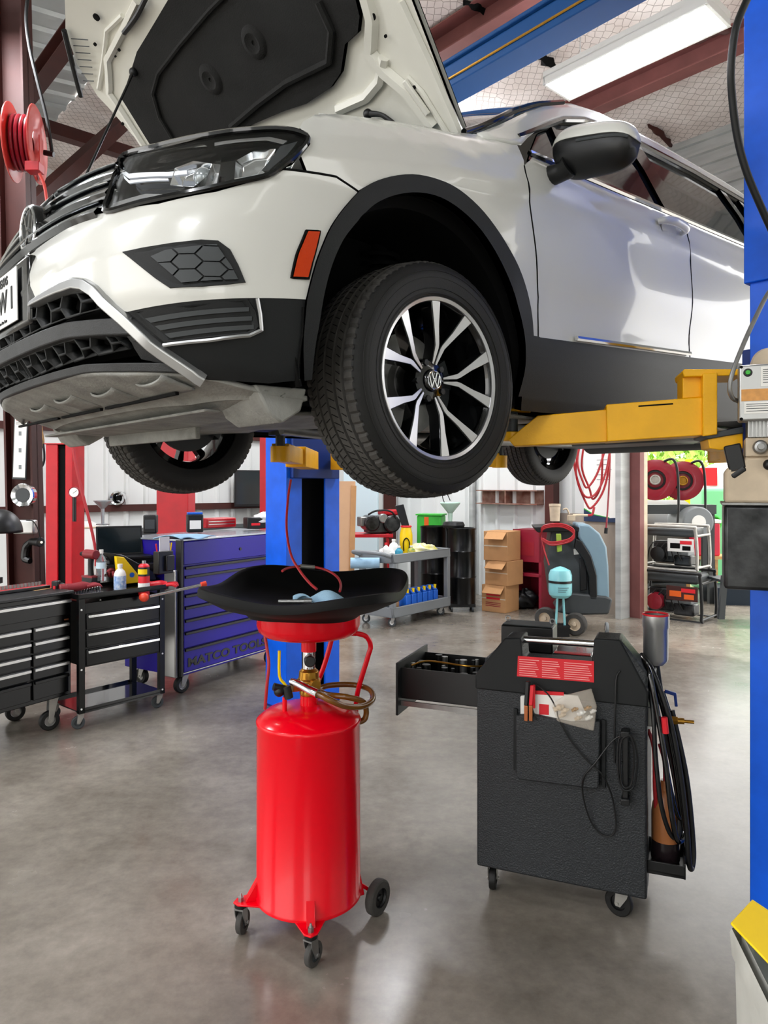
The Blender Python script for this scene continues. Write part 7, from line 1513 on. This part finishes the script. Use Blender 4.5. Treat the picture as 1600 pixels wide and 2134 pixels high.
# trees beyond the yard
rnd = random.Random(11)
for k in range(5):
    d_ = 26 + 1.5 * rnd.random(); px_ = 1175 + k * 225; p = at(px_, 1012, d_); t = thing('tree', ('leftmost', 'second', 'third', 'fourth', 'rightmost')[k] + ' leafy green tree counted from the left beyond the open bay door', 'tree', (p.x, p.y, -.1), 0, 'trees beyond the bay')
    mb = MB(); mb.cyl((0, 0, 0), (.1, 0, 2.2), .14, .09, 10); mb.build('trunk', M_bark, t)
    mb = MB()
    for j in range(900):
        a, b = rnd.random() * 6.283, rnd.random(); r_ = 1.7 * (b ** .4); e = math.asin(2 * rnd.random() - 1); c = Vector((r_ * math.cos(a) * math.cos(e), r_ * math.sin(a) * math.cos(e), 2.6 + 2.3 * math.sin(e)))
        s_ = .09 + .10 * rnd.random(); m_ = Euler((rnd.random() * 6, rnd.random() * 6, rnd.random() * 6)).to_matrix()
        mb._n([c + m_ @ Vector(v) * s_ for v in ((-1, 0, 0), (0, -.6, .15), (1, 0, 0), (0, .6, .15))], [(0, 1, 2, 3)], False)
    mb.build('crown', M_leaf, t, merge=False, recalc=False)
mb = MB(); p, q = at(1150, 1012, 34), at(2100, 1012, 30); mb.bar((p.x, p.y, 2.2), (q.x, q.y, 2.2), .5, 4.6)
hg = MB()
for j in range(5200):
    t_ = rnd.random(); c = Vector((p.x + (q.x - p.x) * t_, p.y + (q.y - p.y) * t_ + rnd.uniform(-.8, .8), rnd.uniform(0, 6.5))); s_ = .2 + .15 * rnd.random(); m_ = Euler((rnd.random() * 6, rnd.random() * 6, rnd.random() * 6)).to_matrix()
    hg._n([c + m_ @ Vector(v) * s_ for v in ((-1, 0, 0), (0, -.6, .15), (1, 0, 0), (0, .6, .15))], [(0, 1, 2, 3)], False)
mb.bm.free(); tag(hg.build('hedge', M_leaf, merge=False, recalc=False), 'tall pale green hedge far beyond the bay', 'hedge', kind='stuff')
# ================================================================= overhead steel and lights
def ceilhit(px, py, drop=0.):
    k, l = (px - 800) / F, (1012 - py) / F
    lo, hi = .5, 40
    for _ in range(50):
        d = (lo + hi) / 2; w = at(px, py, d); a = (CC - w).dot(RV)
        if w.z > ceil_z(a) - drop: hi = d
        else: lo = d
    return at(px, py, lo)
def purlin(px, py, m, w, h, drop, label, name='roof_purlin'):
    c = ceilhit(px, py, drop); a = (CC - c).dot(RV); z = c.z; p, q = BW(a, .1, z), BW(a, 13, z)
    mb = MB(); mb.bar(p, q, w * .25, h); mb.bar(p + Vector((0, 0, -h / 2)) - RV * w * .3, q + Vector((0, 0, -h / 2)) - RV * w * .3, w, .012); mb.bar(p + Vector((0, 0, h / 2)) - RV * w * .3, q + Vector((0, 0, h / 2)) - RV * w * .3, w, .012); o = mb.build(name, m); tag(o, label, 'roof beam'); return o
purlin(1400, 148, M_pred, .16, .20, .12, 'red oxide roof purlin running behind the fluorescent light')
purlin(1000, 60, M_pred, .22, .26, .15, 'red oxide roof purlin just behind the blue crossbeam')
purlin(200, 20, M_brown, .14, .16, .35, 'brown roof purlin above the open hood at upper left')
def seg(p0, p1, w, h, label, m=M_brown, nm='brace'): mb = MB(); mb.bar(at(*p0), at(*p1), w, h); tag(mb.build(nm, m), label, 'steel brace')
seg((60, 255, 8.0), (420, 368, 9.6), .14, .14, 'level brown steel tie behind the red hose reel', nm='wall_tie')
seg((20, 470, 6.4), (262, 250, 8.4), .13, .13, 'slanted brown brace rising from the column to the roof')
seg((300, 230, 8.5), (60, 440, 7.6), .05, .05, 'thin slanted brown brace below the open hood')
rnd = random.Random(21)
for (x0, y0, x1, y1, w_) in ((1092, 97, 1162, 150, .07), (965, 5, 1018, 30, .05), (1440, 92, 1530, 60, .05), (1350, 262, 1400, 306, .05)):
    a_, b_ = ceilhit(x0, y0, .05), ceilhit(x1, y1, .05); n_ = 9; sd_ = (b_ - a_).cross(Vector((0, 0, 1))).normalized(); mb = MB(); vs = []
    for k in range(n_ + 1):
        p_ = a_.lerp(b_, k / n_); q_ = w_ * math.sin(math.pi * (k + .3) / (n_ + .6)) * rnd.uniform(.5, 1.3); vs += [p_ + sd_ * q_ + Vector((0, 0, .02)), p_ + Vector((0, 0, -.03 * rnd.random())), p_ - sd_ * q_ * rnd.uniform(.5, 1) + Vector((0, 0, .02))]
    mb._n(vs, [(3 * k + j, 3 * k + j + 1, 3 * k + 4 + j, 3 * k + 3 + j) for k in range(n_) for j in (0, 1)]); tag(mb.build('torn_insulation', M_dark if x0 < 1200 else M_brown, solid=.006), {1092: 'long dark tear in the ceiling insulation left of the light', 965: 'short dark tear in the insulation beside the hood edge', 1440: 'brown ragged tear in the insulation right of the light', 1350: 'brown ragged tear low in the insulation near the roof line'}[x0], 'insulation tear', 'tears in the ceiling insulation')
# fluorescent fixtures
def fixture(c, label, length=1.22, power=60, first=None):
    t = thing('fluorescent_light', label, 'ceiling light', c, math.atan2(LV.y, LV.x), 'shop ceiling lights')
    if first is None:
        mb = MB(); mb.b2((-length / 2, -.17, .02), (length / 2, .17, .07)); mb.b2((-length / 2, -.17, -.03), (length / 2, -.155, .03)); mb.b2((-length / 2, .155, -.03), (length / 2, .17, .03)); mb.b2((-length / 2, -.17, -.03), (-length / 2 + .02, .17, .03)); mb.b2((length / 2 - .02, -.17, -.03), (length / 2, .17, .03)); mb.build('housing', M_wtp, t, bevel=.004)
        mb = MB(); mb.b2((-length / 2 + .02, -.155, .006), (length / 2 - .02, .155, .019)); mb.build('diffuser', M_led, t)
        for y in (-.11, -.037, .037, .11): mb = MB(); mb.cyl((-length / 2 + .03, y, -.010), (length / 2 - .03, y, -.010), .013, seg=14); mb.build('tube', M_lamp, t)
    else:
        for ch in [q for q in bpy.data.objects if q.parent == first]:
            if ch.type == 'MESH': k = ch.copy(); COL.objects.link(k); k.parent = t
    ld = bpy.data.lights.new('tube_or_fill_light', 'AREA'); ld.shape = 'RECTANGLE'; ld.size = length; ld.size_y = .3; ld.energy = power; ld.color = (.96, .97, 1)
    lo = bpy.data.objects.new('tube_or_fill_light', ld); COL.objects.link(lo); lo.parent = t; lo.location = (0, 0, -.04)
    l2 = ld.copy(); l2.energy = power * .28; lu = bpy.data.objects.new('tube_or_fill_light', l2); COL.objects.link(lu); lu.parent = t; lu.location = (0, 0, .09); lu.rotation_euler = (math.pi, 0, 0)  # upward fill lamp added above the closed housing to brighten the ceiling
    a = (CC - Vector(c)).dot(RV)
    mb = MB()
    for x in (-.4, .4): mb.cyl((x, 0, .07), (x, 0, max(.1, ceil_z(a) - c[2] - .01)), .004, seg=6)
    mb.build('hanger_wire', M_steel, t)
    return t
fx1 = fixture(at(1313, 112, 5.0), 'bright fluorescent light hanging at upper right of the photo', power=LAMP)
for i, (a, b, z) in enumerate(((2.2, 2.5, 4.9), (7.0, 5.2, 4.9), (8.8, 4.0, 4.8), (10.6, 7.5, 4.8), (11.0, 11.0, 4.7), (2.0, 4.6, 4.9))):  # extra fixtures out of view, added to brighten the car and room
    fixture(BW(a, b, z), ('added unseen fluorescent light near the back corner', 'added unseen fluorescent light above the tool storage', 'added unseen fluorescent light above the left side bay', 'added unseen fluorescent light above the camera side', 'added unseen fluorescent light near the open bay behind the camera', 'added unseen fluorescent light over the utility cart area')[i], power=LAMP, first=fx1)
# ================================================================= near corner: grey bin with yellow panel
nb = thing('shop_cart_bin', 'light grey plastic cart tray at the bottom right corner', 'cart', (.628, 1.30, 0), R(0))
mb = MB(); o_ = [(0, 0), (-.004, .0)]
ptop = [(0, 0), (-.055, -.30), (-.055, -.62), (.52, -.62), (.52, .02), (.04, .035)]
def inset(k): cx, cy = .25, -.28; return [(cx + (x - cx) * k, cy + (y - cy) * k) for x, y in ptop]
lv = [(1.0, .75), (1.01, .742), (1.0, .70), (.985, .70), (.955, .25), (.955, .24), (.93, .24), (.955, .70), (.955, .75)]; vs = [(x, y, z) for k, z in lv for x, y in inset(k)]; n = len(ptop)
mb._n(vs, [(j * n + i, j * n + (i + 1) % n, (j + 1) * n + (i + 1) % n, (j + 1) * n + i) for j in range(len(lv) - 1) for i in range(n)], False); mb._n([(x, y, .245) for x, y in inset(.94)], [tuple(range(n))], False); mb.build('tray', mat('grimy_grey_plastic', 'c4c4bc', .5, var=.25, vscale=9), nb, bevel=.004)
for x, y in ((.05, -.02), (.46, -.04), (.0, -.55), (.46, -.56)): mb = MB(); mb.b2((x, y - .02, .04), (x + .04, y + .02, .26)); mb.build('leg', M_dgrey, nb)
yb = thing('yellow_folder', 'bright yellow board sticking out of the grey tray at lower right', 'board', at(1562, 1930, 1.22)); L = yb.location
q = [at(a, b, d) - L for a, b, d in ((1522, 1922, 1.26), (1567, 1873, 1.32), (1660, 1935, 1.26), (1625, 2030, 1.16))]; nn = (q[1] - q[0]).cross(q[3] - q[0]).normalized() * .005; mb = MB(); mb._n(q + [v + nn for v in q], [(0, 1, 2, 3), (7, 6, 5, 4), (0, 1, 5, 4), (1, 2, 6, 5), (2, 3, 7, 6), (3, 0, 4, 7)], False); mb.build('panel', M_yellow, yb, bevel=.002)
bb = thing('blue_container', 'pale blue and white container inside the grey tray at the right edge', 'container', at(1680, 2120, 1.13), R(-20)); mb = MB(); mb.b2((-.012, 0, -.2), (.10, .10, .06)); mb.build('body', mat('pale_blue_plastic', '9fc4e6', .3), bb, bevel=.01); mb = MB(); mb.lathe([(0, .06), (.03, .06), (.03, .09), (0, .09)], (.04, .05, 0), 'z', 20); mb.build('cap', M_wtp, bb)
